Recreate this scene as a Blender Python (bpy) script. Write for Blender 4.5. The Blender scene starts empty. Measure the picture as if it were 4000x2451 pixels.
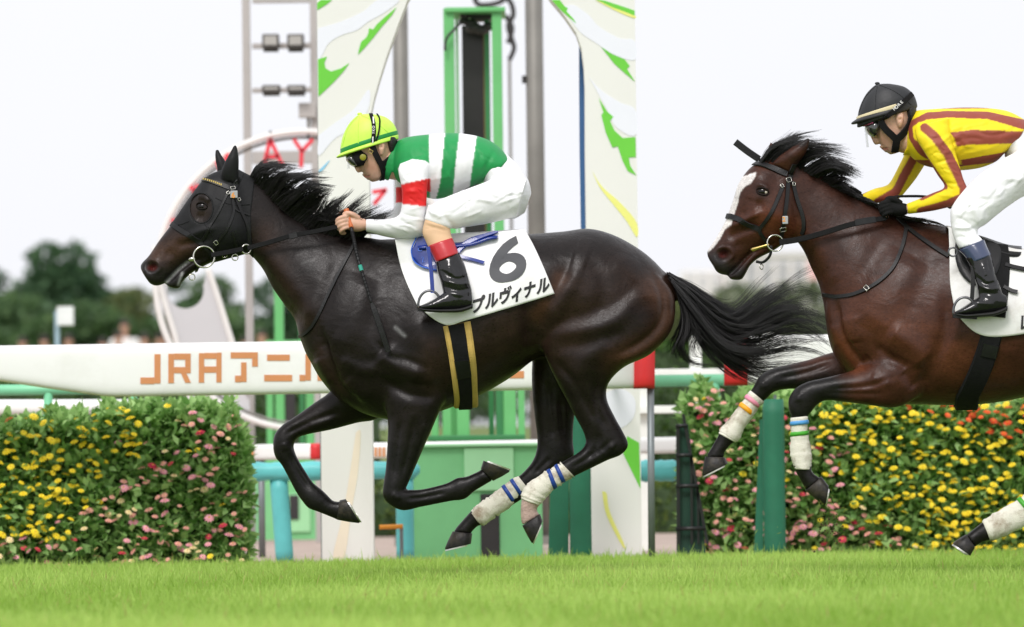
import bpy, math, random
import numpy as np
from mathutils import Vector, Matrix
from mathutils.bvhtree import BVHTree

# ------------------------------------------------------------------ camera, sky, sun, exposure
SC = bpy.context.scene
COL = SC.collection
CAM_H = 0.50            # the photographer sits low beside the turf
FPX = 27000.0           # focal length in photograph pixels (4000 px wide)
HOR = 1830.0            # picture row of the horizon
PITCH = math.atan((HOR - 1225.5) / FPX)
ROLL = math.radians(0.7)
cam_d = bpy.data.cameras.new('camera')
cam = bpy.data.objects.new('camera', cam_d)
COL.objects.link(cam)
cam_d.sensor_width = 36.0
cam_d.lens = 36.0 * FPX / 4000.0
cam_d.clip_start = 0.5
cam_d.clip_end = 3000
cam.location = (0, 0, CAM_H)
cam.rotation_euler = (Matrix.Rotation(math.pi / 2 + PITCH, 3, 'X') @ Matrix.Rotation(-ROLL, 3, 'Z')).to_euler()
cam_d.dof.use_dof = True
cam_d.dof.focus_distance = 29.75
cam_d.dof.aperture_fstop = 4.6
SC.camera = cam

SUN_EL, SUN_AZ = math.radians(46), math.radians(196)   # high, a little behind the photographer
world = bpy.data.worlds.new('World')
SC.world = world
world.use_nodes = True
wn, wl = world.node_tree.nodes, world.node_tree.links
wn.clear()
sky = wn.new('ShaderNodeTexSky')
sky.sky_type = 'NISHITA'
sky.sun_disc = False
sky.sun_elevation = SUN_EL
sky.sun_rotation = SUN_AZ
sky.air_density = 1.0
sky.dust_density = 4.0
hs = wn.new('ShaderNodeHueSaturation')
hs.inputs['Saturation'].default_value = 0.35
wl.new(sky.outputs[0], hs.inputs['Color'])
# an even layer of pale cloud over that sky
tc = wn.new('ShaderNodeTexCoord')
nz = wn.new('ShaderNodeTexNoise')
nz.inputs['Scale'].default_value = 2.2
nz.inputs['Detail'].default_value = 5
wl.new(tc.outputs['Generated'], nz.inputs['Vector'])
cr = wn.new('ShaderNodeValToRGB')
cr.color_ramp.elements[0].position = 0.3
cr.color_ramp.elements[0].color = (7.75, 7.85, 8.35, 1)
cr.color_ramp.elements[1].position = 0.62
cr.color_ramp.elements[1].color = (8.5, 8.5, 8.8, 1)
wl.new(nz.outputs['Fac'], cr.inputs['Fac'])
mx = wn.new('ShaderNodeMix')
mx.data_type = 'RGBA'
mx.inputs['Factor'].default_value = 0.86
wl.new(hs.outputs[0], mx.inputs['A'])
wl.new(cr.outputs['Color'], mx.inputs['B'])
bg = wn.new('ShaderNodeBackground')
bg.inputs['Strength'].default_value = 0.10
wl.new(mx.outputs['Result'], bg.inputs['Color'])
wo = wn.new('ShaderNodeOutputWorld')
wl.new(bg.outputs[0], wo.inputs['Surface'])

sun_d = bpy.data.lights.new('sun', 'SUN')
sun = bpy.data.objects.new('sun', sun_d)
COL.objects.link(sun)
sun_d.energy = 1.5
sun_d.angle = math.radians(18)
sun_d.color = (1.0, 0.955, 0.94)
_sd = Vector((math.sin(SUN_AZ) * math.cos(SUN_EL), math.cos(SUN_AZ) * math.cos(SUN_EL), math.sin(SUN_EL)))
sun.rotation_euler = _sd.to_track_quat('Z', 'Y').to_euler()
sun.location = (0, 0, 40)

SC.view_settings.view_transform = 'Standard'
SC.view_settings.look = 'None'
SC.view_settings.exposure = 0.42
SC.view_settings.gamma = 1.0
SC.view_settings.use_curve_mapping = False
SC.cycles.max_bounces = 6
SC.cycles.diffuse_bounces = 3
SC.cycles.glossy_bounces = 3
SC.cycles.transparent_max_bounces = 8

# ------------------------------------------------------------------ helpers
_cr, _sr = math.cos(ROLL), math.sin(ROLL)
_cp, _sp = math.cos(PITCH), math.sin(PITCH)
CAMV = np.array((0.0, 0.0, CAM_H))

def P(px, py, Y):
    """photograph pixel (4000 px wide) at distance Y from the camera -> world point"""
    dx, dy = px - 2000.0, 1225.5 - py
    tx, ty = dx * _cr + dy * _sr, -dx * _sr + dy * _cr
    fwd, up = FPX * _cp - ty * _sp, FPX * _sp + ty * _cp
    return np.array((tx * Y / fwd, Y, CAM_H + up * Y / fwd))

def Q(v):
    """world points (n,3) -> photograph pixels (n,2)"""
    v = np.asarray(v, float)
    x, y, z = v[:, 0], v[:, 1], v[:, 2] - CAM_H
    fwd, up = y * _cp + z * _sp, -y * _sp + z * _cp
    tx, ty = x / fwd * FPX, up / fwd * FPX
    dx, dy = tx * _cr - ty * _sr, tx * _sr + ty * _cr
    return np.stack((dx + 2000.0, 1225.5 - dy), 1)

def ground_py(px, Y):
    """picture row of the ground at distance Y"""
    x = (px - 2000) * Y / FPX
    return Q(np.array([[x, Y, 0.0]]))[0, 1]

def rng(seed):
    return np.random.default_rng(seed)

def srgb(r, g, b):
    f = lambda c: (c / 255.0) / 12.92 if c <= 10 else (((c / 255.0) + 0.055) / 1.055) ** 2.4
    return (f(r), f(g), f(b), 1.0)

def world_org(o):
    v = Vector((0, 0, 0))
    while o is not None:
        v += o.location
        o = o.parent
    return np.array(v)

def tag(o, label=None, cat=None, group=None, kind=None):
    if label: o['label'] = label
    if cat: o['category'] = cat
    if group: o['group'] = group
    if kind: o['kind'] = kind
    return o

def empty(name, loc, label=None, cat=None, group=None):
    o = bpy.data.objects.new(name, None)
    COL.objects.link(o)
    o.location = tuple(float(c) for c in loc)
    o.empty_display_size = 0.1
    return tag(o, label, cat, group)

def raw_mesh(name, V, F, smooth=False):
    me = bpy.data.meshes.new(name)
    V = np.asarray(V, np.float32)
    if isinstance(F, np.ndarray):
        k = F.shape[1]
        me.vertices.add(len(V)); me.vertices.foreach_set('co', V.ravel())
        me.loops.add(F.size); me.loops.foreach_set('vertex_index', F.astype(np.int32).ravel())
        me.polygons.add(len(F))
        me.polygons.foreach_set('loop_start', np.arange(0, F.size, k, dtype=np.int32))
        me.polygons.foreach_set('loop_total', np.full(len(F), k, np.int32))
        me.update(calc_edges=True)
    else:
        me.from_pydata(V.tolist(), [], [tuple(int(i) for i in f) for f in F])
        me.update()
    if smooth:
        me.polygons.foreach_set('use_smooth', np.ones(len(me.polygons), bool))
    return me

def mobj(name, V, F, mat, parent=None, smooth=False, colors=None, bevel=0.0):
    """one mesh object; V in world coordinates"""
    V = np.asarray(V, float)
    if parent is not None:
        V = V - world_org(parent)
    me = raw_mesh(name, V, F, smooth)
    if colors is not None:
        a = me.color_attributes.new('pigment', 'FLOAT_COLOR', 'POINT')
        c = np.ones((len(V), 4), np.float32); c[:, :3] = colors[:, :3]
        a.data.foreach_set('color', c.ravel())
    me.materials.append(mat)
    o = bpy.data.objects.new(name, me)
    COL.objects.link(o)
    o.parent = parent
    if bevel > 0:
        m = o.modifiers.new('bevel', 'BEVEL'); m.width = bevel; m.segments = 3; m.limit_method = 'ANGLE'
        me.polygons.foreach_set('use_smooth', np.ones(len(me.polygons), bool))
        m2 = o.modifiers.new('wn', 'WEIGHTED_NORMAL'); m2.keep_sharp = True
    return o

def join_geo(parts):
    Vs, Fs, n = [], [], 0
    for V, F in parts:
        Vs.append(np.asarray(V, float)); Fs += [tuple(int(i) + n for i in f) for f in F]; n += len(V)
    return np.concatenate(Vs), Fs

def g_box(c, s):
    c = np.asarray(c, float); s = np.asarray(s, float) / 2
    V = np.array([[x, y, z] for x in (-1, 1) for y in (-1, 1) for z in (-1, 1)], float) * s + c
    F = [(0, 1, 3, 2), (4, 6, 7, 5), (0, 4, 5, 1), (2, 3, 7, 6), (0, 2, 6, 4), (1, 5, 7, 3)]
    return V, F

def g_pxbox(x0, y0, x1, y1, Y, depth):
    """upright box whose front face covers the picture rectangle at distance Y (corners follow the level, not the roll)"""
    a, b = P(x0, (y0 + y1) / 2, Y), P(x1, (y0 + y1) / 2, Y)
    t, u = P((x0 + x1) / 2, y0, Y), P((x0 + x1) / 2, y1, Y)
    return g_box(((a[0] + b[0]) / 2, Y + depth / 2, (t[2] + u[2]) / 2), (b[0] - a[0], depth, t[2] - u[2]))

def g_bar(a, b, w, d):
    """straight bar between two points, w across the view, d along y"""
    a, b = np.asarray(a, float), np.asarray(b, float)
    t = (b - a) / np.linalg.norm(b - a)
    s = np.array((0, 1.0, 0)) if abs(t[1]) < 0.9 else np.array((1.0, 0, 0))
    u = np.cross(t, s); u /= np.linalg.norm(u); s = np.cross(u, t)
    V = []
    for p in (a, b):
        for i, j in ((-1, -1), (1, -1), (1, 1), (-1, 1)):
            V.append(p + u * i * w / 2 + s * j * d / 2)
    F = [(0, 1, 2, 3), (7, 6, 5, 4)] + [(i, i + 4, (i + 1) % 4 + 4, (i + 1) % 4) for i in range(4)]
    return np.array(V), F

def spline(pts, n):
    """Catmull-Rom through pts (k,d) sampled at n points"""
    p = np.asarray(pts, float)
    if len(p) == 2:
        t = np.linspace(0, 1, n)[:, None]
        return p[0] * (1 - t) + p[1] * t
    e = np.vstack((2 * p[0] - p[1], p, 2 * p[-1] - p[-2]))
    t = np.linspace(0, len(p) - 1 - 1e-9, n)
    i = t.astype(int); f = (t - i)[:, None]
    p0, p1, p2, p3 = e[i], e[i + 1], e[i + 2], e[i + 3]
    return 0.5 * (2 * p1 + (p2 - p0) * f + (2 * p0 - 5 * p1 + 4 * p2 - p3) * f ** 2 + (3 * p1 - p0 - 3 * p2 + p3) * f ** 3)

def frames(pts):
    pts = np.asarray(pts, float)
    T = np.gradient(pts, axis=0)
    T /= np.linalg.norm(T, axis=1)[:, None] + 1e-12
    u = np.cross(T[0], (0.13, 0.9, 0.2)); u /= np.linalg.norm(u)
    U = []
    for t in T:
        u = u - t * np.dot(u, t); u /= np.linalg.norm(u) + 1e-12
        U.append(u)
    U = np.array(U)
    return T, U, np.cross(T, U)

def g_tube(pts, r, n=8, cap=True):
    pts = np.asarray(pts, float); k = len(pts)
    r = np.broadcast_to(np.asarray(r, float), (k,))
    T, U, W = frames(pts)
    a = np.linspace(0, 2 * math.pi, n, endpoint=False)
    V = (pts[:, None] + r[:, None, None] * (np.cos(a)[None, :, None] * U[:, None] + np.sin(a)[None, :, None] * W[:, None])).reshape(-1, 3)
    F = [(i * n + j, i * n + (j + 1) % n, (i + 1) * n + (j + 1) % n, (i + 1) * n + j) for i in range(k - 1) for j in range(n)]
    if cap:
        F.append(tuple(range(n))[::-1]); F.append(tuple((k - 1) * n + j for j in range(n)))
    return V, F

def g_prism(poly3, dvec):
    """closed outline (n,3) pushed along dvec"""
    a = np.asarray(poly3, float); n = len(a)
    V = np.vstack((a, a + np.asarray(dvec, float)))
    F = [tuple(range(n)), tuple(range(2 * n - 1, n - 1, -1))] + [(i, i + n, (i + 1) % n + n, (i + 1) % n) for i in range(n)]
    return V, F

def g_sphere(c, r, nu=16, nv=10, scale=(1, 1, 1)):
    V, F = [], []
    for i in range(nv + 1):
        th = math.pi * i / nv
        for j in range(nu):
            ph = 2 * math.pi * j / nu
            V.append((math.sin(th) * math.cos(ph), math.sin(th) * math.sin(ph), math.cos(th)))
    V = np.array(V) * np.array(scale) * r + np.asarray(c, float)
    for i in range(nv):
        for j in range(nu):
            F.append((i * nu + j, (i + 1) * nu + j, (i + 1) * nu + (j + 1) % nu, i * nu + (j + 1) % nu))
    return V, F

def g_torus(c, ax1, ax2, R, r, n=28, m=8):
    c, ax1, ax2 = (np.asarray(q, float) for q in (c, ax1, ax2))
    a = np.linspace(0, 2 * math.pi, n, endpoint=False)
    nrm = np.cross(ax1, ax2)
    V, F = [], []
    for t in a:
        d = math.cos(t) * ax1 + math.sin(t) * ax2
        for s in np.linspace(0, 2 * math.pi, m, endpoint=False):
            V.append(c + d * (R + r * math.cos(s)) + nrm * r * math.sin(s))
    for i in range(n):
        for j in range(m):
            F.append((i * m + j, ((i + 1) % n) * m + j, ((i + 1) % n) * m + (j + 1) % m, i * m + (j + 1) % m))
    return np.array(V), F

def g_ribbon(pts, nrm, width, thick):
    """flat strap: pts (k,3), nrm (k,3) outward, width scalar or (k,)"""
    pts = np.asarray(pts, float); nrm = np.asarray(nrm, float); k = len(pts)
    T = np.gradient(pts, axis=0); T /= np.linalg.norm(T, axis=1)[:, None] + 1e-12
    S = np.cross(T, nrm); S /= np.linalg.norm(S, axis=1)[:, None] + 1e-12
    N = np.cross(S, T)
    w = np.broadcast_to(np.asarray(width, float), (k,))[:, None] / 2
    V = np.stack((pts - S * w, pts + S * w, pts + S * w * 0.86 + N * thick, pts - S * w * 0.86 + N * thick), 1).reshape(-1, 3)
    F = [(i * 4 + j, i * 4 + (j + 1) % 4, (i + 1) * 4 + (j + 1) % 4, (i + 1) * 4 + j) for i in range(k - 1) for j in range(4)]
    F += [(3, 2, 1, 0), tuple((k - 1) * 4 + j for j in range(4))]
    return V, F

# ---- lofted bodies: each station is (edge A px, edge B px, half width m[, lateral offset m[, egg]])
def g_loft(stations, Y0, dens=3, n=24):
    st = []
    for s in stations:
        (ax, ay), (bx, by), w = s[0], s[1], s[2]
        off = s[3] if len(s) > 3 else 0.0
        egg = s[4] if len(s) > 4 else 0.0
        st.append((ax, ay, bx, by, w, off, egg))
    st = np.array(st, float)
    k = (len(st) - 1) * dens + 1
    s = spline(st, k)
    th = np.linspace(0, 2 * math.pi, n, endpoint=False)
    rings = []
    for ax, ay, bx, by, w, off, egg in s:
        A, B = P(ax, ay, Y0 + off), P(bx, by, Y0 + off)
        c, h = (A + B) / 2, (A - B) / 2
        ring = c + np.cos(th)[:, None] * h
        ring[:, 1] += np.sin(th) * max(w, 0.002) * (1 - egg * np.cos(th))
        rings.append(ring)
    V = np.concatenate(rings)
    F = [(i * n + j, i * n + (j + 1) % n, (i + 1) * n + (j + 1) % n, (i + 1) * n + j) for i in range(k - 1) for j in range(n)]
    c0, c1 = len(V), len(V) + 1
    V = np.vstack((V, rings[0].mean(0), rings[-1].mean(0)))
    F += [(c0, (j + 1) % n, j) for j in range(n)] + [(c1, (k - 1) * n + j, (k - 1) * n + (j + 1) % n) for j in range(n)]
    return V, F

def voxel_union(parts, voxel):
    V, F = join_geo(parts)
    me = bpy.data.meshes.new('tmp'); me.from_pydata(V.tolist(), [], F); me.update()
    o = bpy.data.objects.new('tmp', me); COL.objects.link(o)
    import bmesh
    bm = bmesh.new(); bm.from_mesh(me); bmesh.ops.recalc_face_normals(bm, faces=bm.faces); bm.to_mesh(me); bm.free()
    m = o.modifiers.new('r', 'REMESH'); m.mode = 'VOXEL'; m.voxel_size = voxel; m.adaptivity = 0
    dg = bpy.context.evaluated_depsgraph_get(); dg.update()
    ev = o.evaluated_get(dg); em = ev.to_mesh()
    n = len(em.vertices); V = np.empty(n * 3, np.float32); em.vertices.foreach_get('co', V)
    tot = np.empty(len(em.polygons), np.int32); em.polygons.foreach_get('loop_total', tot)
    L = np.empty(len(em.loops), np.int32); em.loops.foreach_get('vertex_index', L)
    assert (tot == 4).all()
    F = L.reshape(-1, 4).copy()
    ev.to_mesh_clear(); bpy.data.objects.remove(o); bpy.data.meshes.remove(me)
    return V.reshape(-1, 3).astype(float), F

def edges_of(F):
    e = np.concatenate([F[:, [i, (i + 1) % 4]] for i in range(4)])
    e.sort(axis=1)
    return np.unique(e, axis=0)

def lap_smooth(V, E, it, lam=0.5, mu=None, w=None):
    n = len(V)
    a, b = E[:, 0], E[:, 1]
    deg = np.bincount(a, minlength=n) + np.bincount(b, minlength=n)
    for k in range(it):
        for f in ((lam, mu) if mu is not None else (lam,)):
            d = np.empty_like(V)
            for c in range(3):
                s = np.bincount(a, V[b, c], n) + np.bincount(b, V[a, c], n)
                d[:, c] = s / deg - V[:, c]
            V = V + d * (f if w is None else (f * w)[:, None])
    return V

def smooth_scalar(x, E, it):
    n = len(x); a, b = E[:, 0], E[:, 1]
    deg = np.bincount(a, minlength=n) + np.bincount(b, minlength=n)
    for k in range(it):
        x = 0.5 * x + 0.5 * (np.bincount(a, x[b], n) + np.bincount(b, x[a], n)) / deg
    return x

def vnormals(V, F):
    d1, d2 = V[F[:, 2]] - V[F[:, 0]], V[F[:, 3]] - V[F[:, 1]]
    fn = np.cross(d1, d2)
    N = np.zeros_like(V)
    for i in range(4):
        for c in range(3):
            N[:, c] += np.bincount(F[:, i], fn[:, c], len(V))
    return N / (np.linalg.norm(N, axis=1)[:, None] + 1e-12)

def poly_dist(uv, line):
    """distance of pixels (n,2) to a polyline, and the fraction along it"""
    line = np.asarray(line, float)
    best = np.full(len(uv), 1e9); at = np.zeros(len(uv))
    m = len(line) - 1
    if m == 0:
        return np.linalg.norm(uv - line[0], axis=1), at
    for i in range(m):
        a, d = line[i], line[i + 1] - line[i]
        t = np.clip(((uv - a) @ d) / (d @ d + 1e-9), 0, 1)
        q = np.linalg.norm(uv - a - t[:, None] * d, axis=1)
        k = q < best
        best[k] = q[k]; at[k] = (i + t[k]) / m
    return best, at

def inside(uv, poly):
    poly = np.asarray(poly, float); x, y = uv[:, 0], uv[:, 1]
    r = np.zeros(len(uv), bool); j = len(poly) - 1
    for i in range(len(poly)):
        xi, yi = poly[i]; xj, yj = poly[j]
        c = ((yi > y) != (yj > y)) & (x < (xj - xi) * (y - yi) / (yj - yi + 1e-12) + xi)
        r ^= c; j = i
    return r

def strokes(V, F, lst, side=None):
    """relief: each stroke = (polyline px, width px, height m[, lateral range]) pushed along the normal where the skin faces sideways"""
    uv = Q(V); N = vnormals(V, F)
    facing = np.clip(np.abs(N[:, 1]) * 1.25 - 0.12, 0, 1)
    D = np.zeros(len(V))
    for s in lst:
        line, w, a = np.asarray(s[0], float), s[1], s[2]
        lo, hi = line.min(0) - 3 * w, line.max(0) + 3 * w
        k = np.where((uv[:, 0] > lo[0]) & (uv[:, 0] < hi[0]) & (uv[:, 1] > lo[1]) & (uv[:, 1] < hi[1]))[0]
        if len(s) > 3 and s[3] is not None:
            k = k[(V[k, 1] > s[3][0]) & (V[k, 1] < s[3][1])]
        if len(k) == 0:
            continue
        d, t = poly_dist(uv[k], spline(line, max(2, 6 * len(line))) if len(line) > 2 else line)
        fade = np.clip(np.minimum(t, 1 - t) * 5 + 0.25, 0, 1) if len(line) > 1 else 1.0
        D[k] += a * np.exp(-(d / w) ** 2) * fade * (facing[k] if not (len(s) > 4 and s[4]) else 1.0)
    return V + N * D[:, None]

def wrinkles(poly, n, ang, seed, ln=(35, 90), w=(4, 8), a=.003, spread=.35):
    """random cloth folds inside a pixel outline, running roughly along ang (degrees, picture)"""
    R = rng(seed); poly = np.asarray(poly, float); lo, hi = poly.min(0), poly.max(0); out = []
    while len(out) < n:
        c = R.uniform(lo, hi)
        if not inside(c[None], poly)[0]: continue
        t = math.radians(ang) + R.normal(0, spread); L = R.uniform(*ln); d = np.array((math.cos(t), math.sin(t))) * L / 2; k = np.array((-d[1], d[0])) * R.normal(0, .25)
        out.append(([tuple(c - d), tuple(c + k), tuple(c + d)], R.uniform(*w), a * R.choice((-1, 1)) * R.uniform(.5, 1.2)))
    return out

def bvh_of(V, F):
    return BVHTree.FromPolygons([tuple(v) for v in V.tolist()], [tuple(f) for f in F.tolist()])

def hit(bvh, px, py, Yfall, lift=0.0):
    """first surface seen at a pixel -> point, outward normal"""
    d = P(px, py, 30.0) - CAMV; d /= np.linalg.norm(d)
    r = bvh.ray_cast(Vector(CAMV + d * 20), Vector(d), 25)
    if r[0] is None:
        if Yfall is None: return None, None
        return P(px, py, Yfall), np.array((0, -1.0, 0))
    n = np.array(r[1])
    if n @ d > 0: n = -n
    return np.array(r[0]) + n * lift, n

def strap(bvh, pts, width, thick, Yfall, lift=0.003, n=None, smoothY=2):
    p2 = spline(pts, n or max(6, len(pts) * 6))
    PT, NM = [], []
    for x, y in p2:
        a, b = hit(bvh, x, y, None, lift)
        if a is None: continue
        PT.append(a); NM.append(b)
    if len(PT) < 3:
        PT = [P(x, y, Yfall) for x, y in p2]; NM = [(0, -1.0, 0)] * len(PT)
    PT, NM = np.array(PT), np.array(NM)
    for _ in range(smoothY):
        PT[1:-1] = (PT[:-2] + 2 * PT[1:-1] + PT[2:]) / 4
        NM[1:-1] = (NM[:-2] + 2 * NM[1:-1] + NM[2:]) / 4
    return g_ribbon(PT, NM, width, thick)

def shell(V, F, sel, off, snap=None):
    """copy of the selected faces lifted off the surface, with a turned-in rim"""
    N = vnormals(V, F)
    Fs = F[sel]
    ids, inv = np.unique(Fs, return_inverse=True)
    Fn = inv.reshape(-1, 4)
    Vo = V[ids] + N[ids] * off
    e = np.concatenate([Fn[:, [i, (i + 1) % 4]] for i in range(4)])
    es = np.sort(e, axis=1)
    u, idx, cnt = np.unique(es, axis=0, return_index=True, return_counts=True)
    be = e[idx[cnt == 1]]
    bv = np.unique(be)
    if snap is not None:
        uv = Q(Vo[bv])
        for line, maxd in snap:
            d, t = poly_dist(uv, line)
            line = np.asarray(line, float); m = len(line) - 1
            for q in np.where(d < maxd)[0]:
                i = min(int(t[q] * m), m - 1); f = t[q] * m - i
                tgt = line[i] * (1 - f) + line[i + 1] * f
                Vo[bv[q]] = P(tgt[0], tgt[1], Vo[bv[q], 1])
    nb = len(Vo)
    mp = -np.ones(nb, int); mp[bv] = nb + np.arange(len(bv))
    Vi = Vo[bv] - N[ids[bv]] * off * 1.6
    rim = np.stack((be[:, 1], be[:, 0], mp[be[:, 0]], mp[be[:, 1]]), 1)
    return np.vstack((Vo, Vi)), np.vstack((Fn, rim))

# ---- hair: guides are pixel polylines with lateral offsets; strands are thin three-sided tapering tubes
def hair(guides, Y0, n, seed, r0=0.0022, seg=9, jit=8.0, clump=26, ysp=0.02, tipfan=1.0, sink=None, tight=.07, loose=.26):
    R = rng(seed)
    G = np.array([np.column_stack((spline(np.asarray(g, float)[:, :2], seg + 1),)) for g in guides])
    if sink: G[:, :, :] += (np.array(sink)[None, None] * (1 - np.linspace(0, 1, seg + 1))[None, :, None] ** 2)
    k = len(G)
    # clumps share an offset so that the hair breaks into locks
    ct = R.uniform(0, k - 1, clump); co = R.normal(0, jit * 1.6, (clump, 2)); cl = R.uniform(0.62, 1.15, clump); cy = R.normal(0, ysp, clump)
    ci = R.integers(0, clump, n)
    fly = R.random(n) < loose
    t = np.clip(ct[ci] + R.normal(0, 1, n) * np.where(fly, .22, tight), 0, k - 1.001)
    i = t.astype(int); f = (t - i)[:, None, None]
    C = G[i] * (1 - f) + G[i + 1] * f
    s = np.linspace(0, 1, seg + 1)
    L = cl[ci] * R.uniform(0.72, 1.08, n)
    # shorten / lengthen along own curve
    u = np.clip(s[None] * L[:, None], 0, 1.15) * seg
    ii = np.minimum(u.astype(int), seg - 1); ff = (u - ii)[..., None]
    rows = np.arange(n)[:, None]
    C = C[rows, ii] * (1 - ff) + C[rows, ii + 1] * ff
    wob = R.normal(0, jit * 0.5, (n, 1, 2)) * np.where(fly, 1.0, .36)[:, None, None] * (0.4 + 0.6 * s[None, :, None]) + co[ci][:, None] * (s ** 1.4)[None, :, None] * tipfan
    ph = R.uniform(0, 6.28, clump)[ci] + R.normal(0, 0.18, n)
    wave = np.stack((np.sin(s[None] * 7 + ph[:, None]), np.cos(s[None] * 6 + ph[:, None] * 1.7)), 2) * jit * 0.55 * s[None, :, None]
    C = C + wob + wave
    Y = Y0 + (cy[ci][:, None] + R.normal(0, ysp * 0.5, (n, 1))) * (0.35 + s[None])
    pts = np.empty((n, seg + 1, 3))
    for q in range(seg + 1):
        for m in range(1):
            X = C[:, q]
        dx, dy = X[:, 0] - 2000.0, 1225.5 - X[:, 1]
        tx, ty = dx * _cr + dy * _sr, -dx * _sr + dy * _cr
        fwd, up = FPX * _cp - ty * _sp, FPX * _sp + ty * _cp
        pts[:, q, 0] = tx * Y[:, q] / fwd; pts[:, q, 1] = Y[:, q]; pts[:, q, 2] = CAM_H + up * Y[:, q] / fwd
    T = np.gradient(pts, axis=1); T /= np.linalg.norm(T, axis=2, keepdims=True) + 1e-9
    U = np.cross(T, np.array((0.1, 1.0, 0.05))); U /= np.linalg.norm(U, axis=2, keepdims=True) + 1e-9
    W = np.cross(T, U)
    rad = (r0 * R.uniform(0.6, 1.3, n))[:, None] * (1 - 0.85 * s ** 1.5)[None]
    V = np.empty((n, seg + 1, 3, 3))
    for a in range(3):
        an = a * 2.0944
        V[:, :, a] = pts + rad[..., None] * (math.cos(an) * U + math.sin(an) * W)
    base = (np.arange(n) * (seg + 1) * 3)[:, None, None]
    q = (np.arange(seg) * 3)[None, :, None]
    a0 = np.arange(3)[None, None]; a1 = (np.arange(3) + 1)[None, None] % 3
    F = np.stack((base + q + a0, base + q + a1, base + q + 3 + a1, base + q + 3 + a0), -1).reshape(-1, 4)
    return V.reshape(-1, 3), F

# ---- materials
def _principled(name):
    m = bpy.data.materials.new(name); m.use_nodes = True
    nt = m.node_tree
    return m, nt, nt.nodes['Principled BSDF']

def mat(name, col, rough=0.5, var=0.06, scale=8.0, bump=0.0, bscale=60.0, metal=0.0, coat=0.0, spec=0.5, dirt=None, dscale=5.0, damt=0.5, sheen=0.0, sss=0.0):
    """plain pigment with a little uneven tone, fine relief and optional stains"""
    m, nt, b = _principled(name)
    nd, ln = nt.nodes, nt.links
    tcn = nd.new('ShaderNodeTexCoord')
    nz = nd.new('ShaderNodeTexNoise'); nz.inputs['Scale'].default_value = scale; nz.inputs['Detail'].default_value = 5
    ln.new(tcn.outputs['Object'], nz.inputs['Vector'])
    hsv = nd.new('ShaderNodeHueSaturation'); hsv.inputs['Color'].default_value = col
    mp = nd.new('ShaderNodeMapRange'); mp.inputs['From Min'].default_value = 0.3; mp.inputs['From Max'].default_value = 0.7
    mp.inputs['To Min'].default_value = 1 - var; mp.inputs['To Max'].default_value = 1 + var
    ln.new(nz.outputs['Fac'], mp.inputs['Value']); ln.new(mp.outputs[0], hsv.inputs['Value'])
    out = hsv.outputs[0]
    if dirt is not None:
        n2 = nd.new('ShaderNodeTexNoise'); n2.inputs['Scale'].default_value = dscale; n2.inputs['Detail'].default_value = 8; n2.inputs['Roughness'].default_value = 0.7
        ln.new(tcn.outputs['Object'], n2.inputs['Vector'])
        r2 = nd.new('ShaderNodeMapRange'); r2.inputs['From Min'].default_value = 0.48; r2.inputs['From Max'].default_value = 0.66; r2.inputs['To Max'].default_value = damt
        ln.new(n2.outputs['Fac'], r2.inputs['Value'])
        mxn = nd.new('ShaderNodeMix'); mxn.data_type = 'RGBA'; mxn.inputs['B'].default_value = dirt
        ln.new(r2.outputs[0], mxn.inputs['Factor']); ln.new(out, mxn.inputs['A']); out = mxn.outputs['Result']
    ln.new(out, b.inputs['Base Color'])
    b.inputs['Roughness'].default_value = rough
    b.inputs['Metallic'].default_value = metal
    b.inputs['Coat Weight'].default_value = coat
    b.inputs['Specular IOR Level'].default_value = spec
    if sheen: b.inputs['Sheen Weight'].default_value = sheen
    if sss:
        b.inputs['Subsurface Weight'].default_value = sss; b.inputs['Subsurface Radius'].default_value = (0.012, 0.005, 0.003); b.inputs['Subsurface Scale'].default_value = 1.0
    if bump:
        n3 = nd.new('ShaderNodeTexNoise'); n3.inputs['Scale'].default_value = bscale; n3.inputs['Detail'].default_value = 3
        ln.new(tcn.outputs['Object'], n3.inputs['Vector'])
        bp = nd.new('ShaderNodeBump'); bp.inputs['Strength'].default_value = bump; bp.inputs['Distance'].default_value = 0.01
        ln.new(n3.outputs['Fac'], bp.inputs['Height']); ln.new(bp.outputs[0], b.inputs['Normal'])
    return m

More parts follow.
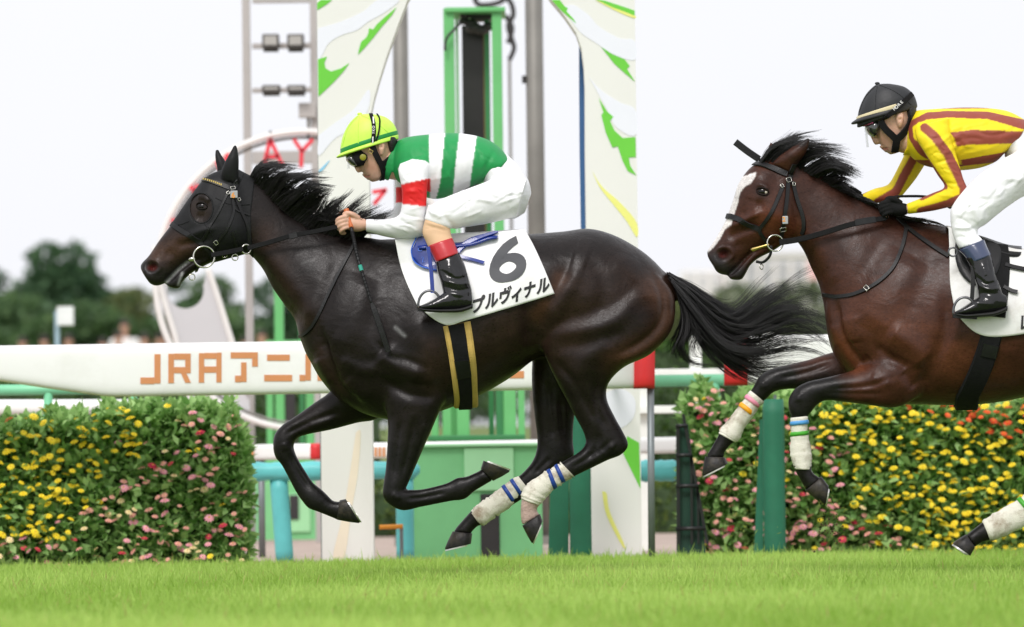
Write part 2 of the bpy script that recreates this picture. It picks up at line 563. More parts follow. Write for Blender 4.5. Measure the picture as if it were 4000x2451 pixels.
def vmat(name, rough=0.5, var=0.1, scale=20.0, bump=0.0, bscale=120.0, sheen=0.0, spec=0.5, coat=0.0, sss=0.0, stretch=None, bump2=0.0, bscale2=20.0):
    """pigment read from the mesh's own colour attribute, broken up by fine noise"""
    m, nt, b = _principled(name)
    nd, ln = nt.nodes, nt.links
    at = nd.new('ShaderNodeAttribute'); at.attribute_name = 'pigment'
    tcn = nd.new('ShaderNodeTexCoord'); vec = tcn.outputs['Object']
    if stretch:
        mpn = nd.new('ShaderNodeMapping'); mpn.inputs['Scale'].default_value = stretch
        ln.new(vec, mpn.inputs['Vector']); vec = mpn.outputs[0]
    nz = nd.new('ShaderNodeTexNoise'); nz.inputs['Scale'].default_value = scale; nz.inputs['Detail'].default_value = 6
    ln.new(vec, nz.inputs['Vector'])
    hsv = nd.new('ShaderNodeHueSaturation')
    mp = nd.new('ShaderNodeMapRange'); mp.inputs['From Min'].default_value = 0.3; mp.inputs['From Max'].default_value = 0.7
    mp.inputs['To Min'].default_value = 1 - var; mp.inputs['To Max'].default_value = 1 + var
    ln.new(nz.outputs['Fac'], mp.inputs['Value']); ln.new(mp.outputs[0], hsv.inputs['Value'])
    ln.new(at.outputs['Color'], hsv.inputs['Color']); ln.new(hsv.outputs[0], b.inputs['Base Color'])
    b.inputs['Roughness'].default_value = rough
    b.inputs['Specular IOR Level'].default_value = spec
    b.inputs['Coat Weight'].default_value = coat
    if sheen: b.inputs['Sheen Weight'].default_value = sheen
    if sss:
        b.inputs['Subsurface Weight'].default_value = sss; b.inputs['Subsurface Radius'].default_value = (0.012, 0.005, 0.003); b.inputs['Subsurface Scale'].default_value = 1.0
    if bump:
        n3 = nd.new('ShaderNodeTexNoise'); n3.inputs['Scale'].default_value = bscale; n3.inputs['Detail'].default_value = 4
        ln.new(vec, n3.inputs['Vector'])
        bp = nd.new('ShaderNodeBump'); bp.inputs['Strength'].default_value = bump; bp.inputs['Distance'].default_value = 0.01
        ln.new(n3.outputs['Fac'], bp.inputs['Height']); ln.new(bp.outputs[0], b.inputs['Normal'])
        if bump2:
            n6 = nd.new('ShaderNodeTexNoise'); n6.inputs['Scale'].default_value = 85; n6.inputs['Detail'].default_value = 4; n6.inputs['Roughness'].default_value = .7
            ln.new(vec, n6.inputs['Vector'])
            r6 = nd.new('ShaderNodeMapRange'); r6.inputs['From Min'].default_value = .3; r6.inputs['From Max'].default_value = .7; r6.inputs['To Min'].default_value = rough - .09; r6.inputs['To Max'].default_value = rough + .13
            ln.new(n6.outputs['Fac'], r6.inputs['Value']); ln.new(r6.outputs[0], b.inputs['Roughness'])
            h6 = nd.new('ShaderNodeHueSaturation'); q6 = nd.new('ShaderNodeMapRange'); q6.inputs['From Min'].default_value = .3; q6.inputs['From Max'].default_value = .7; q6.inputs['To Min'].default_value = .72; q6.inputs['To Max'].default_value = 1.3
            ln.new(n6.outputs['Fac'], q6.inputs['Value']); ln.new(q6.outputs[0], h6.inputs['Value']); ln.new(hsv.outputs[0], h6.inputs['Color']); ln.new(h6.outputs[0], b.inputs['Base Color'])
            n4 = nd.new('ShaderNodeTexNoise'); n4.inputs['Scale'].default_value = bscale2; n4.inputs['Detail'].default_value = 6; n4.inputs['Distortion'].default_value = .6
            n5 = nd.new('ShaderNodeTexNoise'); n5.noise_type = 'RIDGED_MULTIFRACTAL'; n5.inputs['Scale'].default_value = 4.2; n5.inputs['Detail'].default_value = 2; n5.inputs['Distortion'].default_value = .8
            ln.new(tcn.outputs['Object'], n5.inputs['Vector'])
            b5 = nd.new('ShaderNodeBump'); b5.inputs['Strength'].default_value = .10; b5.inputs['Distance'].default_value = 0.012
            ln.new(n5.outputs['Fac'], b5.inputs['Height'])
            ln.new(tcn.outputs['Object'], n4.inputs['Vector'])
            b2 = nd.new('ShaderNodeBump'); b2.inputs['Strength'].default_value = bump2; b2.inputs['Distance'].default_value = 0.03
            ln.new(n4.outputs['Fac'], b2.inputs['Height']); ln.new(b5.outputs[0], b2.inputs['Normal']); ln.new(b2.outputs[0], bp.inputs['Normal'])
    return m

def text_geo(body, size=1.0, bold=0.0, ratio=1.0):
    """flat letters as triangles, from Blender's own built-in font"""
    c = bpy.data.curves.new('t', 'FONT'); c.body = body; c.size = size; c.offset = bold; c.align_x = 'CENTER'; c.align_y = 'CENTER'; c.resolution_u = 6
    o = bpy.data.objects.new('t', c); COL.objects.link(o)
    dg = bpy.context.evaluated_depsgraph_get(); dg.update()
    me = bpy.data.meshes.new_from_object(o.evaluated_get(dg))
    import bmesh
    bm = bmesh.new(); bm.from_mesh(me); bmesh.ops.triangulate(bm, faces=bm.faces); bm.to_mesh(me); bm.free()
    V = np.array([v.co[:2] for v in me.vertices]).reshape(-1, 2); F = [tuple(p.vertices) for p in me.polygons]
    bpy.data.objects.remove(o); bpy.data.curves.remove(c); bpy.data.meshes.remove(me)
    V[:, 0] *= ratio
    return V, F

# ------------------------------------------------------------------ the place: ground, turf, path
def zpx(px, py, Y): return P(px, py, Y)[2]

M_SOIL = mat('meadow_soil', srgb(96, 112, 52), rough=0.95, var=0.2, scale=0.6, bump=0.3, bscale=8)
M_PATH = mat('sandy_path', srgb(176, 158, 146), rough=0.95, var=0.12, scale=1.5, bump=0.3, bscale=40)
M_TURFBED = mat('turf_bed', srgb(84, 104, 44), rough=0.95, var=0.2, scale=3, bump=0.3, bscale=60)
tag(mobj('ground', [(-900, -20, 0), (900, -20, 0), (900, 1500, 0), (-900, 1500, 0)], [(0, 1, 2, 3)], M_SOIL), kind='structure')
tag(mobj('turf_bed', [(-30, -10, .006), (30, -10, .006), (30, 38.0, .006), (6, 37.78, .006), (-6, 33.82, .006), (-30, 33.6, .006)], [(0, 1, 2, 3, 4, 5)], M_TURFBED), kind='structure')
tag(mobj('path', [(-60, 33.0, .002), (60, 33.0, .002), (60, 56, .002), (-60, 56, .002)], [(0, 1, 2, 3)], M_PATH), kind='structure')
# raised infield bank where the spectators stand
tag(mobj('bank', [(-80, 95, 0), (80, 95, 0), (80, 122, 1.25), (-80, 122, 1.25), (80, 150, 1.25), (-80, 150, 1.25), (80, 170, 0), (-80, 170, 0)], [(0, 1, 2, 3), (3, 2, 4, 5), (5, 4, 6, 7)], M_SOIL), kind='structure')

def blade_mat(name, rough=.5, trans=.45):
    m, nt, b = _principled(name); nd, ln = nt.nodes, nt.links
    at = nd.new('ShaderNodeAttribute'); at.attribute_name = 'pigment'
    ln.new(at.outputs['Color'], b.inputs['Base Color']); b.inputs['Roughness'].default_value = rough; b.inputs['Specular IOR Level'].default_value = .3
    tr = nd.new('ShaderNodeBsdfTranslucent'); ln.new(at.outputs['Color'], tr.inputs['Color'])
    mx_ = nd.new('ShaderNodeMixShader'); mx_.inputs['Fac'].default_value = trans
    ln.new(b.outputs[0], mx_.inputs[1]); ln.new(tr.outputs[0], mx_.inputs[2])
    ln.new(mx_.outputs[0], nd['Material Output'].inputs['Surface'])
    return m
M_BLADE = blade_mat('grass_blades')
M_LEAF = blade_mat('leaves', .45, .38)

def patch_noise(x, y, seed, f):
    R = rng(seed); s = np.zeros_like(x)
    for k in range(7):
        a = R.uniform(0, 6.28); w = f * R.uniform(.6, 2.2)
        s += np.sin(w * (x * math.cos(a) + y * math.sin(a)) + R.uniform(0, 6.28))
    return s / 7 ** .5

def grass(n, y0, y1, seed):
    R = rng(seed)
    Y = R.uniform(y0 ** .5, y1 ** .5, n) ** 2
    X = R.uniform(-1, 1, n) * (Y * .0745 + .9)
    edge = 35.8 + .33 * X + R.normal(0, .05, n)
    k = Y < edge; X, Y = X[k], Y[k]; n = len(X)
    pn = patch_noise(X, Y * .6, 3, 2.0); fine = patch_noise(X, Y, 4, 11.0)
    h = np.clip(R.normal(.045, .010, n) + .007 * pn + .007 * fine + np.where(R.random(n) < .04, R.uniform(.0, .05, n), 0), .022, .12)
    w = R.uniform(.0020, .0036, n)
    a = R.uniform(0, 6.28, n); lean = R.normal(0, .34, n); bd = R.uniform(0, 6.28, n)
    ca, sa = np.cos(a) * w, np.sin(a) * w
    lx, ly = np.cos(bd) * lean * h, np.sin(bd) * lean * h
    z = np.zeros(n)
    V = np.stack([np.stack((X - ca, Y - sa, z), 1), np.stack((X + ca, Y + sa, z), 1), np.stack((X + ca * .8 + lx * .4, Y + sa * .8 + ly * .4, h * .55), 1), np.stack((X - ca * .8 + lx * .4, Y - sa * .8 + ly * .4, h * .55), 1),
                  np.stack((X + lx * 1.3 + ca * .12, Y + ly * 1.3 + sa * .12, h), 1), np.stack((X + lx * 1.3 - ca * .12, Y + ly * 1.3 - sa * .12, h), 1)], 1)
    b = (np.arange(n) * 6)[:, None]
    F = np.concatenate((b + [0, 1, 2, 3], b + [3, 2, 4, 5]), 0)
    t = np.clip(.52 + .26 * pn + .2 * fine + R.normal(0, .2, n), 0, 1)[:, None]
    C = (1 - t) * np.array((.28, .48, .060)) + t * np.array((.52, .72, .17))
    dry = (R.random(n) < .03)[:, None]; C = np.where(dry, np.array((.46, .42, .14)), C)
    C = np.repeat(C[:, None], 6, 1); 
    return V.reshape(-1, 3), F, C.reshape(-1, 3)
gV, gF, gC = grass(420000, 15.0, 37.4, 1)
tag(mobj('turf_grass', gV, gF, M_BLADE, None, smooth=True, colors=gC), 'bright green racecourse turf in the foreground', 'grass', kind='stuff')

# ------------------------------------------------------------------ foliage helpers
def leaf_cloud(P0, N0, size, R, cols, up=.25, wide=.36, spread=.6):
    """leaves at points P0 growing along N0: two folded quads each"""
    n = len(P0)
    d = N0 + R.normal(0, spread, (n, 3)); d[:, 2] += up; d /= np.linalg.norm(d, axis=1)[:, None]
    s = np.cross(d, R.normal(0, 1, (n, 3)) + np.array((0, 0, 1.6))); s /= np.linalg.norm(s, axis=1)[:, None] + 1e-9
    u = np.cross(s, d)
    L = size * R.uniform(.6, 1.3, n)[:, None]; W = L * wide * R.uniform(.8, 1.2, n)[:, None]
    c = P0
    V = np.stack((c, c + d * L * .45 + s * W + u * L * .05, c + d * L - u * L * .16, c + d * L * .45 - s * W + u * L * .05, c + d * L * .5 - u * L * .05), 1)
    b = (np.arange(n) * 5)[:, None]
    F = np.concatenate((b + [0, 1, 2, 4], b + [0, 4, 2, 3]), 0)
    C = np.repeat(cols[:, None], 5, 1)
    return V.reshape(-1, 3), F, C.reshape(-1, 3)

def leaf_cols(n, R, a, b):
    t = np.clip(R.normal(.45, .28, n), 0, 1)[:, None]
    return (1 - t) * np.array(a) + t * np.array(b)

# ------------------------------------------------------------------ flower walls
def flower_mesh(name, petal, heart, layers=2):
    V, F, mats = [], [], []
    npet = 10
    for l in range(layers):
        r, zt, off = (1.0, .12, 0) if l == 0 else (.66, .3, .31)
        for k in range(npet):
            a = 2 * math.pi * (k + off) / npet
            da = .38
            i = len(V)
            V += [(.12 * math.cos(a), .12 * math.sin(a), zt + .06), (.62 * r * math.cos(a - da), .62 * r * math.sin(a - da), zt + .08), (r * math.cos(a), r * math.sin(a), zt - .10 + .1 * l), (.62 * r * math.cos(a + da), .62 * r * math.sin(a + da), zt + .08)]
            F.append((i, i + 1, i + 2, i + 3)); mats.append(0)
    i = len(V)
    for k in range(6): V.append((.2 * math.cos(k * 1.047), .2 * math.sin(k * 1.047), .36))
    V.append((0, 0, .46))
    for k in range(6): F.append((i + k, i + (k + 1) % 6, i + 6)); mats.append(1)
    me = bpy.data.meshes.new(name); me.from_pydata(V, [], F); me.materials.append(petal); me.materials.append(heart)
    for p, m in zip(me.polygons, mats): p.material_index = m
    me.update(); return me
def petal(n, c): return mat(n, srgb(*c), rough=.55, var=.12, scale=3, sheen=.1)
PET = dict(yellow=petal('yellow_petals', (252, 226, 44)), pink=petal('salmon_petals', (246, 180, 165)), rose=petal('rose_petals', (246, 172, 185)), red=petal('crimson_petals', (214, 52, 86)), orange=petal('orange_petals', (238, 92, 36)), cream=petal('cream_petals', (246, 224, 170)))
M_HEART = mat('flower_heart', srgb(214, 160, 30), rough=.8)
FL = {k: flower_mesh('flower_' + k, v, M_HEART) for k, v in PET.items()}
M_PLANTER = mat('dark_planter', (0.045, 0.08, 0.03, 1), rough=.9, var=.3)

def smoothn(a, k):
    for _ in range(k): a = np.convolve(np.pad(a, 1, 'edge'), (.25, .5, .25), 'valid')
    return a

def flower_wall(label, x0, x1, Yl, Yr, topf, zone, nf, nind, seed, grp):
    """upright planted wall: px range, top row function, colour zones; front face runs from Yl to Yr"""
    R = rng(seed)
    Yat = lambda px: Yl + (Yr - Yl) * (px - x0) / (x1 - x0)
    root = empty('flower_wall', P((x0 + x1) / 2, ground_py((x0 + x1) / 2, (Yl + Yr) / 2), (Yl + Yr) / 2), label, 'flower bed', grp)
    # planter core behind the plants
    xs = np.linspace(x0 + 25, x1 - 25, 40)
    fr = [P(x, topf(x) + 55, Yat(x) + .12) for x in xs]; 
    V = []
    for p in fr: V += [(p[0], p[1], .01), tuple(p), (p[0], p[1] + .22, p[2]), (p[0], p[1] + .22, .01)]
    F = [(i * 4 + j, i * 4 + (j + 1) % 4, i * 4 + 4 + (j + 1) % 4, i * 4 + 4 + j) for i in range(39) for j in range(4)] + [(0, 1, 2, 3), (159, 158, 157, 156)]
    mobj('planter', V, F, M_PLANTER, root)
    wm = (x1 - x0) * Yl / FPX
    n = int(wm * 8000)
    px = R.uniform(x0, x1, n); 
    zt = np.array([zpx(x, topf(x), Yat(x)) for x in np.linspace(x0, x1, 200)]) + smoothn(R.normal(0, .07, 200), 3)
    ztop = np.interp(px, np.linspace(x0, x1, 200), zt)
    clump = patch_noise(px / 60, px * 0 + R.uniform(0, 30, n), seed, .9)
    z = R.uniform(0.0, 1, n) ** .95 * (ztop - .02)
    y = np.array([Yat(x) for x in px]) + R.uniform(-.03, .14, n) + .05 * clump
    topk = R.random(n) < .14
    z = np.where(topk, ztop - R.uniform(0, .07, n), z); y = np.where(topk, y + R.uniform(-.02, .22, n), y)
    X = np.array([P(a, 1800, b)[0] for a, b in zip(px, y)])
    N0 = np.tile((0, -1.0, .25), (n, 1)); N0[topk] = (0, -.3, 1.0)
    ends = (px < x0 + 30); N0[ends, 0] -= .8; ends = (px > x1 - 30); N0[ends, 0] += .8
    V, F, C = leaf_cloud(np.stack((X, y, z), 1), N0, .062, R, leaf_cols(n, R, (.16, .34, .08), (.52, .77, .30)), up=.45, wide=.3, spread=.75)
    tag(mobj('foliage', V, F, M_LEAF, root, smooth=True, colors=C), kind='stuff')
    # flowers
    rest = {k: [] for k in FL}; cand = []
    R2 = rng(seed + 50)
    tries = 0
    pts = []
    while len(cand) < nf and tries < nf * 60:
        tries += 1
        # flowers come in loose bunches
        if pts and R2.random() < .38:
            b = pts[R2.integers(len(pts))]; x = b[0] + R2.normal(0, 38); t = b[1] + R2.normal(0, .035)
        else: x, t = R2.uniform(x0 + 5, x1 - 5), R2.uniform(0.02, 1.02)
        if not (x0 < x < x1 and 0.01 < t < 1.03): continue
        Y = Yat(x); zt_ = zpx(x, topf(x), Y); zz = t * zt_
        py = Q(np.array([[P(x, 1800, Y)[0], Y, zz]]))[0, 1]
        if any((x - q[0]) ** 2 + (py - q[2]) ** 2 < 21 ** 2 for q in pts[-400:]): continue
        k = zone(x, py, R2)
        if k is None: continue
        pts.append((x, t, py)); cand.append((x, Y, zz, t, k))
    cand.sort(key=lambda c: not (-30 < c[0] < 4030))
    org = world_org(root)
    for i, (x, Y, zz, t, k) in enumerate(cand):
        p = np.array((P(x, 1800, Y)[0], Y - .075 + R2.uniform(-.04, .03) + (.12 * R2.random() if t > .95 else 0), zz + R2.uniform(0, .012)))
        nrm = Vector((R2.normal(0, .3), -.42 + R2.normal(0, .25), .8 + R2.normal(0, .2))).normalized()
        s = R2.uniform(.018, .031) * (.85 if k in ('pink', 'cream') else 1)
        M = Matrix.Translation(Vector(p - org)) @ nrm.to_track_quat('Z', 'Y').to_matrix().to_4x4() @ Matrix.Rotation(R2.uniform(0, 6.28), 4, 'Z') @ Matrix.Diagonal((s, s, s, 1))
        if i < nind:
            o = bpy.data.objects.new('flower', FL[k]); COL.objects.link(o); o.parent = root; o.matrix_local = M
        else: rest[k].append(M)
    Vs, Fs, n = [], [], 0; mi = []
    keys = [k for k in rest if rest[k]]
    for q, k in enumerate(keys):
        me = FL[k]; co = np.array([v.co[:] for v in me.vertices]); fs = [tuple(p.vertices) for p in me.polygons]; fm = [p.material_index for p in me.polygons]
        for M in rest[k]:
            A = np.array(M); Vs.append(co @ A[:3, :3].T + A[:3, 3]); Fs += [tuple(i + n for i in f) for f in fs]; mi += [q if m == 0 else len(keys) for m in fm]; n += len(co)
    if Vs:
        me = bpy.data.meshes.new('far_flowers'); me.from_pydata(np.concatenate(Vs).tolist(), [], Fs)
        for k in keys: me.materials.append(PET[k])
        me.materials.append(M_HEART); me.polygons.foreach_set('material_index', np.array(mi, np.int32)); me.update()
        o = bpy.data.objects.new('flowers', me); COL.objects.link(o); o.parent = root; o['kind'] = 'stuff'
    return root

def zoneL(x, y, R):
    if x < 110 and y < 1690 and R.random() < .6: return 'orange'
    if x < 660 - (y - 1600) * .78 + R.normal(0, 55) and y < 2110: return 'yellow' if R.random() < .9 else None
    if R.random() < .28: return None
    return R.choice(['pink', 'rose', 'cream', 'red', 'yellow'], p=[.44, .27, .16, .09, .04])
def zoneR(x, y, R):
    if x > 3480 and y < 1590 + (x - 3480) * .28 and R.random() < .8: return 'orange'
    f = (x - 3000) / 420 - (y - 1560) / 420 * .75
    if f + R.normal(0, .22) > .15 or (x > 3560 and y < 2080): return 'yellow' if R.random() < .85 else None
    if R.random() < .25: return None
    return R.choice(['pink', 'rose', 'cream', 'red', 'yellow'], p=[.42, .25, .14, .14, .05])
topL = lambda x: np.interp(x, [-700, 0, 200, 300, 400, 620, 700, 880, 920, 965, 985], [1640, 1640, 1625, 1650, 1605, 1610, 1590, 1600, 1612, 1690, 1760])
topR = lambda x: np.interp(x, [2655, 2690, 2740, 2900, 3060, 3400, 4000, 4800], [1640, 1545, 1535, 1550, 1560, 1560, 1560, 1560])
flower_wall('flower wall of yellow, orange and pink blooms left of the winning arch', -650, 972, 35.25, 35.65, topL, zoneL, 500, 300, 31, 'flower walls behind the rail')
flower_wall('flower wall of pink, yellow and orange blooms under the bay horse', 2668, 4650, 36.8, 37.4, topR, zoneR, 820, 300, 37, 'flower walls behind the rail')

# ------------------------------------------------------------------ rails
M_WHITERAIL = mat('white_rail_plastic', srgb(244, 244, 242), rough=.35, var=.02, scale=2, dirt=srgb(190, 190, 170), dscale=3, damt=.15)
M_REDBAND = mat('red_rail_band', srgb(216, 48, 52), rough=.4, var=.05)
M_ORANGELET = mat('orange_lettering', srgb(212, 142, 92), rough=.5, var=.03)
M_MINT = mat('mint_rail_paint', srgb(126, 205, 160), rough=.4, var=.05)
M_TEAL = mat('teal_padding', srgb(98, 190, 190), rough=.45, var=.1, scale=6, bump=.3, bscale=10)
M_POSTGREEN = mat('dark_green_padding', srgb(36, 112, 84), rough=.6, var=.08, scale=12, bump=.15, bscale=120)
M_GREYPOST = mat('grey_steel_post', srgb(122, 128, 130), rough=.45, metal=.4, var=.1)
M_WHITEPOST = mat('white_fence_paint', srgb(236, 238, 232), rough=.5, var=.04)

def g_rail(st, Y, depth, n=40, p=5.0, yslope=0.0):
    th = np.linspace(0, 2 * math.pi, n, endpoint=False)
    c, s = np.cos(th), np.sin(th)
    cx = np.sign(c) * np.abs(c) ** (2 / p); sx = np.sign(s) * np.abs(s) ** (2 / p)
    V = []
    for px, top, bot in st:
        a, b = P(px, top, Y), P(px, bot, Y)
        m, h = (a + b) / 2, (a - b) / 2
        r = m + cx[:, None] * h; r[:, 1] += sx * depth / 2; V.append(r)
    k = len(V)
    F = [(i * n + j, i * n + (j + 1) % n, (i + 1) * n + (j + 1) % n, (i + 1) * n + j) for i in range(k - 1) for j in range(n)] + [tuple(range(n))[::-1], tuple((k - 1) * n + j for j in range(n))]
    return np.concatenate(V), F

YR = 35.0
rail1 = empty('running_rail', P(1200, ground_py(1200, YR), YR), 'thick white rail with orange JRA lettering behind the dark horse', 'rail', 'white running rails')
tl = lambda x: 1351 - .0148 * x
bl = lambda x: 1559 - .0165 * x
mobj('rail', *g_rail([(-500, tl(-500), 1418), (-200, tl(-200), 1461), (0, tl(0), 1490), (200, tl(200), 1520), (400, tl(400), 1548), (450, tl(450), 1551), (1000, tl(1000), bl(1000)), (2000, tl(2000), bl(2000)), (2476, tl(2476), bl(2476))], YR, .13), M_WHITERAIL, rail1, smooth=True)
mobj('end_band', *g_rail([(2476, tl(2476) - 1, bl(2476) + 2), (2557, tl(2557) - 1, bl(2557) + 2)], YR, .136), M_REDBAND, rail1, smooth=True)
for px in (2541,): mobj('post', *g_tube([P(px, bl(px) + 2, YR), (P(px, 1800, YR)[0], YR, 0)], .018, 14), M_GREYPOST, rail1, smooth=True)
for px in (1350, 2400):
    x = P(px, 1450, YR)[0]; mobj('wall_bracket', *g_tube([(x, YR + .05, zpx(px, 1440, YR)), (x, 36.31, zpx(px, 1440, YR))], .018, 12), M_GREYPOST, rail1, smooth=True)
x = P(-350, 1450, YR)[0]; mobj('post', *g_tube([(x, YR + .03, zpx(-350, 1420, YR)), (x, YR + .45, 0)], .018, 12), M_GREYPOST, rail1, smooth=True)
zr = lambda x, y: (x / 1.678, y / 1.678 + 800)
def letter(nm, bars, parent, Y, fz=lambda x, y: (x, y), m=None):
    g = []
    for b in bars:
        if not isinstance(b, list): pts = [fz(b[0], b[1]), fz(b[2], b[1]), fz(b[2], b[3]), fz(b[0], b[3])]
        else: pts = [fz(*q) for q in b]
        g.append(g_prism([P(x, y, Y) for x, y in pts][::-1], (0, .002, 0)))
    V, F = join_geo(g); mobj(nm, V, F, m or M_ORANGELET, parent)
YL = YR - .0675
letter('letter', [(1012, 980, 1052, 1172), (920, 1133, 1011, 1176)], rail1, YL, zr)
letter('letter', [(1103, 978, 1140, 1170), (1141, 976, 1250, 1016), (1214, 1017, 1250, 1064), (1141, 1065, 1250, 1105), [(1186, 1106), (1222, 1106), (1252, 1168), (1214, 1168)]], rail1, YL, zr)
letter('letter', [(1303, 974, 1338, 1167), (1339, 972, 1417, 1011), (1418, 970, 1452, 1165), (1339, 1061, 1417, 1102)], rail1, YL, zr)
letter('letter', [(1512, 968, 1690, 1008), (1652, 1009, 1690, 1062), (1580, 1034, 1616, 1162), (1540, 1121, 1579, 1164)], rail1, YL, zr)
letter('letter', [(1043, 1386, 1132, 1410), (1032, 1465, 1141, 1490)], rail1, YL)
letter('letter', [(1193, 1384, 1214, 1487), (1170, 1465, 1192, 1489), (1240, 1384, 1262, 1488)], rail1, YL)
letter('letter', [(1390, 1425, 1480, 1449)], rail1, YL)
letter('letter', [(1510, 1400, 1610, 1422), (1535, 1378, 1555, 1440), (1570, 1378, 1592, 1482)], rail1, YL)
letter('letter', [(1650, 1380, 1672, 1450), (1712, 1378, 1734, 1480)], rail1, YL)
letter('letter', [(1990, 1450, 2047, 1478)], rail1, YL)
rail2 = empty('running_rail', P(3600, ground_py(3600, YR), YR), 'white rail with red end band starting below the tail of the dark horse', 'rail', 'white running rails')
bl2 = lambda x: 1506 - .0125 * (x - 2829)
tl2 = lambda x: 1312 - .0125 * (x - 2829)
mobj('rail', *g_rail([(2918, tl2(2918), bl2(2918)), (3400, tl2(3400), bl2(3400)), (4700, tl2(4700), bl2(4700))], YR, .13), M_WHITERAIL, rail2, smooth=True)
mobj('end_band', *g_rail([(2829, tl2(2829) - 1, bl2(2829) + 2), (2918, tl2(2918) - 1, bl2(2918) + 2)], YR, .136), M_REDBAND, rail2, smooth=True)
for px in (4500,):
    x = P(px, 1560, YR)[0]; mobj('post', *g_tube([(x, YR + .03, zpx(px, 1480, YR)), (x, YR + .55, 0)], .018, 12), M_GREYPOST, rail2, smooth=True)

def tube_px(nm, a, b, Y, r, m, parent, Yb=None, n=14):
    p, q = P(*a, Y), P(*b, Yb or Y); return mobj(nm, *g_tube([p, q], r, n), m, parent, smooth=True)
def post_px(nm, px, py, Y, r, m, parent, lean=0.0, n=14):
    p = P(px, py, Y); return mobj(nm, *g_tube([p, (p[0] + lean, Y, 0)], r, n), m, parent, smooth=True)

# mint green tubular rails behind
rm = empty('tubular_rail', P(200, ground_py(200, 37.6), 37.6), 'mint green tubular rail on slanting legs at the far left', 'rail', 'mint green rails')
tube_px('rail', (-500, 1532), (900, 1512), 37.6, .030, M_MINT, rm)
for px in (-250, 190, 520): post_px('leg', px, 1525, 37.6, .024, M_MINT, rm, -.055)
rm = empty('tubular_rail', P(2700, ground_py(2700, 37.6), 37.6), 'mint green tubular rail below the tail of the dark horse', 'rail', 'mint green rails')
tube_px('rail', (2440, 1490), (4600, 1462), 37.6, .033, M_MINT, rm)
for px in (2790, 3500, 4300): post_px('leg', px, 1490, 37.6, .03, M_MINT, rm, 0)
rw = empty('back_rail', P(300, ground_py(300, 39), 39), 'short rounded white rail above the left flower wall', 'rail', 'white back rails')
mobj('rail', *g_rail([(-500, 1566, 1630), (0, 1562, 1622), (620, 1560, 1615), (640, 1564, 1611), (652, 1576, 1600)], 39.0, .10, p=2.6), M_WHITERAIL, rw, smooth=True)
for px in (-300, 100, 480): post_px('post', px, 1600, 39.04, .02, M_MINT, rw)
rw = empty('back_rail', P(1500, ground_py(1500, 40), 40), 'low white rail with small orange print beyond the padded teal barrier', 'rail', 'white back rails')
mobj('rail', *g_rail([(905, 1738, 1800), (1600, 1728, 1790), (2700, 1706, 1770)], 40.0, .11, p=4), M_WHITERAIL, rw, smooth=True)
mobj('band', *g_rail([(1213, 1733, 1797), (1255, 1732, 1796)], 40.0, .115, p=4), M_REDBAND, rw, smooth=True)
for x in (962, 1462, 1478, 1494): letter('letter', [(x, 1748, x + (30 if x < 1000 else 11), 1784)], rw, 39.94)
for px in (1020, 1640, 2300, 2660): post_px('post', px, 1770, 40.04, .02, M_GREYPOST, rw)
rw = empty('post_and_rail_fence', P(2700, ground_py(2700, 41), 41), 'white post and rail fence between the arch and the right flower wall', 'fence')
mobj('upper_rail', *g_pxbox(2480, 1440, 3100, 1466, 41, .06), M_WHITEPOST, rw, bevel=.005)
mobj('lower_rail', *g_pxbox(2480, 1583, 3100, 1613, 41, .06), M_WHITEPOST, rw, bevel=.005)
for px in (2505, 2718, 3000):
    a = P(px, 1300, 41); w = 46 * 41 / FPX
    mobj('post', *g_box((a[0], 41.1, a[2] / 2), (w, .07, a[2])), M_WHITEPOST, rw, bevel=.005)

# padded barriers
def padded(label, x0, x1, top, bot, Y, posts, m=M_TEAL):
    r_ = empty('padded_barrier', P((x0 + x1) / 2, ground_py((x0 + x1) / 2, Y), Y), label, 'barrier', 'padded teal barriers')
    R = rng(int(x0)); st = []
    xs = np.linspace(x0, x1, 30)
    for x in xs:
        e = min(1, (x - x0) / 25 + .35, (x1 - x) / 25 + .35); mid = (top + bot) / 2 - .012 * (x - x0); h = (bot - top) / 2 * e * (1 + .05 * R.normal())
        st.append((x, mid - h, mid + h))
    mobj('pad', *g_rail(st, Y, .15, p=2.6), m, r_, smooth=True)
    for px, dx in posts:
        a = P(px, bot - 12, Y); mobj('padded_post', *g_tube(spline([(a[0], Y, a[2]), (a[0] + dx * .5, Y, a[2] * .5), (a[0] + dx, Y, 0)], 8), .05, 18), m, r_, smooth=True)
padded('teal padded barrier with a padded post right of the left flower wall', 962, 1640, 1808, 1880, 38.0, ((1088, .03), (1580, 0)))
padded('short teal padded barrier between the arch and the black rack', 2380, 2655, 1800, 1884, 38.0, ((2420, 0),))
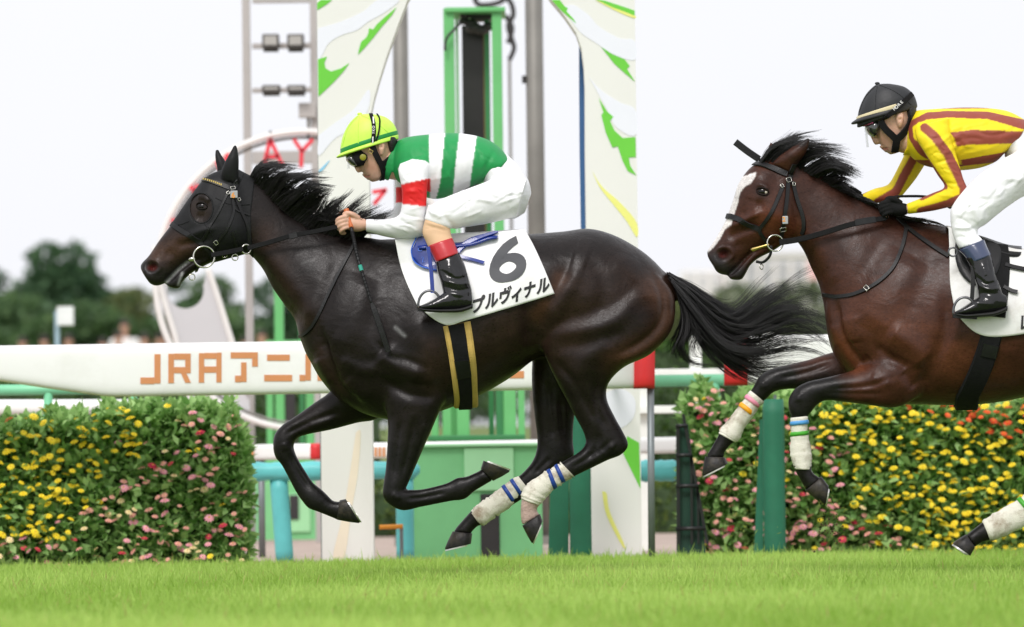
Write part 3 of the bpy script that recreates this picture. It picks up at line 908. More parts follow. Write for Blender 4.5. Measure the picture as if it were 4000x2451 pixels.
for lab, px, top, bot, cl in (('thick dark green padded post in front of the arch leg', 2262, 1560, 2150, [(2150, 1880), (2222, 1860), (2220, 2150), (2140, 2150)]), ('thick dark green padded post in front of the right flower wall', 3020, 1560, 2135, [(2968, 1640), (2985, 1640), (2980, 2135), (2944, 2135)])):
    Yp = 35.85 if px < 2500 else 36.3; r_ = empty('padded_post', P(px, ground_py(px, Yp), Yp), lab, 'post', 'dark green padded posts')
    a = P(px, top, Yp); w = 43 * Yp / FPX
    pts = spline([(a[0], Yp, 0), (a[0], Yp, a[2] * .5), (a[0], Yp, a[2])], 12)
    mobj('pad', *g_tube(pts, [w] * 11 + [w * .93], 24), M_POSTGREEN, r_, smooth=True)
    mobj('top_pin', *g_tube([(a[0] + .01, Yp, a[2] - .01), (a[0] + .01, Yp, a[2] + .022)], .008, 8), M_GREYPOST, r_)
    V, F = g_prism([P(x, y, Yp + .06) if y < 2100 else np.array((P(x, y, Yp + .06)[0], Yp + .06, 0)) for x, y in cl][::-1], (0, .03, 0))
    mobj('wrap_flap', V, F, M_POSTGREEN, r_)

# black planter rack at the end of the right wall
rk = empty('planter_rack', P(2700, ground_py(2700, 35.8), 35.8), 'black slanted plastic rack with dark green panel at the end of the flower wall', 'rack')
Yk = 36.5
gz = lambda px: (P(px, 2100, Yk)[0], Yk, 0.0)
M_RACK = mat('black_plastic', (.012, .013, .013, 1), rough=.4, var=.2); M_RACKPANEL = mat('dark_green_panel', srgb(16, 62, 46), rough=.5, var=.1)
mobj('panel', *g_prism([P(2642, 1665, Yk), P(2688, 1660, Yk), (P(2762, 2110, Yk)[0], Yk, .0), (P(2642, 2110, Yk)[0], Yk, .0)][::-1], (0, .02, 0)), M_RACKPANEL, rk)
for a, b, w in (((2647, 1658), (2650, 2128), .018), ((2668, 1618), (2764, 2126), .016), ((2700, 1780), (2702, 2126), .012), ((2725, 1900), (2728, 2126), .010)):
    mobj('upright', *g_bar(P(*a, Yk - .03), P(*b, Yk - .03), w, .03), M_RACK, rk)
for y, x1_ in ((1780, 2700), (1900, 2726), (2066, 2756), (1665, 2685)):
    mobj('crossbar', *g_tube([P(2640, y, Yk - .045), P(x1_, y - 2, Yk - .045)], .011, 10), M_RACK, rk, smooth=True)

# ------------------------------------------------------------------ winning arch
M_ARCH = mat('cream_panel', srgb(232, 232, 226), rough=.5, var=.015, scale=2); M_LAV = mat('pale_lavender_print', srgb(234, 236, 244), rough=.5, var=.01)
M_LEAFGREEN = mat('leaf_green_print', srgb(108, 204, 62), rough=.5, var=.03); M_YELLOWP = mat('pale_yellow_print', srgb(236, 236, 130), rough=.5, var=.03); M_BEIGEP = mat('beige_print', srgb(238, 226, 204), rough=.5, var=.02)
M_BLUEEDGE = mat('blue_edge_paint', srgb(48, 92, 140), rough=.5, var=.05); M_SKYP = mat('light_blue_print', srgb(140, 205, 236), rough=.5)
YA = 36.3
arch = empty('winning_arch', P(1870, ground_py(1870, YA), YA), 'tall cream winning arch printed with green leaf shapes behind the dark horse', 'arch')
def apt(p, Y): return P(p[0], p[1], Y) if p[1] < 2100 else np.array((P(p[0], p[1], Y)[0], Y, 0.0))
inner = [(1460, 2185), (1453, 1550), (1445, 900), (1441, 600), (1443, 520), (1449, 440), (1462, 380), (1482, 310), (1512, 215), (1550, 110), (1592, 0), (1640, -90), (1720, -180), (1860, -250), (2000, -180), (2090, -90), (2153, 0), (2205, 62), (2250, 128), (2272, 190), (2281, 260), (2285, 340), (2286, 600), (2290, 900), (2297, 1500), (2303, 2185)]
outer = [(2508, 2185), (2498, 1400), (2480, 0), (2474, -450), (1232, -450), (1237, 0), (1250, 1300), (1258, 2185)]
poly = [apt(p, YA) for p in inner + outer]
V, F = g_prism(poly, (0, .30, 0)); mobj('panel', V, F, M_ARCH, arch)
blue = [(2262, 176), (2276, 205), (2283, 262), (2286, 345), (2287, 600), (2291, 900), (2297, 1500), (2303, 2185), (2284, 2185), (2276, 1500), (2269, 900), (2264, 600), (2262, 300)]
V, F = g_prism([apt(p, YA + .31) for p in blue], (0, .03, 0)); mobj('blue_edge', V, F, M_BLUEEDGE, arch)
edg = [(1233, -400), (1236, -400), (1258, 2185), (1254, 2185)]
V, F = g_prism([apt(p, YA + .02) for p in edg], (0, .26, 0)); mobj('side_trim', V, F, M_GREYPOST, arch)
prints = [
 (M_LAV, 3, [(1241, 112), (1330, 86), (1420, 45), (1478, 0), (1560, 0), (1505, 48), (1440, 85), (1395, 118), (1330, 140), (1282, 172), (1262, 210), (1241, 232)]),
 (M_LAV, 3, [(1244, 530), (1310, 480), (1385, 425), (1440, 350), (1441, 420), (1390, 500), (1310, 540), (1245, 610)]),
 (M_LEAFGREEN, 6, [(1239, 12), (1255, 0), (1298, 0), (1272, 20), (1239, 40)]),
 (M_LEAFGREEN, 6, [(1548, 30), (1500, 70), (1470, 98), (1458, 116), (1441, 111), (1439, 130), (1432, 146), (1411, 164), (1406, 180), (1398, 214), (1422, 190), (1456, 150), (1492, 104), (1532, 58)]),
 (M_LEAFGREEN, 6, [(1242, 232), (1277, 222), (1267, 245), (1271, 267), (1293, 280), (1332, 268), (1364, 247), (1343, 278), (1300, 325), (1244, 378)]),
 (M_SKYP, 6, [(1246, 666), (1288, 626), (1264, 662), (1247, 674)]),
 (M_BEIGEP, 3, [(1390, 1690), (1409, 1690), (1398, 1850), (1372, 2000), (1345, 2180), (1300, 2180), (1345, 1980)]),
 (M_LAV, 3, [(2200, 30), (2240, 20), (2300, 60), (2340, 105), (2420, 150), (2478, 160), (2480, 235), (2400, 215), (2330, 170), (2262, 122)]),
 (M_LAV, 3, [(2300, 300), (2345, 350), (2420, 400), (2482, 430), (2483, 530), (2410, 500), (2372, 430)]),
 (M_LEAFGREEN, 6, [(2154, 0), (2186, 0), (2206, 26), (2218, 32), (2213, 45), (2241, 75), (2251, 93), (2220, 66), (2186, 36)]),
 (M_YELLOWP, 5, [(2325, 0), (2365, 12), (2420, 36), (2479, 60), (2479, 72), (2430, 54), (2380, 30)]),
 (M_LEAFGREEN, 7, [(2325, -4), (2365, 4), (2420, 22), (2479, 42), (2479, 62), (2440, 46), (2390, 28)]),
 (M_LEAFGREEN, 6, [(2349, 185), (2390, 212), (2440, 233), (2460, 258), (2449, 270), (2481, 320), (2440, 286), (2400, 250)]),
 (M_LEAFGREEN, 6, [(2339, 384), (2372, 437), (2396, 457), (2383, 473), (2400, 510), (2432, 540), (2482, 536), (2484, 614), (2456, 616), (2462, 649), (2486, 686), (2452, 669), (2432, 629), (2413, 572), (2392, 577), (2366, 518), (2349, 450), (2357, 440)]),
 (M_YELLOWP, 5, [(2313, 669), (2352, 730), (2420, 790), (2486, 868), (2488, 928), (2446, 862), (2392, 795), (2345, 735)]),
 (M_LEAFGREEN, 6, [(2450, 1704), (2496, 1730), (2502, 1910), (2434, 1772)]),
 (M_YELLOWP, 5, [(2352, 1920), (2370, 1930), (2382, 2000), (2440, 2130), (2428, 2130), (2368, 2010)]),
 (M_LAV, 3, [(2305, 1560), (2420, 1520), (2480, 1560), (2470, 1640), (2400, 1680), (2310, 1650)]),
]
for m_, dz, pl in prints:
    sp = spline(pl + [pl[0]], len(pl) * 4)[:-1] if m_ is not M_LEAFGREEN else spline(pl + [pl[0]], len(pl) * 2)[:-1]
    sp = np.array(pl, float) if m_ is M_LEAFGREEN else sp
    V, F = g_prism([P(x, y, YA - .0012 - dz * .0004) for x, y in sp], (0, .001, 0))
    mobj('print', V, F, m_, arch)

# ------------------------------------------------------------------ green steel frames, huts, columns
M_GREENSTEEL = mat('green_painted_steel', srgb(104, 184, 112), rough=.4, var=.06, scale=4); M_GREENDARK = mat('deep_green_steel', srgb(52, 124, 72), rough=.4, var=.08)
M_DARKBOX = mat('dark_equipment', srgb(46, 44, 44), rough=.5, var=.2, scale=8); M_MIRROR = mat('dim_mirror', (.035, .033, .032, 1), rough=.25, metal=.3, var=.4, scale=2)
M_PALEGREEN = mat('pale_green_panel', srgb(160, 218, 164), rough=.5, var=.03); M_HUTGREEN = mat('hut_green', srgb(122, 194, 132), rough=.5, var=.04)
M_COLUMN = mat('weathered_column', srgb(126, 124, 118), rough=.55, metal=.3, var=.18, scale=3, bump=.1)
def beam(nm, x0, x1, ytop, Y, d, m, parent, ybot=None):
    a, b = P((x0 + x1) / 2, ytop, Y), (P((x0 + x1) / 2, ybot, Y) if ybot else np.array((0, 0, 0.)))
    w = (x1 - x0) * Y / FPX
    return mobj(nm, *g_box((a[0] if ybot else P((x0 + x1) / 2, 1100, Y)[0], Y + d / 2, (a[2] + b[2]) / 2), (w, d, a[2] - b[2])), m, parent, bevel=.006)
tw = empty('finish_tower', P(1870, ground_py(1870, 42), 42), 'tall narrow green steel tower with dark glass seen through the arch', 'tower')
beam('post', 1744, 1786, 32, 42, .07, M_GREENSTEEL, tw); beam('post', 1933, 1972, 32, 42, .07, M_GREENSTEEL, tw)
beam('inner_post', 1790, 1802, 45, 42.25, .05, M_PALEGREEN, tw); beam('inner_post', 1903, 1924, 45, 42.3, .06, M_GREENDARK, tw)
beam('lintel', 1738, 1974, 28, 41.97, .7, M_GREENSTEEL, tw, 47)
beam('mirror_panel', 1803, 1902, 100, 42.4, .05, M_MIRROR, tw, 1060)
beam('side_rail', 1886, 1893, 100, 42.33, .03, mat('bronze_strip', srgb(120, 96, 60), rough=.5), tw, 1060)
cu = beam('camera_unit', 1838, 1932, 44, 42.2, .35, M_DARKBOX, tw, 74)
for (x, y, r) in ((1818, 62, .03), (1812, 84, .028), (1850, 110, .045), (1880, 118, .04), (1910, 104, .035), (1840, 92, .035)):
    mobj('lamp_housing', *g_sphere(P(x, y, 42.2), r, 12, 8, (1.2, 1, .8)), M_DARKBOX, cu, smooth=True)
mobj('cable', *g_tube(spline([P(1800, 90, 42), P(1770, 120, 41.95), P(1745, 150, 41.95), P(1738, 190, 41.95), P(1744, 196, 41.95)], 14), .008, 8), M_DARKBOX, tw, smooth=True)
for x0, x1, yt in ((1677, 1706, 1250), (1722, 1757, 1250), (1778, 1828, 1100), (1931, 1959, 1100), (1962, 2010, 1100), (2017, 2044, 1250)): beam('lower_post', x0, x1, yt, 41.6, .08, M_GREENSTEEL if x0 != 1931 else M_GREENDARK, tw)
beam('base_beam', 1670, 2052, 1700, 41.55, .06, M_GREENDARK, tw, 1722)
beam('cross_beam', 1670, 2052, 1290, 41.55, .06, M_GREENSTEEL, tw, 1315)
beam('cross_beam', 1740, 1975, 700, 41.98, .05, M_GREENSTEEL, tw, 715)
fr = empty('steel_frame', P(1130, ground_py(1130, 50.2), 50.2), 'green steel frame of upright posts behind the rail left of the arch', 'frame')
for x0, x1, yt, m_ in ((1040, 1066, 1500, M_GREENSTEEL), (1070, 1106, 1096, M_GREENSTEEL), (1114, 1152, 1500, M_DARKBOX), (1166, 1186, 1280, M_GREENDARK), (1190, 1222, 1200, M_GREENSTEEL)): beam('post', x0, x1, yt, 50.15, .07, m_, fr, 1884)
beam('beam', 1036, 1226, 1790, 50.07, .06, M_GREENSTEEL, fr, 1815); beam('beam', 1036, 1226, 1330, 50.07, .05, M_GREENSTEEL, fr, 1345)
hut = empty('green_hut', P(1830, ground_py(1830, 38.6), 38.6), 'low green hut with pale centre panel behind the legs of the dark horse', 'hut')
beam('wall', 1562, 2108, 1742, 38.6, .9, M_HUTGREEN, hut)
beam('pale_panel', 1812, 2006, 1748, 38.58, .02, M_PALEGREEN, hut, 1918)
beam('roof_edge', 1556, 2114, 1734, 38.56, .98, M_PALEGREEN, hut, 1746)
beam('dark_opening', 1866, 1940, 1930, 38.585, .014, M_DARKBOX, hut)  # flat dark sheet on the wall paints the shade of an open recess
beam('corner_trim', 1562, 1600, 1760, 38.585, .01, M_PALEGREEN, hut)
hut = empty('green_cabinet', P(1120, ground_py(1120, 50), 50), 'pale green cabinet with a small dark window under the teal barrier', 'cabinet')
beam('body', 982, 1258, 1880, 50, .5, M_HUTGREEN, hut); beam('plinth', 1122, 1212, 1930, 49.98, .015, M_PALEGREEN, hut, 2080); beam('window', 1130, 1166, 1934, 49.965, .012, M_DARKBOX, hut, 2030)
ob = P(1525, 2058, 37.4); r_ = empty('orange_baton', (ob[0], 37.4, 0), 'small orange handle beside the green hut', 'handle')
mobj('grip', *g_tube([P(1482, 2060, 37.4), P(1574, 2057, 37.4)], .013, 12), mat('orange_plastic', srgb(232, 150, 40), rough=.4), r_, smooth=True); mobj('stand', *g_tube([P(1568, 2060, 37.42), (P(1568, 2060, 37.42)[0], 37.42, 0)], .01, 8), M_GREYPOST, r_)
for lab, x0, x1 in (('grey column left of the green tower, seen through the arch', 1538, 1598), ('grey column right of the green tower, seen through the arch', 2056, 2126)):
    Yc = 45.0; a = P((x0 + x1) / 2, 500, Yc); r_ = empty('support_column', (a[0], Yc, 0), lab, 'column', 'grey columns in the arch')
    w = (x1 - x0) / 2 * Yc / FPX
    mobj('shaft', *g_tube([(a[0], Yc, 0), (a[0], Yc, 2.2), (a[0], Yc, 4.4)], w, 28), M_COLUMN, r_, smooth=True)
    mobj('base_plate', *g_box((a[0], Yc, .03), (w * 3, w * 3, .06)), M_COLUMN, r_)
    if x0 > 2000: mobj('bracket', *g_box((a[0] - w - .012, Yc - .02, zpx(2050, 312, Yc)), (.025, .03, .05)), M_DARKBOX, r_)
# dark scroll of ironwork high behind the tower
r_ = empty('iron_scroll', P(1960, ground_py(1960, 52), 52), 'dark curled ironwork on a thin pole high behind the green tower', 'ironwork')
for pts in ([(1850, -60), (1860, 10), (1900, 20), (1960, 5), (2000, -40)], [(1960, -20), (1995, 10), (2005, 60), (1985, 100), (1998, 150), (2008, 190), (1990, 235)], [(1975, 60), (2000, 110), (1985, 170)]):
    mobj('scroll', *g_tube(spline([P(x, y, 52) for x, y in pts], 24), .02, 8), M_DARKBOX, r_, smooth=True)
_a = P(1990, 235, 52); mobj('pole', *g_tube([_a, (_a[0], 52, 0)], .012, 8), M_COLUMN, r_)

# floodlight mast
YM = 48.0
M_MAST = mat('pale_grey_mast', srgb(176, 172, 168), rough=.5, var=.06, scale=3); M_LAMPBOX = mat('floodlight_housing', srgb(78, 76, 74), rough=.5, var=.1); M_LAMPGLASS = mat('floodlight_glass', srgb(170, 168, 162), rough=.2, var=.05)
ms = empty('floodlight_mast', P(1100, ground_py(1100, YM), YM), 'pale grey ladder mast with four floodlights at upper left', 'mast')
beam('post', 957, 988, -300, YM, .06, M_MAST, ms); beam('post', 1222, 1250, -300, YM, .06, M_MAST, ms)
for y0, y1 in ((-18, 12), (168, 190), (342, 362), (590, 640), (-220, -200)): beam('crossbar', 985, 1226, y0, YM + .01, .04, M_MAST, ms, y1)
for cx, cy, w, h in ((1058, 163, 66, 56), (1155, 163, 66, 56), (1060, 350, 72, 32), (1158, 350, 72, 32)):
    sc_ = YM / FPX; p = P(cx, cy, YM - .1)
    fl_ = mobj('floodlight', *g_box(p, (w * sc_, .12, h * sc_)), M_LAMPBOX, ms, bevel=.01)
    mobj('glass', *g_box(p + (0, -.064, .004), (w * sc_ * .74, .01, h * sc_ * (.62 if h > 40 else .3))), M_LAMPGLASS, fl_)
    mobj('bracket', *g_box(p + (0, .02, -h * sc_ * .62), (w * sc_ * .9, .05, .018)), M_LAMPBOX, fl_)
beam('junction_box', 1166, 1234, 402, YM - .05, .1, M_MAST, ms, 460); beam('conduit', 1198, 1212, 460, YM - .02, .03, M_COLUMN, ms, 500)

# wheel sign: white ring, red letters, tapering grey foot
YW = 47.2
M_REDLET = mat('red_sign_letters', srgb(226, 62, 76), rough=.4, var=.04); M_RING = mat('white_ring_paint', srgb(226, 224, 220), rough=.4, var=.03); M_FOOT = mat('light_grey_sheet', srgb(196, 196, 198), rough=.5, var=.04, scale=2)
ws = empty('wheel_sign', P(830, ground_py(830, YW), YW), 'big white ring sign with red letters and a grey foot behind the dark head', 'sign')
cw = P(1190, 1096, YW); sc_ = YW / FPX
mobj('ring', *g_torus(cw, (1, 0, 0), (0, 0, 1), 582 * sc_, 13 * sc_, 120, 14), M_RING, ws, smooth=True)
mobj('inner_ring', *g_torus(cw + (0, .03, 0), (1, 0, 0), (0, 0, 1), 560 * sc_, 6 * sc_, 120, 10), M_COLUMN, ws, smooth=True)
def sgn(strk, w=16):
    for s in strk:
        for a, b in zip(s[:-1], s[1:]): yield g_bar(P(*a, YW - .03), P(*b, YW - .03), w * sc_, .04)
for nm, st_ in (('letter', [[(1030, 655), (1055, 545)], [(1055, 545), (1105, 650)], [(1040, 615), (1088, 612)]]), ('letter', [[(1148, 545), (1178, 590)], [(1222, 545), (1180, 592)], [(1179, 588), (1176, 655)]]), ('letter', [[(846, 628), (862, 668)], [(890, 600), (876, 660)]]),
                ('letter', [[(742, 730), (790, 768)], [(772, 722), (760, 760)]]), ('letter', [[(672, 860), (712, 872)], [(690, 880), (668, 905)]]), ('letter', [[(1455, 752), (1512, 742)], [(1505, 745), (1460, 800)]])):
    V, F = join_geo(list(sgn(st_))); mobj(nm, V, F, M_REDLET, ws)
for a, b in (((1060, 545), (1056, 512)), ((1204, 545), (1206, 505))): mobj('letter_hanger', *g_bar(P(*a, YW), P(*b, YW), 10 * sc_, .03), M_DARKBOX, ws)
arc = [(724 + 72 * math.cos(t), 1134 + 72 * math.sin(t)) for t in np.linspace(-.25, math.pi + .25, 18)]
foot = [(604, 960), (612, 1050), (640, 1170), (690, 1335), (735, 1550), (765, 1640), (810, 1690), (900, 1700), (950, 1660), (975, 1600), (972, 1540), (905, 1335), (850, 1160), (812, 1050)] + arc + [(632, 1060), (622, 960)]
V, F = g_prism([P(x, y, YW + .03) for x, y in foot], (0, .08, 0)); mobj('foot', V, F, M_FOOT, ws)
for ed in ([(604, 960), (612, 1050), (640, 1170), (690, 1335), (735, 1550), (765, 1640)], [(812, 1050), (850, 1160), (905, 1335), (972, 1540)]):
    mobj('foot_edge', *g_tube(spline([P(x, y, YW + .02) for x, y in ed], 24), .022, 10), M_RING, ws, smooth=True)
_a = P(850, 1690, YW); mobj('stem', *g_box((_a[0], YW + .07, _a[2] / 2 + .02), (.12, .06, _a[2] + .04)), M_FOOT, ws)

# white panel on a pole
YS = 62.0
sg = empty('signboard', P(221, ground_py(221, YS), YS), 'small white square board on a thin pole before the left trees', 'sign')
beam('board', 222, 286, 1198, YS, .1, mat('white_board', srgb(238, 240, 240), rough=.5), sg, 1272)
beam('pole', 211, 230, 1216, YS + .12, .05, mat('pale_blue_pole', srgb(160, 185, 200), rough=.5), sg)

# clipped hedge behind the rails
def hedge(label, x0, x1, top, Y, dep, dens, seed, cols):
    r_ = empty('clipped_hedge', P((x0 + x1) / 2, ground_py((x0 + x1) / 2, Y), Y), label, 'hedge', 'clipped hedges')
    R = rng(seed); a, b = P(x0, top, Y), P(x1, top, Y); h = (a[2] + b[2]) / 2; w = b[0] - a[0]
    mobj('core', *g_box(((a[0] + b[0]) / 2, Y + dep / 2 + .06, h / 2 - .02), (w - .1, dep, h - .04)), M_PLANTER, r_)
    n = int(w * h * dens); X = R.uniform(a[0], b[0], n); z = R.uniform(0, h, n); y = Y + R.uniform(-.05, .08, n)
    N0 = np.tile((0, -1., .3), (n, 1)); k = R.random(n) < .3; z[k] = h - R.uniform(-.03, .05, k.sum()); y[k] = Y + R.uniform(0, dep, k.sum()); N0[k] = (0, -.2, 1)
    V, F, C = leaf_cloud(np.stack((X, y, z), 1), N0, .05, R, leaf_cols(n, R, *cols), wide=.42)
    tag(mobj('foliage', V, F, M_LEAF, r_, smooth=True, colors=C), kind='stuff')
hedge('dark clipped hedge behind the left white rail', -700, 1500, 1500, 52.5, .8, 1100, 61, ((.03, .08, .018), (.11, .22, .05)))
hedge('dark clipped hedge behind the fence right of the arch', 2280, 4800, 1345, 52.5, .8, 1100, 62, ((.03, .08, .018), (.13, .24, .05)))
r_ = hedge('low olive shrubs under the teal barriers', 1380, 2720, 1900, 51.5, .5, 1300, 63, ((.05, .10, .02), (.20, .26, .06)))

# ------------------------------------------------------------------ trees, building, spectators far away
M_BARK = mat('bark', srgb(84, 70, 58), rough=.9, var=.25, scale=2, bump=.5, bscale=8)
def tree(label, px, top, Y, wpx, seed, cols, lobes=9, nl=5200, flat=.62, name='tree', base=0.0):
    R = rng(seed); s = Y / FPX
    x = P(px, 1500, Y)[0]; H = zpx(px, top, Y) - base; W = wpx * s
    r_ = empty(name, (x, Y, base), label, 'tree', 'trees beyond the course')
    tr = spline([(x, Y, base), (x + R.normal(0, .15), Y, base + H * .35), (x + R.normal(0, .3), Y, base + H * .8)], 10)
    g = [g_tube(tr, np.linspace(H * .035, H * .012, 10), 9)]
    cs_ = []
    for i in range(lobes):
        t = R.uniform(.0, 1); a = R.uniform(0, 6.28); rr = W * .5 * (1 - .55 * abs(t - .35)) * R.uniform(.35, .85)
        c = np.array((x + math.cos(a) * rr, Y + math.sin(a) * rr, base + H * (.40 + .46 * t)))
        cs_.append((c, W * R.uniform(.17, .30) * (1 - .3 * t)))
    cs_.append((np.array((x, Y, base + H - W * .12)), W * .2))
    for q in (-.32, 0, .32): cs_.append((np.array((x + q * W, Y, base + H * .45)), W * .24))
    for c, r in cs_[:6]:
        j = tr[min(9, int(np.clip((c[2] - base) / H * 9, 2, 8)))]
        g.append(g_tube(spline([j, (j + c) / 2 + (0, 0, -.1 * H * .1), c], 6), np.linspace(H * .012, H * .004, 6), 6))
    V, F = join_geo(g); mobj('trunk', V, F, M_BARK, r_, smooth=True)
    PP, NN = [], []
    for c, r in cs_:
        n = nl // len(cs_); d = R.normal(0, 1, (n, 3)); d /= np.linalg.norm(d, axis=1)[:, None]
        rad = r * R.uniform(.35, 1.12, n) ** .6
        PP.append(c + d * rad[:, None] * (1, 1, flat)); NN.append(d)
    PP, NN = np.concatenate(PP), np.concatenate(NN)
    PP[:, 2] = np.minimum(PP[:, 2], base + H)
    V, F, C = leaf_cloud(PP, NN, max(.14, W * .052), R, leaf_cols(len(PP), R, *cols), wide=.5)
    tag(mobj('crown', V, F, M_LEAF, r_, smooth=True, colors=C))
PINE = ((.045, .095, .05), (.14, .25, .12)); OLIVE = ((.08, .11, .04), (.26, .30, .12)); MID = ((.055, .115, .05), (.18, .29, .11)); HAZY = ((.10, .13, .075), (.28, .33, .18))  # distance haze is mixed into these leaf pigments as paler tones
tree('big dark pine tree at the left edge of the skyline', 240, 962, 300, 640, 71, PINE, 20, 13000)
tree('dark pine tree cut by the left frame edge', -60, 1050, 300, 460, 72, PINE, 14, 8000)
tree('lower dark tree under the big pine', 60, 1150, 280, 520, 73, MID, 14, 7000)
tree('olive green tree between the big pine and the ring sign', 520, 1140, 290, 460, 74, OLIVE, 12, 7000)
tree('dark tree seen through the ring sign', 690, 1080, 310, 260, 75, PINE, 9)
tree('mottled green tree under the muzzle of the dark horse', 830, 1090, 300, 420, 76, MID, 12, 7000)
tree('dark green tree behind the green steel frame', 1080, 1100, 300, 460, 77, PINE, 12, 7000)
tree('dark low tree behind the white board', 330, 1190, 260, 620, 78, MID, 14, 8000)
tree('low tree behind the wheel sign foot', 760, 1200, 260, 620, 79, MID, 14, 8000)
for i, (px, top, w) in enumerate(((2620, 1150, 620), (2880, 1122, 640), (3130, 1116, 640), (3450, 1120, 640), (3800, 1100, 460), (4150, 1110, 460))):
    tree(['pale olive tree just right of the rump of the dark horse', 'hazy green tree below the building', 'hazy green tree before the chest of the bay horse', 'far tree hidden behind the shoulder of the bay horse', 'far tree behind the belly of the bay horse', 'far tree past the right frame edge'][i], px, top, 400, w, 80 + i, HAZY if i else OLIVE, 13, 6500)
for i, px in enumerate((1400, 1800, 2250)):
    tree(['far tree hidden behind the left leg of the arch', 'far tree hidden behind the dark horse', 'far tree hidden behind the right leg of the arch'][i], px, 1240, 380, 460, 90 + i, MID, 8, 3000)

M_CONC = mat('pale_concrete', srgb(240, 234, 232), rough=.8, var=.04); M_WIN = mat('window_glass', srgb(176, 178, 184), rough=.15, var=.1); M_BALC = mat('balcony_white', srgb(222, 216, 214), rough=.7, var=.03); M_SIGNRED = mat('faded_red_sign', srgb(238, 190, 188), rough=.6)
YB = 900.0; sB = YB / FPX
bd = empty('apartment_building', P(2950, ground_py(2950, YB), YB), 'pale low apartment building with window bands on the right skyline', 'building')
def bbox_(nm, x0, x1, y0, y1, dY, dep, m, par=bd):
    a, b = P(x0, y0, YB), P(x1, y1, YB); return mobj(nm, *g_box(((a[0] + b[0]) / 2, YB + dY + dep / 2, (a[2] + b[2]) / 2), (b[0] - a[0], dep, a[2] - b[2])), m, par)
bbox_('wall', 2830, 3215, 1000, 1500, 0, 14, M_CONC); bbox_('wing', 2665, 2829, 1058, 1500, 2, 10, M_CONC); bbox_('roof_parapet', 2822, 3222, 988, 1001, -.5, 15, M_BALC)
for y in (1022, 1062, 1102, 1142):
    for x in range(2850, 3150, 62):
        w_ = bbox_('window', x, x + 44, y, y + 22, -.12, .1, M_WIN); bbox_('sill', x - 4, x + 48, y + 23, y + 28, -.5, .4, M_BALC, w_)
for y in (1075, 1110):
    for x in range(2680, 2820, 50): bbox_('window', x, x + 34, y, y + 18, 1.88, .1, M_WIN)
bbox_('sign_panel', 3158, 3205, 1020, 1090, -.3, .25, M_SIGNRED)

HUMAN = dict(
 body=[[(-.075, 1.70, .075, 1.70, .07), (-.08, 1.60, .08, 1.60, .085), (-.06, 1.50, .06, 1.50, .07), (-.055, 1.42, .055, 1.42, .055), (-.17, 1.36, .17, 1.36, .10), (-.2, 1.2, .2, 1.2, .12), (-.17, 1.0, .17, 1.0, .11), (-.18, .9, .18, .9, .12)],
       [(-.26, 1.36, -.14, 1.38, .06), (-.31, 1.1, -.21, 1.1, .05), (-.29, .85, -.21, .85, .04), (-.29, .72, -.23, .72, .03)], [(.14, 1.38, .26, 1.36, .06), (.21, 1.1, .31, 1.1, .05), (.21, .85, .29, .85, .04), (.23, .72, .29, .72, .03)],
       [(-.19, .95, .0, .95, .1), (-.17, .5, -.04, .5, .07), (-.15, .08, -.06, .08, .05), (-.15, 0, -.05, 0, .06)], [(.0, .95, .19, .95, .1), (.04, .5, .17, .5, .07), (.06, .08, .15, .08, .05), (.05, 0, .15, 0, .06)]])
def fig(parts, grow=0.0, zr=(-1, 9)):
    g = []
    for st in parts:
        s = spline(np.array(st), len(st) * 3); s = s[(s[:, 1] > zr[0]) & (s[:, 1] < zr[1])]
        if len(s) < 3: continue
        th = np.linspace(0, 6.2832, 14, endpoint=False); R_ = []
        for x0, z0, x1, z1, d in s:
            R_.append(np.stack(((x0 + x1) / 2 + np.cos(th) * ((x1 - x0) / 2 + grow), np.sin(th) * (d + grow), np.full(14, (z0 + z1) / 2)), 1))
        k = len(R_); V = np.concatenate(R_ + [R_[0].mean(0)[None] + (0, 0, .03 * (1 if s[0][1] > s[-1][1] else -1)), R_[-1].mean(0)[None]])
        F = [(i * 14 + j, i * 14 + (j + 1) % 14, (i + 1) * 14 + (j + 1) % 14, (i + 1) * 14 + j) for i in range(k - 1) for j in range(14)] + [(k * 14, (j + 1) % 14, j) for j in range(14)] + [(k * 14 + 1, (k - 1) * 14 + j, (k - 1) * 14 + (j + 1) % 14) for j in range(14)]
        g.append((V, F))
    V, F = voxel_union(g, .02); E = edges_of(F); return lap_smooth(V, E, 3, .5, -.52), F
fb, fs, ft = fig(HUMAN['body']), fig(HUMAN['body'][:3], .015, (.9, 1.4)), fig([HUMAN['body'][0]] + HUMAN['body'][3:], .015, (.1, 1.0))
hs_ = g_sphere((0, .01, 1.66), .098, 16, 10, (.92, 1, .9))
M_FARSKIN = mat('spectator_skin', (0.52, 0.30, 0.21, 1), rough=.6)
M_FHAIR = mat('spectator_hair', (.03, .022, .018, 1), rough=.7)
YP = 128.0
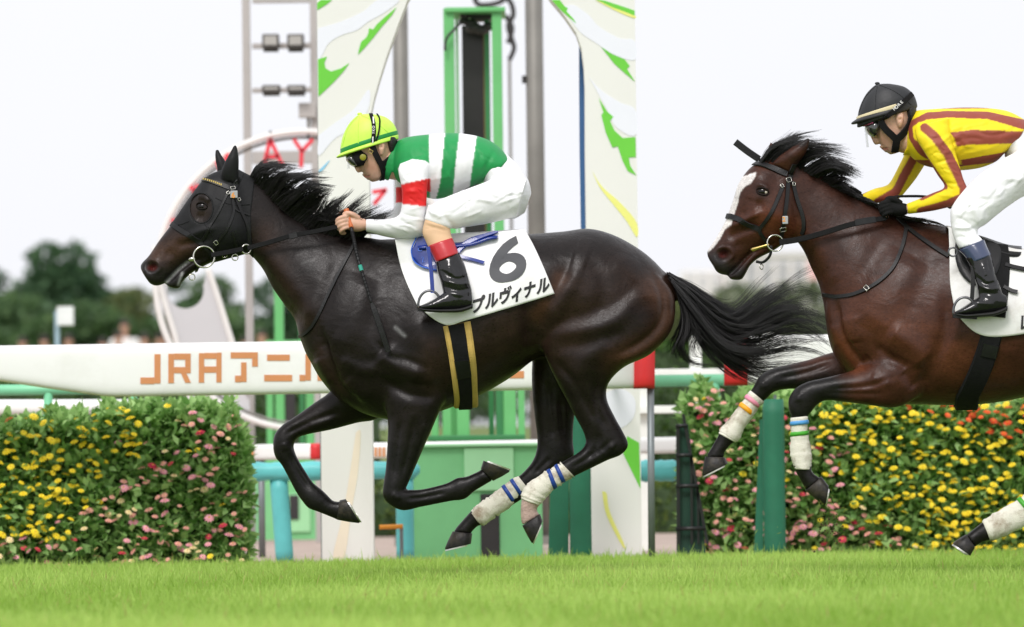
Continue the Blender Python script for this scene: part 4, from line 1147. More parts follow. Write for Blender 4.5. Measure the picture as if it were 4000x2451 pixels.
for i, (px, top, col, lab) in enumerate(((88, 1318, (150, 120, 110), 'far spectator in a dull brown top left of the white board'), (172, 1312, (120, 90, 90), 'far spectator in a dark rose top just left of the board pole'), (268, 1308, (110, 80, 78), 'far spectator in a maroon top right of the board pole'), (402, 1322, (190, 140, 130), 'far spectator in a salmon top left of the white shirted one'),
        (486, 1250, (240, 238, 235), 'tallest far spectator in a white top above the rail'), (462, 1296, (120, 70, 66), 'far spectator in a brick top in front of the white shirted one'), (564, 1304, (84, 92, 150), 'far spectator in a blue top right of the white shirted one'), (622, 1306, (206, 180, 130), 'far spectator in a straw coloured top by the sign foot'), (654, 1292, (220, 170, 160), 'far spectator in a pale pink top touching the sign foot'),
        (956, 1318, (150, 110, 100), 'far spectator in a brown top by the mast'), (1022, 1290, (236, 200, 196), 'far spectator in a light pink top under the dark horse neck'))):
    pt = P(px, top, YP + (2 if i == 4 else 0)); base = pt[2] - 1.74
    r_ = empty('person', (pt[0], pt[1], base), lab, 'person', 'spectators on the bank')
    off = np.array((pt[0], pt[1], base))
    mobj('body', fb[0] + off, fb[1], M_FARSKIN, r_, smooth=True); mobj('shirt', fs[0] + off, fs[1], mat('top_%d' % i, srgb(*col), rough=.8), r_, smooth=True)
    mobj('trousers', ft[0] + off, ft[1], mat('trousers_%d' % i, srgb(60, 62, 72), rough=.8), r_, smooth=True); mobj('hair', hs_[0] + off + (0, 0, .015), hs_[1], M_FHAIR, r_, smooth=True)
    if base > 1.26: mobj('standing_step', *g_box((off[0], off[1], (base + 1.25) / 2), (.5, .5, base - 1.25)), M_CONC, r_)

# ------------------------------------------------------------------ horses
M_COAT = vmat('horse_coat', rough=0.33, var=0.28, scale=10, bump=0.10, bscale=230, sheen=0.0, spec=0.22, stretch=(1.0, 1.0, 1.8), bump2=.20, bscale2=9)
M_EYE = mat('horse_eye', (0.005, 0.0035, 0.003, 1), rough=0.14, coat=0.0, var=0.02, spec=.35)
M_EYEWHITE = mat('eye_white', (0.55, 0.5, 0.4, 1), rough=0.2, coat=0.6, var=0.05)
M_HOOF = mat('hoof_horn', srgb(34, 32, 32), rough=0.45, var=0.35, scale=40, bump=0.2, bscale=90, spec=.3, dirt=srgb(92, 82, 62), dscale=14, damt=0.35)
M_SHOE = mat('aluminium_shoe', (0.62, 0.61, 0.58, 1), rough=0.35, metal=0.8, var=0.1, scale=30)
M_HAIR = mat('black_hair', (0.009, 0.008, 0.008, 1), rough=0.4, var=0.4, scale=30, spec=0.5)
M_LEATHER = mat('black_leather', (0.008, 0.008, 0.0085, 1), spec=.35, rough=0.42, var=0.25, scale=40, bump=0.12, bscale=220)
M_WEB = mat('black_webbing', (0.0075, 0.0075, 0.008, 1), spec=.25, rough=0.85, var=0.2, scale=60, bump=0.25, bscale=420)
M_HOODCLOTH = mat('hood_cloth', (0.0075, 0.0077, 0.0085, 1), rough=0.6, var=0.15, scale=30, bump=0.15, bscale=40, spec=.28)
M_STEEL = mat('polished_steel', (0.66, 0.64, 0.58, 1), rough=0.2, metal=1.0, var=0.05)
M_BRASS = mat('brass', (0.75, 0.56, 0.2, 1), rough=0.28, metal=1.0, var=0.08)
M_SILVER = mat('grey_plastic_tag', srgb(168, 170, 172), rough=0.4, var=0.05)
M_BANDAGE = mat('white_bandage', srgb(226, 222, 208), rough=0.85, var=0.06, scale=25, bump=0.35, bscale=180, dirt=srgb(132, 108, 78), dscale=11, damt=0.75)
M_BLUETAPE = mat('blue_tape', srgb(28, 66, 150), rough=0.45, var=0.12, scale=30, bump=0.1)
M_ORANGEFIG = mat('orange_figure', srgb(240, 160, 70), rough=0.5)

def sym_hoof(name, cA, cB, toe, heel, Y, wc, parent, shoe=True):
    """hoof capsule: coronet edge cA(front)-cB(back), ground edge toe-heel; flat sole, thin rim shoe"""
    cA, cB, toe, heel = (P(p[0], p[1], Y) for p in (cA, cB, toe, heel))
    n = 28; th = np.linspace(0, 2 * math.pi, n, endpoint=False)
    rings = []
    for t, wk in ((0, 0.82), (0.08, 0.95), (0.5, 1.05), (0.91, 1.13), (1.0, 1.11)):
        A, B = cA + (toe - cA) * t, cB + (heel - cB) * t
        if t == 1.0: A = A + (B - A) * .09
        elif t > .9: A = A + (B - A) * .03
        c, h = (A + B) / 2, (A - B) / 2
        cs = np.sign(np.cos(th)) * np.abs(np.cos(th)) ** 0.75
        r = c + cs[:, None] * h
        sn = np.sign(np.sin(th)) * np.abs(np.sin(th)) ** 0.75
        r[:, 1] += sn * wc * wk * (1 - 0.12 * np.cos(th))
        rings.append(r)
    k = len(rings)
    V = np.concatenate(rings + [rings[-1].mean(0)[None] + (rings[0].mean(0) - rings[-1].mean(0)) * 0.12, rings[0].mean(0)[None]])
    F = [(i * n + j, i * n + (j + 1) % n, (i + 1) * n + (j + 1) % n, (i + 1) * n + j) for i in range(k - 1) for j in range(n)]
    F += [(k * n, (k - 1) * n + j, (k - 1) * n + (j + 1) % n) for j in range(n)] + [(k * n + 1, (j + 1) % n, j) for j in range(n)]
    hoof = mobj(name, V, F, M_HOOF, parent, smooth=True)
    if shoe:
        g = rings[-1]; c = g.mean(0); dn = (rings[-1].mean(0) - rings[0].mean(0)); dn /= np.linalg.norm(dn)
        js = [j for j in range(-int(n * 0.36), int(n * 0.36) + 1)]
        o = g[js]; i_ = c + (o - c) * 0.72
        prof = [o * 1.0 + (o - c) * 0.02, i_, i_ + dn * 0.007, o + (o - c) * 0.02 + dn * 0.007]
        m = len(js)
        V2 = np.concatenate(prof); F2 = []
        for a in range(4):
            b = (a + 1) % 4
            F2 += [(a * m + q, a * m + q + 1, b * m + q + 1, b * m + q) for q in range(m - 1)]
        F2 += [(0, m, 2 * m, 3 * m), (3 * m + m - 1, 2 * m + m - 1, m + m - 1, m - 1)]
        mobj('horseshoe', V2, F2, M_SHOE, hoof, smooth=False)
    return hoof

def wrap(stations, Y0, n=28, dens=6, lumps=0.0015, seed=1):
    """bandage: rings a little larger than the leg, slightly uneven turns, open ends turned in"""
    V, F = g_loft(stations, Y0, dens, n)
    R = rng(seed)
    k = (len(V) - 2) // n
    c = V[:k * n].reshape(k, n, 3)
    mid = c.mean(1, keepdims=True)
    f = 1 + R.normal(0, lumps / 0.04, (k, 1, 1)) + R.normal(0, lumps / 0.09, (k, n, 1))
    V[:k * n] = (mid + (c - mid) * f).reshape(-1, 3)
    return V, F

def make_horse(root, Y0, d):
    nose = []
    parts = [g_loft(d['torso'], Y0, 8, 72), g_loft(d['neck'], Y0, 8, 56), g_loft(d['head'], Y0, 6, 48), g_loft(d['lip'], Y0, 3, 16)]
    for e in d['ears']: parts.append(g_loft(e, Y0, 3, 14))
    for l in d['legs']: parts.append(g_loft(l, Y0, 5, 32))
    parts.append(g_loft(d['dock'], Y0, 3, 14))
    for b in d.get('bulk', []): parts.append(g_loft(b, Y0, 3, 20))
    V, F = voxel_union(parts, 0.0062)
    E = edges_of(F)
    uv = Q(V)
    w = np.zeros(len(V))
    for (x, y, r) in d['blend']:
        q = np.linalg.norm(uv - (x, y), axis=1)
        w = np.maximum(w, np.clip(1.5 - q / r * 1.2, 0, 1))
    V = lap_smooth(V, E, 26, 0.5, None, w)
    V = lap_smooth(V, E, 10, 0.5, -0.52)
    V = strokes(V, F, [(r_[0], r_[1], r_[2] * 1.35) + tuple(r_[3:]) for r_ in d['relief']])
    V = lap_smooth(V, E, 2, 0.4, -0.42)
    C = d['paint'](V, Q(V), F, E)
    body = mobj('body', V, F, M_COAT, root, smooth=True, colors=C)
    return V, F, E, body

# ---- leading horse, near black
Y1 = 30.0
H1 = dict(
 torso=[((1192, 1290), (1196, 1370), .03), ((1205, 1225), (1212, 1410), .09), ((1240, 1130), (1245, 1472), .145, 0, .1), ((1300, 1040), (1305, 1545), .185, 0, .1), ((1380, 980), (1385, 1600), .215, 0, .12),
  ((1480, 938), (1480, 1634), .235, 0, .2), ((1580, 936), (1580, 1640), .255, 0, .2), ((1700, 938), (1700, 1614), .28, 0, .12), ((1800, 932), (1800, 1578), .292, 0, .06),
  ((1900, 926), (1900, 1532), .295), ((2000, 920), (2000, 1472), .288), ((2100, 913), (2100, 1400), .272), ((2200, 905), (2200, 1390), .262, 0, .02), ((2300, 894), (2300, 1400), .262, 0, .05),
  ((2400, 920), (2400, 1400), .245, 0, .05), ((2500, 976), (2500, 1380), .205, 0, .05), ((2570, 1036), (2568, 1335), .155), ((2614, 1095), (2610, 1285), .095), ((2636, 1160), (2632, 1235), .03)],
 neck=[((925, 662), (970, 985), .068), ((1018, 715), (1025, 1050), .072, 0, .15), ((1108, 804), (1065, 1125), .084, 0, .2), ((1197, 869), (1110, 1190), .102, 0, .25), ((1290, 903), (1152, 1250), .128, 0, .25),
  ((1390, 922), (1172, 1325), .162, 0, .25), ((1480, 935), (1225, 1430), .19, 0, .25), ((1560, 965), (1330, 1500), .2, 0, .2)],
 head=[((935, 668), (985, 950), .06), ((905, 662), (978, 978), .082), ((862, 668), (955, 993), .098), ((801, 700), (900, 1006), .107, 0, -.05), ((738, 780), (842, 1022), .095, 0, 0), ((697, 840), (785, 1030), .074, 0, 0),
  ((660, 890), (742, 1028), .062, 0, 0), ((619, 944), (705, 1052), .056), ((583, 998), (675, 1080), .057), ((556, 1027), (642, 1108), .055), ((549, 1045), (610, 1117), .048), ((558, 1068), (585, 1108), .034)],
 lip=[((850, 975), (856, 1012), .04), ((800, 995), (806, 1036), .045), ((745, 1018), (757, 1062), .042), ((702, 1054), (716, 1098), .042), ((678, 1078), (700, 1126), .04), ((655, 1098), (674, 1126), .032), ((647, 1106), (655, 1118), .014)],
 ears=[[((868, 700), (930, 715), .02, -.058), ((866, 676), (930, 690), .028, -.06), ((873, 652), (930, 655), .03, -.064), ((889, 620), (930, 618), .025, -.068), ((905, 592), (926, 592), .015, -.07), ((915, 572), (922, 571), .008, -.072)],
       [((852, 690), (895, 705), .02, .055), ((850, 655), (893, 665), .026, .058), ((844, 622), (878, 632), .022, .062), ((844, 600), (862, 608), .014, .064), ((845, 586), (851, 588), .007, .066)]],
 legs=[
  # near fore, folded
  [((1470, 1440), (1770, 1400), .085, -.135), ((1490, 1540), (1750, 1530), .095, -.14), ((1514, 1640), (1712, 1622), .082, -.145), ((1513, 1730), (1664, 1730), .064, -.15), ((1507, 1829), (1621, 1829), .05, -.15), ((1498, 1892), (1590, 1900), .045, -.15),
   ((1497, 1940), (1583, 1918), .043, -.15), ((1525, 1974), (1598, 1914), .042, -.15), ((1575, 1995), (1615, 1914), .038, -.15), ((1640, 1982), (1648, 1912), .031, -.15), ((1700, 1970), (1692, 1903), .027, -.15), ((1762, 1958), (1746, 1888), .028, -.15),
   ((1815, 1950), (1786, 1868), .034, -.15), ((1850, 1922), (1820, 1863), .032, -.15), ((1885, 1900), (1852, 1850), .031, -.15), ((1912, 1884), (1876, 1838), .034, -.15), ((1925, 1876), (1884, 1828), .028, -.15)],
  # far fore, reaching
  [((1360, 1450), (1590, 1540), .085, .13), ((1285, 1532), (1480, 1634), .076, .14), ((1232, 1571), (1400, 1652), .065, .15), ((1159, 1624), (1290, 1680), .052, .15), ((1105, 1660), (1205, 1697), .046, .15), ((1073, 1698), (1162, 1712), .045, .15),
   ((1067, 1745), (1148, 1740), .043, .15), ((1076, 1787), (1152, 1766), .038, .15), ((1100, 1817), (1165, 1795), .032, .15), ((1130, 1872), (1192, 1840), .028, .15), ((1155, 1920), (1222, 1885), .028, .15), ((1182, 1960), (1256, 1913), .034, .15),
   ((1206, 1986), (1278, 1934), .034, .15), ((1245, 2001), (1302, 1957), .03, .15), ((1290, 2019), (1330, 1960), .032, .15), ((1325, 2034), (1338, 1955), .034, .15)],
  # near hind
  [((2190, 1020), (2560, 1060), .06, -.1), ((2130, 1130), (2628, 1140), .105, -.12), ((2108, 1220), (2640, 1220), .12, -.135), ((2106, 1300), (2618, 1302), .125, -.14), ((2120, 1370), (2540, 1385), .112, -.145), ((2150, 1440), (2440, 1434), .094, -.145),
   ((2185, 1510), (2378, 1498), .076, -.145), ((2218, 1572), (2371, 1560), .064, -.14), ((2250, 1634), (2403, 1632), .054, -.14), ((2275, 1680), (2432, 1684), .046, -.14), ((2288, 1722), (2454, 1738), .043, -.14), ((2280, 1747), (2428, 1776), .041, -.14),
   ((2255, 1771), (2375, 1798), .038, -.14), ((2212, 1796), (2315, 1827), .033, -.14), ((2160, 1828), (2241, 1863), .029, -.14), ((2110, 1860), (2185, 1893), .029, -.14), ((2062, 1896), (2140, 1935), .033, -.14), ((2041, 1938), (2112, 1968), .035, -.14),
   ((2034, 1985), (2098, 1988), .03, -.14), ((2035, 2025), (2102, 2004), .031, -.14), ((2040, 2052), (2108, 2012), .03, -.14)],
  # far hind
  [((2080, 1300), (2400, 1330), .1, .12), ((2078, 1400), (2320, 1410), .085, .135), ((2077, 1479), (2290, 1480), .074, .14), ((2080, 1550), (2262, 1550), .064, .14), ((2089, 1634), (2242, 1640), .055, .14), ((2098, 1705), (2238, 1720), .046, .14), ((2096, 1757), (2240, 1785), .043, .14),
   ((2080, 1802), (2196, 1832), .04, .14), ((2045, 1845), (2125, 1885), .034, .14), ((1993, 1888), (2050, 1943), .029, .14), ((1940, 1922), (1992, 1980), .028, .14), ((1890, 1957), (1940, 2018), .031, .14), ((1852, 1985), (1892, 2047), .034, .14),
   ((1822, 2017), (1866, 2056), .03, .14), ((1790, 2053), (1845, 2076), .031, .14), ((1772, 2076), (1842, 2086), .032, .14)]],
 dock=[((2560, 1035), (2580, 1100), .04), ((2605, 1066), (2620, 1150), .04), ((2655, 1100), (2648, 1180), .032), ((2700, 1140), (2690, 1200), .024), ((2750, 1190), (2740, 1225), .012)],
 blend=[(1540, 1480, 130), (1690, 1580, 90), (1400, 1560, 110), (1250, 1480, 90), (2110, 1380, 60), (2250, 1120, 240), (2560, 1200, 140), (1330, 1100, 160), (1180, 1300, 70), (960, 830, 95), (960, 980, 40), (1480, 960, 90), (2340, 1420, 110), (2600, 1080, 40), (1800, 1500, 60)],
 relief=[
  ([(985, 1015), (1060, 1110), (1140, 1215), (1190, 1290)], 20, -.008), ([(1010, 960), (1090, 1050), (1180, 1160), (1240, 1260)], 34, .006),
  ([(1340, 985), (1285, 1120), (1250, 1260), (1235, 1360)], 34, -.007), ([(1430, 1080), (1380, 1220), (1320, 1380)], 80, .012), ([(1500, 1030), (1475, 1160), (1430, 1320)], 40, -.005),
  ([(1258, 1295), (1285, 1410), (1330, 1510), (1420, 1590)], 16, -.014), ([(1235, 1400), (1285, 1500)], 26, .010), ([(1350, 1480), (1440, 1570)], 36, .009),
  ([(1330, 1400), (1400, 1440), (1480, 1450)], 26, .008), ([(1490, 1370), (1560, 1430), (1660, 1470)], 42, .018), ([(1480, 1480), (1600, 1540), (1700, 1555)], 22, -.010), ([(1470, 1330), (1520, 1390), (1600, 1410), (1680, 1440)], 16, -.006),
  ([(1712, 1180), (1722, 1320), (1732, 1430), (1738, 1560)], 40, -.011), ([(1620, 1220), (1660, 1380), (1690, 1520)], 60, .012),
  ([(1800, 1350), (1900, 1380), (2020, 1360)], 60, .006), ([(1880, 1120), (1870, 1350)], 12, -.002), ([(1940, 1120), (1935, 1340)], 12, -.002), ([(2000, 1130), (1990, 1320)], 12, -.002),
  ([(2080, 1060), (2070, 1200), (2085, 1350)], 38, -.016), ([(2232, 1020), (2175, 1130), (2124, 1240), (2108, 1300)], 28, -.007), ([(2262, 1050), (2205, 1150), (2145, 1260)], 34, .008), ([(2240, 990), (2300, 1010)], 60, .007),
  ([(2480, 1170), (2400, 1255), (2290, 1290), (2140, 1310)], 34, .008), ([(2440, 1290), (2320, 1335), (2180, 1355)], 34, -.007), ([(2300, 1010), (2360, 1120), (2330, 1240)], 30, -.006), ([(2400, 1000), (2480, 1090), (2510, 1200)], 50, .008),
  ([(2545, 1060), (2588, 1150), (2585, 1250), (2520, 1330), (2400, 1395)], 18, -.009), ([(2620, 1180), (2600, 1290), (2500, 1375), (2400, 1420)], 26, .006), ([(2380, 1330), (2300, 1400), (2250, 1480)], 40, .008),
  ([(2150, 1400), (2230, 1480), (2290, 1580), (2330, 1660)], 18, -.007), ([(2330, 1480), (2330, 1580), (2370, 1680)], 16, -.006), ([(2335, 1690), (2330, 1745), (2290, 1790)], 14, -.006), ([(2400, 1720), (2330, 1770), (2230, 1830)], 12, -.005), ([(2375, 1735), (2400, 1750)], 18, .006),
  ([(1560, 1650), (1548, 1760), (1540, 1880)], 12, -.006), ([(1620, 1640), (1600, 1740), (1570, 1860)], 12, -.006), ([(1660, 1650), (1630, 1760)], 14, .004), ([(1590, 1950), (1660, 1942), (1740, 1925)], 9, -.005), ([(1530, 1930), (1560, 1950)], 14, .005),
  ([(1110, 1700), (1200, 1655), (1320, 1610)], 12, -.006), ([(1130, 1780), (1165, 1850), (1205, 1910)], 9, -.005), ([(1110, 1730), (1120, 1760)], 14, .005), ([(1200, 1660), (1300, 1640)], 16, .004),
  ([(2140, 1500), (2150, 1620), (2160, 1720)], 14, -.006), ([(2190, 1560), (2200, 1700)], 14, -.005), ([(2150, 1790), (2090, 1850)], 10, -.005),
  # head
  ([(905, 905)], 62, .013), ([(720, 935), (780, 905), (840, 890)], 12, .007), ([(690, 960), (750, 950), (830, 935)], 16, -.006), ([(850, 742)], 34, -.006), ([(770, 768), (800, 772), (820, 790)], 12, .008), ([(765, 845), (800, 850)], 18, -.006),
  ([(752, 1012), (715, 1040), (680, 1070), (645, 1106)], 7, -.005), ([(592, 1042)], 17, -.026, (0, 29.99)), ([(566, 1030), (590, 1018), (618, 1030), (624, 1052), (600, 1070)], 7, .006), ([(640, 1000), (680, 985)], 20, -.004), ([(790, 990), (850, 985)], 16, -.004)],
)

def paint1(V, uv, F, E):
    C = np.empty((len(V), 3)); C[:] = (0.0095, 0.0066, 0.0058)
    def add(line, w, col, a=1.0):
        d, _ = poly_dist(uv, line); m = (a * np.exp(-(d / w) ** 2))[:, None]
        C[:] = C * (1 - m) + np.array(col) * m
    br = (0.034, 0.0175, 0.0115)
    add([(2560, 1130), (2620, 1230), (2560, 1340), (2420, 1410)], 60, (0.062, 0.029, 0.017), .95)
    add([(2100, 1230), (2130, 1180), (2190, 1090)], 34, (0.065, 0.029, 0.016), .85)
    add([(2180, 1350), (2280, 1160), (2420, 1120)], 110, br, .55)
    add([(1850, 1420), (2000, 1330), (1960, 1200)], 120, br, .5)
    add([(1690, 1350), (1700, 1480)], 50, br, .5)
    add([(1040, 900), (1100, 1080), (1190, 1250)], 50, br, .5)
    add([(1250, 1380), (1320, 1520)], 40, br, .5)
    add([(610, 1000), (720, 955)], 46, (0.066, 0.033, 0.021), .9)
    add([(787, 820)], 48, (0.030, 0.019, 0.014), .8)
    blk = np.array((0.0085, 0.0076, 0.0072))
    m = np.clip((uv[:, 1] - 1620) / 160, 0, 1)[:, None]
    C[:] = C * (1 - m) + blk * m
    mz = np.exp(-(poly_dist(uv, [(560, 1050), (640, 1090), (690, 1110)])[0] / 45) ** 2)[:, None] * .9
    C[:] = C * (1 - mz) + np.array((0.018, 0.016, 0.016)) * mz
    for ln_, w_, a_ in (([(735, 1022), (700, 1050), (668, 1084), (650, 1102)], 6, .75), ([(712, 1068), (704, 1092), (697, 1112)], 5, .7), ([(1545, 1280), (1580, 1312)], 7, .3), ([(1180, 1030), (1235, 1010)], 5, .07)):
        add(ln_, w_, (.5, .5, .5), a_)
    # nostril lining, and the pale pastern of the near hind
    k = np.linalg.norm((uv - (594, 1046)) / (20, 13), axis=1)
    m = (np.clip(1.25 - k, 0, 1) * (V[:, 1] < Y1))[:, None]
    C[:] = C * (1 - m) + np.array((0.11, 0.02, 0.017)) * m
    k = (V[:, 1] < Y1) & inside(uv, [(2015, 1930), (2130, 1930), (2125, 2060), (2015, 2075)])
    m = smooth_scalar(k.astype(float), E, 3)[:, None]
    C[:] = C * (1 - m) + np.array((0.42, 0.30, 0.26)) * m
    return C
H1['paint'] = paint1

# ---- second horse, bay with a white blaze
Y2 = 29.2
H2 = dict(
 torso=[((3218, 1190), (3226, 1250), .03), ((3226, 1130), (3236, 1320), .09), ((3255, 1050), (3262, 1395), .14, 0, .1), ((3310, 975), (3318, 1465), .18, 0, .1), ((3400, 915), (3405, 1535), .21, 0, .14), ((3500, 880), (3500, 1575), .238, 0, .2),
  ((3620, 872), (3620, 1582), .26, 0, .2), ((3740, 902), (3740, 1584), .282, 0, .12), ((3860, 948), (3860, 1577), .297, 0, .05), ((4000, 985), (4000, 1553), .302), ((4120, 986), (4120, 1512), .292), ((4240, 968), (4240, 1475), .278),
  ((4360, 943), (4360, 1460), .272), ((4460, 936), (4460, 1460), .262, 0, .05), ((4560, 958), (4560, 1440), .24, 0, .05), ((4650, 1010), (4650, 1400), .2), ((4720, 1085), (4718, 1340), .13), ((4756, 1160), (4752, 1270), .04)],
 neck=[((3075, 612), (3105, 935), .068), ((3166, 662), (3140, 982), .075, 0, .15), ((3240, 698), (3168, 1045), .088, 0, .2), ((3333, 752), (3198, 1110), .108, 0, .25), ((3430, 797), (3214, 1175), .138, 0, .25), ((3530, 850), (3238, 1265), .172, 0, .25),
  ((3620, 872), (3300, 1385), .2, 0, .25), ((3690, 910), (3390, 1450), .21, 0, .2)],
 head=[((3080, 620), (3118, 890), .06), ((3060, 616), (3116, 918), .082), ((3008, 622), (3104, 938), .098), ((2940, 648), (3055, 957), .108, 0, -.05), ((2888, 712), (3003, 978), .1), ((2862, 786), (2958, 990), .08), ((2834, 862), (2925, 1008), .065),
  ((2806, 915), (2900, 1030), .058), ((2780, 957), (2876, 1052), .058), ((2763, 983), (2845, 1074), .055), ((2768, 1010), (2815, 1071), .048), ((2786, 1036), (2797, 1060), .034)],
 lip=[((3060, 920), (3066, 950), .04), ((3010, 945), (3018, 982), .045), ((2960, 968), (2966, 1008), .04), ((2920, 1000), (2932, 1036), .04), ((2886, 1032), (2912, 1072), .04), ((2858, 1060), (2894, 1094), .038), ((2840, 1074), (2856, 1093), .026)],
 ears=[[((3015, 640), (3100, 680), .022, -.058), ((3035, 618), (3108, 655), .03, -.062), ((3068, 592), (3124, 632), .031, -.068), ((3105, 568), (3145, 602), .025, -.074), ((3138, 549), (3158, 572), .015, -.078), ((3158, 538), (3164, 545), .007, -.08)],
       [((2985, 640), (3035, 660), .02, .055), ((2990, 605), (3040, 625), .024, .058), ((3000, 578), (3035, 595), .018, .062), ((3010, 556), (3020, 562), .008, .064)]],
 legs=[
  [((3500, 1290), (3660, 1470), .09, -.13), ((3425, 1385), (3585, 1552), .09, -.14), ((3345, 1440), (3500, 1592), .076, -.145), ((3270, 1464), (3400, 1584), .061, -.15), ((3200, 1481), (3300, 1571), .05, -.15), ((3150, 1494), (3230, 1565), .045, -.15), ((3106, 1519), (3196, 1579), .045, -.15),
   ((3081, 1560), (3172, 1606), .043, -.15), ((3082, 1602), (3158, 1624), .039, -.15), ((3093, 1640), (3154, 1637), .032, -.15), ((3093, 1720), (3154, 1706), .028, -.15), ((3092, 1780), (3163, 1775), .031, -.15), ((3101, 1826), (3168, 1820), .034, -.15), ((3113, 1852), (3174, 1846), .03, -.15), ((3132, 1887), (3194, 1862), .031, -.15), ((3148, 1915), (3205, 1872), .032, -.15)],
  [((3430, 1380), (3500, 1520), .08, .13), ((3320, 1365), (3390, 1522), .078, .14), ((3235, 1380), (3290, 1522), .068, .15), ((3156, 1407), (3200, 1522), .058, .15), ((3084, 1424), (3116, 1520), .05, .15), ((3013, 1442), (3060, 1522), .046, .15), ((2967, 1470), (3020, 1534), .045, .15), ((2944, 1510), (2995, 1558), .04, .15),
   ((2920, 1546), (2976, 1574), .033, .15), ((2881, 1598), (2936, 1627), .028, .15), ((2845, 1640), (2905, 1672), .029, .15), ((2815, 1682), (2878, 1720), .034, .15), ((2799, 1716), (2855, 1737), .03, .15), ((2774, 1758), (2832, 1766), .031, .15), ((2758, 1784), (2828, 1788), .032, .15)],
  [((4330, 1050), (4690, 1080), .06, -.1), ((4260, 1170), (4752, 1180), .11, -.12), ((4240, 1290), (4735, 1300), .125, -.135), ((4232, 1390), (4640, 1410), .115, -.14), ((4225, 1480), (4530, 1490), .09, -.14), ((4215, 1560), (4450, 1570), .072, -.14), ((4208, 1640), (4405, 1660), .056, -.14), ((4195, 1710), (4392, 1740), .046, -.14),
   ((4168, 1765), (4340, 1805), .042, -.14), ((4115, 1832), (4225, 1885), .035, -.14), ((4040, 1900), (4110, 1962), .03, -.14), ((3965, 1964), (4022, 2034), .03, -.14), ((3890, 2008), (3935, 2082), .032, -.14), ((3840, 2040), (3866, 2110), .034, -.14), ((3806, 2066), (3838, 2118), .031, -.14), ((3776, 2090), (3806, 2138), .032, -.14)],
  [((4260, 1300), (4600, 1340), .1, .12), ((4270, 1420), (4540, 1430), .085, .135), ((4290, 1520), (4500, 1520), .07, .14), ((4320, 1620), (4490, 1630), .055, .14), ((4350, 1720), (4510, 1740), .045, .14), ((4340, 1790), (4470, 1830), .04, .14), ((4290, 1870), (4370, 1910), .032, .14), ((4220, 1960), (4280, 2000), .029, .14), ((4170, 2030), (4230, 2060), .034, .14), ((4150, 2080), (4205, 2090), .03, .14)]],
 dock=[((4680, 1040), (4700, 1120), .04), ((4740, 1090), (4750, 1170), .036), ((4800, 1150), (4790, 1210), .026), ((4850, 1210), (4840, 1245), .012)],
 blend=[(3560, 1440, 140), (3420, 1420, 90), (3260, 1400, 90), (4240, 1400, 90), (4380, 1150, 240), (4680, 1200, 140), (3400, 1060, 170), (3230, 1200, 70), (3110, 800, 95), (3110, 940, 40), (3600, 900, 90), (4480, 1450, 110)],
 relief=[
  ([(3120, 960), (3165, 1040), (3205, 1120)], 20, -.008), ([(3150, 900), (3220, 1010), (3270, 1110)], 36, .006), ([(3460, 920), (3390, 1040), (3335, 1150), (3300, 1230)], 40, -.006), ([(3560, 1000), (3480, 1140), (3390, 1290)], 90, .012), ([(3640, 980), (3600, 1100), (3540, 1240)], 44, -.005),
  ([(3262, 1170), (3275, 1270), (3310, 1350), (3360, 1420)], 16, -.016), ([(3238, 1270), (3262, 1360)], 24, .010), ([(3320, 1230), (3340, 1340)], 40, .010), ([(3420, 1345), (3480, 1400), (3560, 1440)], 20, -.009), ([(3470, 1290), (3560, 1350), (3620, 1420)], 46, .017), ([(3530, 1450), (3580, 1520)], 24, -.010),
  ([(3400, 1400), (3360, 1430)], 22, -.008), ([(3700, 1150), (3690, 1300), (3640, 1430), (3590, 1540)], 30, -.013), ([(3480, 1480), (3380, 1510), (3230, 1520)], 11, -.006), ([(3450, 1540), (3330, 1540), (3220, 1535)], 11, -.005), ([(3480, 1500), (3400, 1480)], 22, .007),
  ([(3250, 1420), (3150, 1455), (3040, 1480)], 12, -.006), ([(3115, 1540), (3120, 1570)], 14, .005), ([(2975, 1490), (2985, 1520)], 14, .005),
  ([(3035, 850)], 62, .014), ([(2850, 890), (2910, 860), (2970, 830)], 12, .008), ([(2840, 930), (2900, 905), (2975, 880)], 18, -.007), ([(3035, 703)], 36, -.006), ([(2955, 722), (2985, 728), (3000, 745)], 12, .009), ([(2950, 800), (2985, 800)], 20, -.006), ([(2930, 770), (2900, 850)], 22, -.004),
  ([(2945, 975), (2910, 1010), (2880, 1045), (2845, 1076)], 7, -.005), ([(2826, 993)], 20, -.028, (0, 29.19)), ([(2795, 985), (2815, 970), (2850, 975), (2862, 1000), (2845, 1022)], 7, .006), ([(2870, 960), (2920, 950)], 20, -.004),
  ([(4360, 1080), (4290, 1180), (4240, 1300)], 18, -.010), ([(4640, 1120), (4700, 1240), (4600, 1370)], 22, -.008)],
)
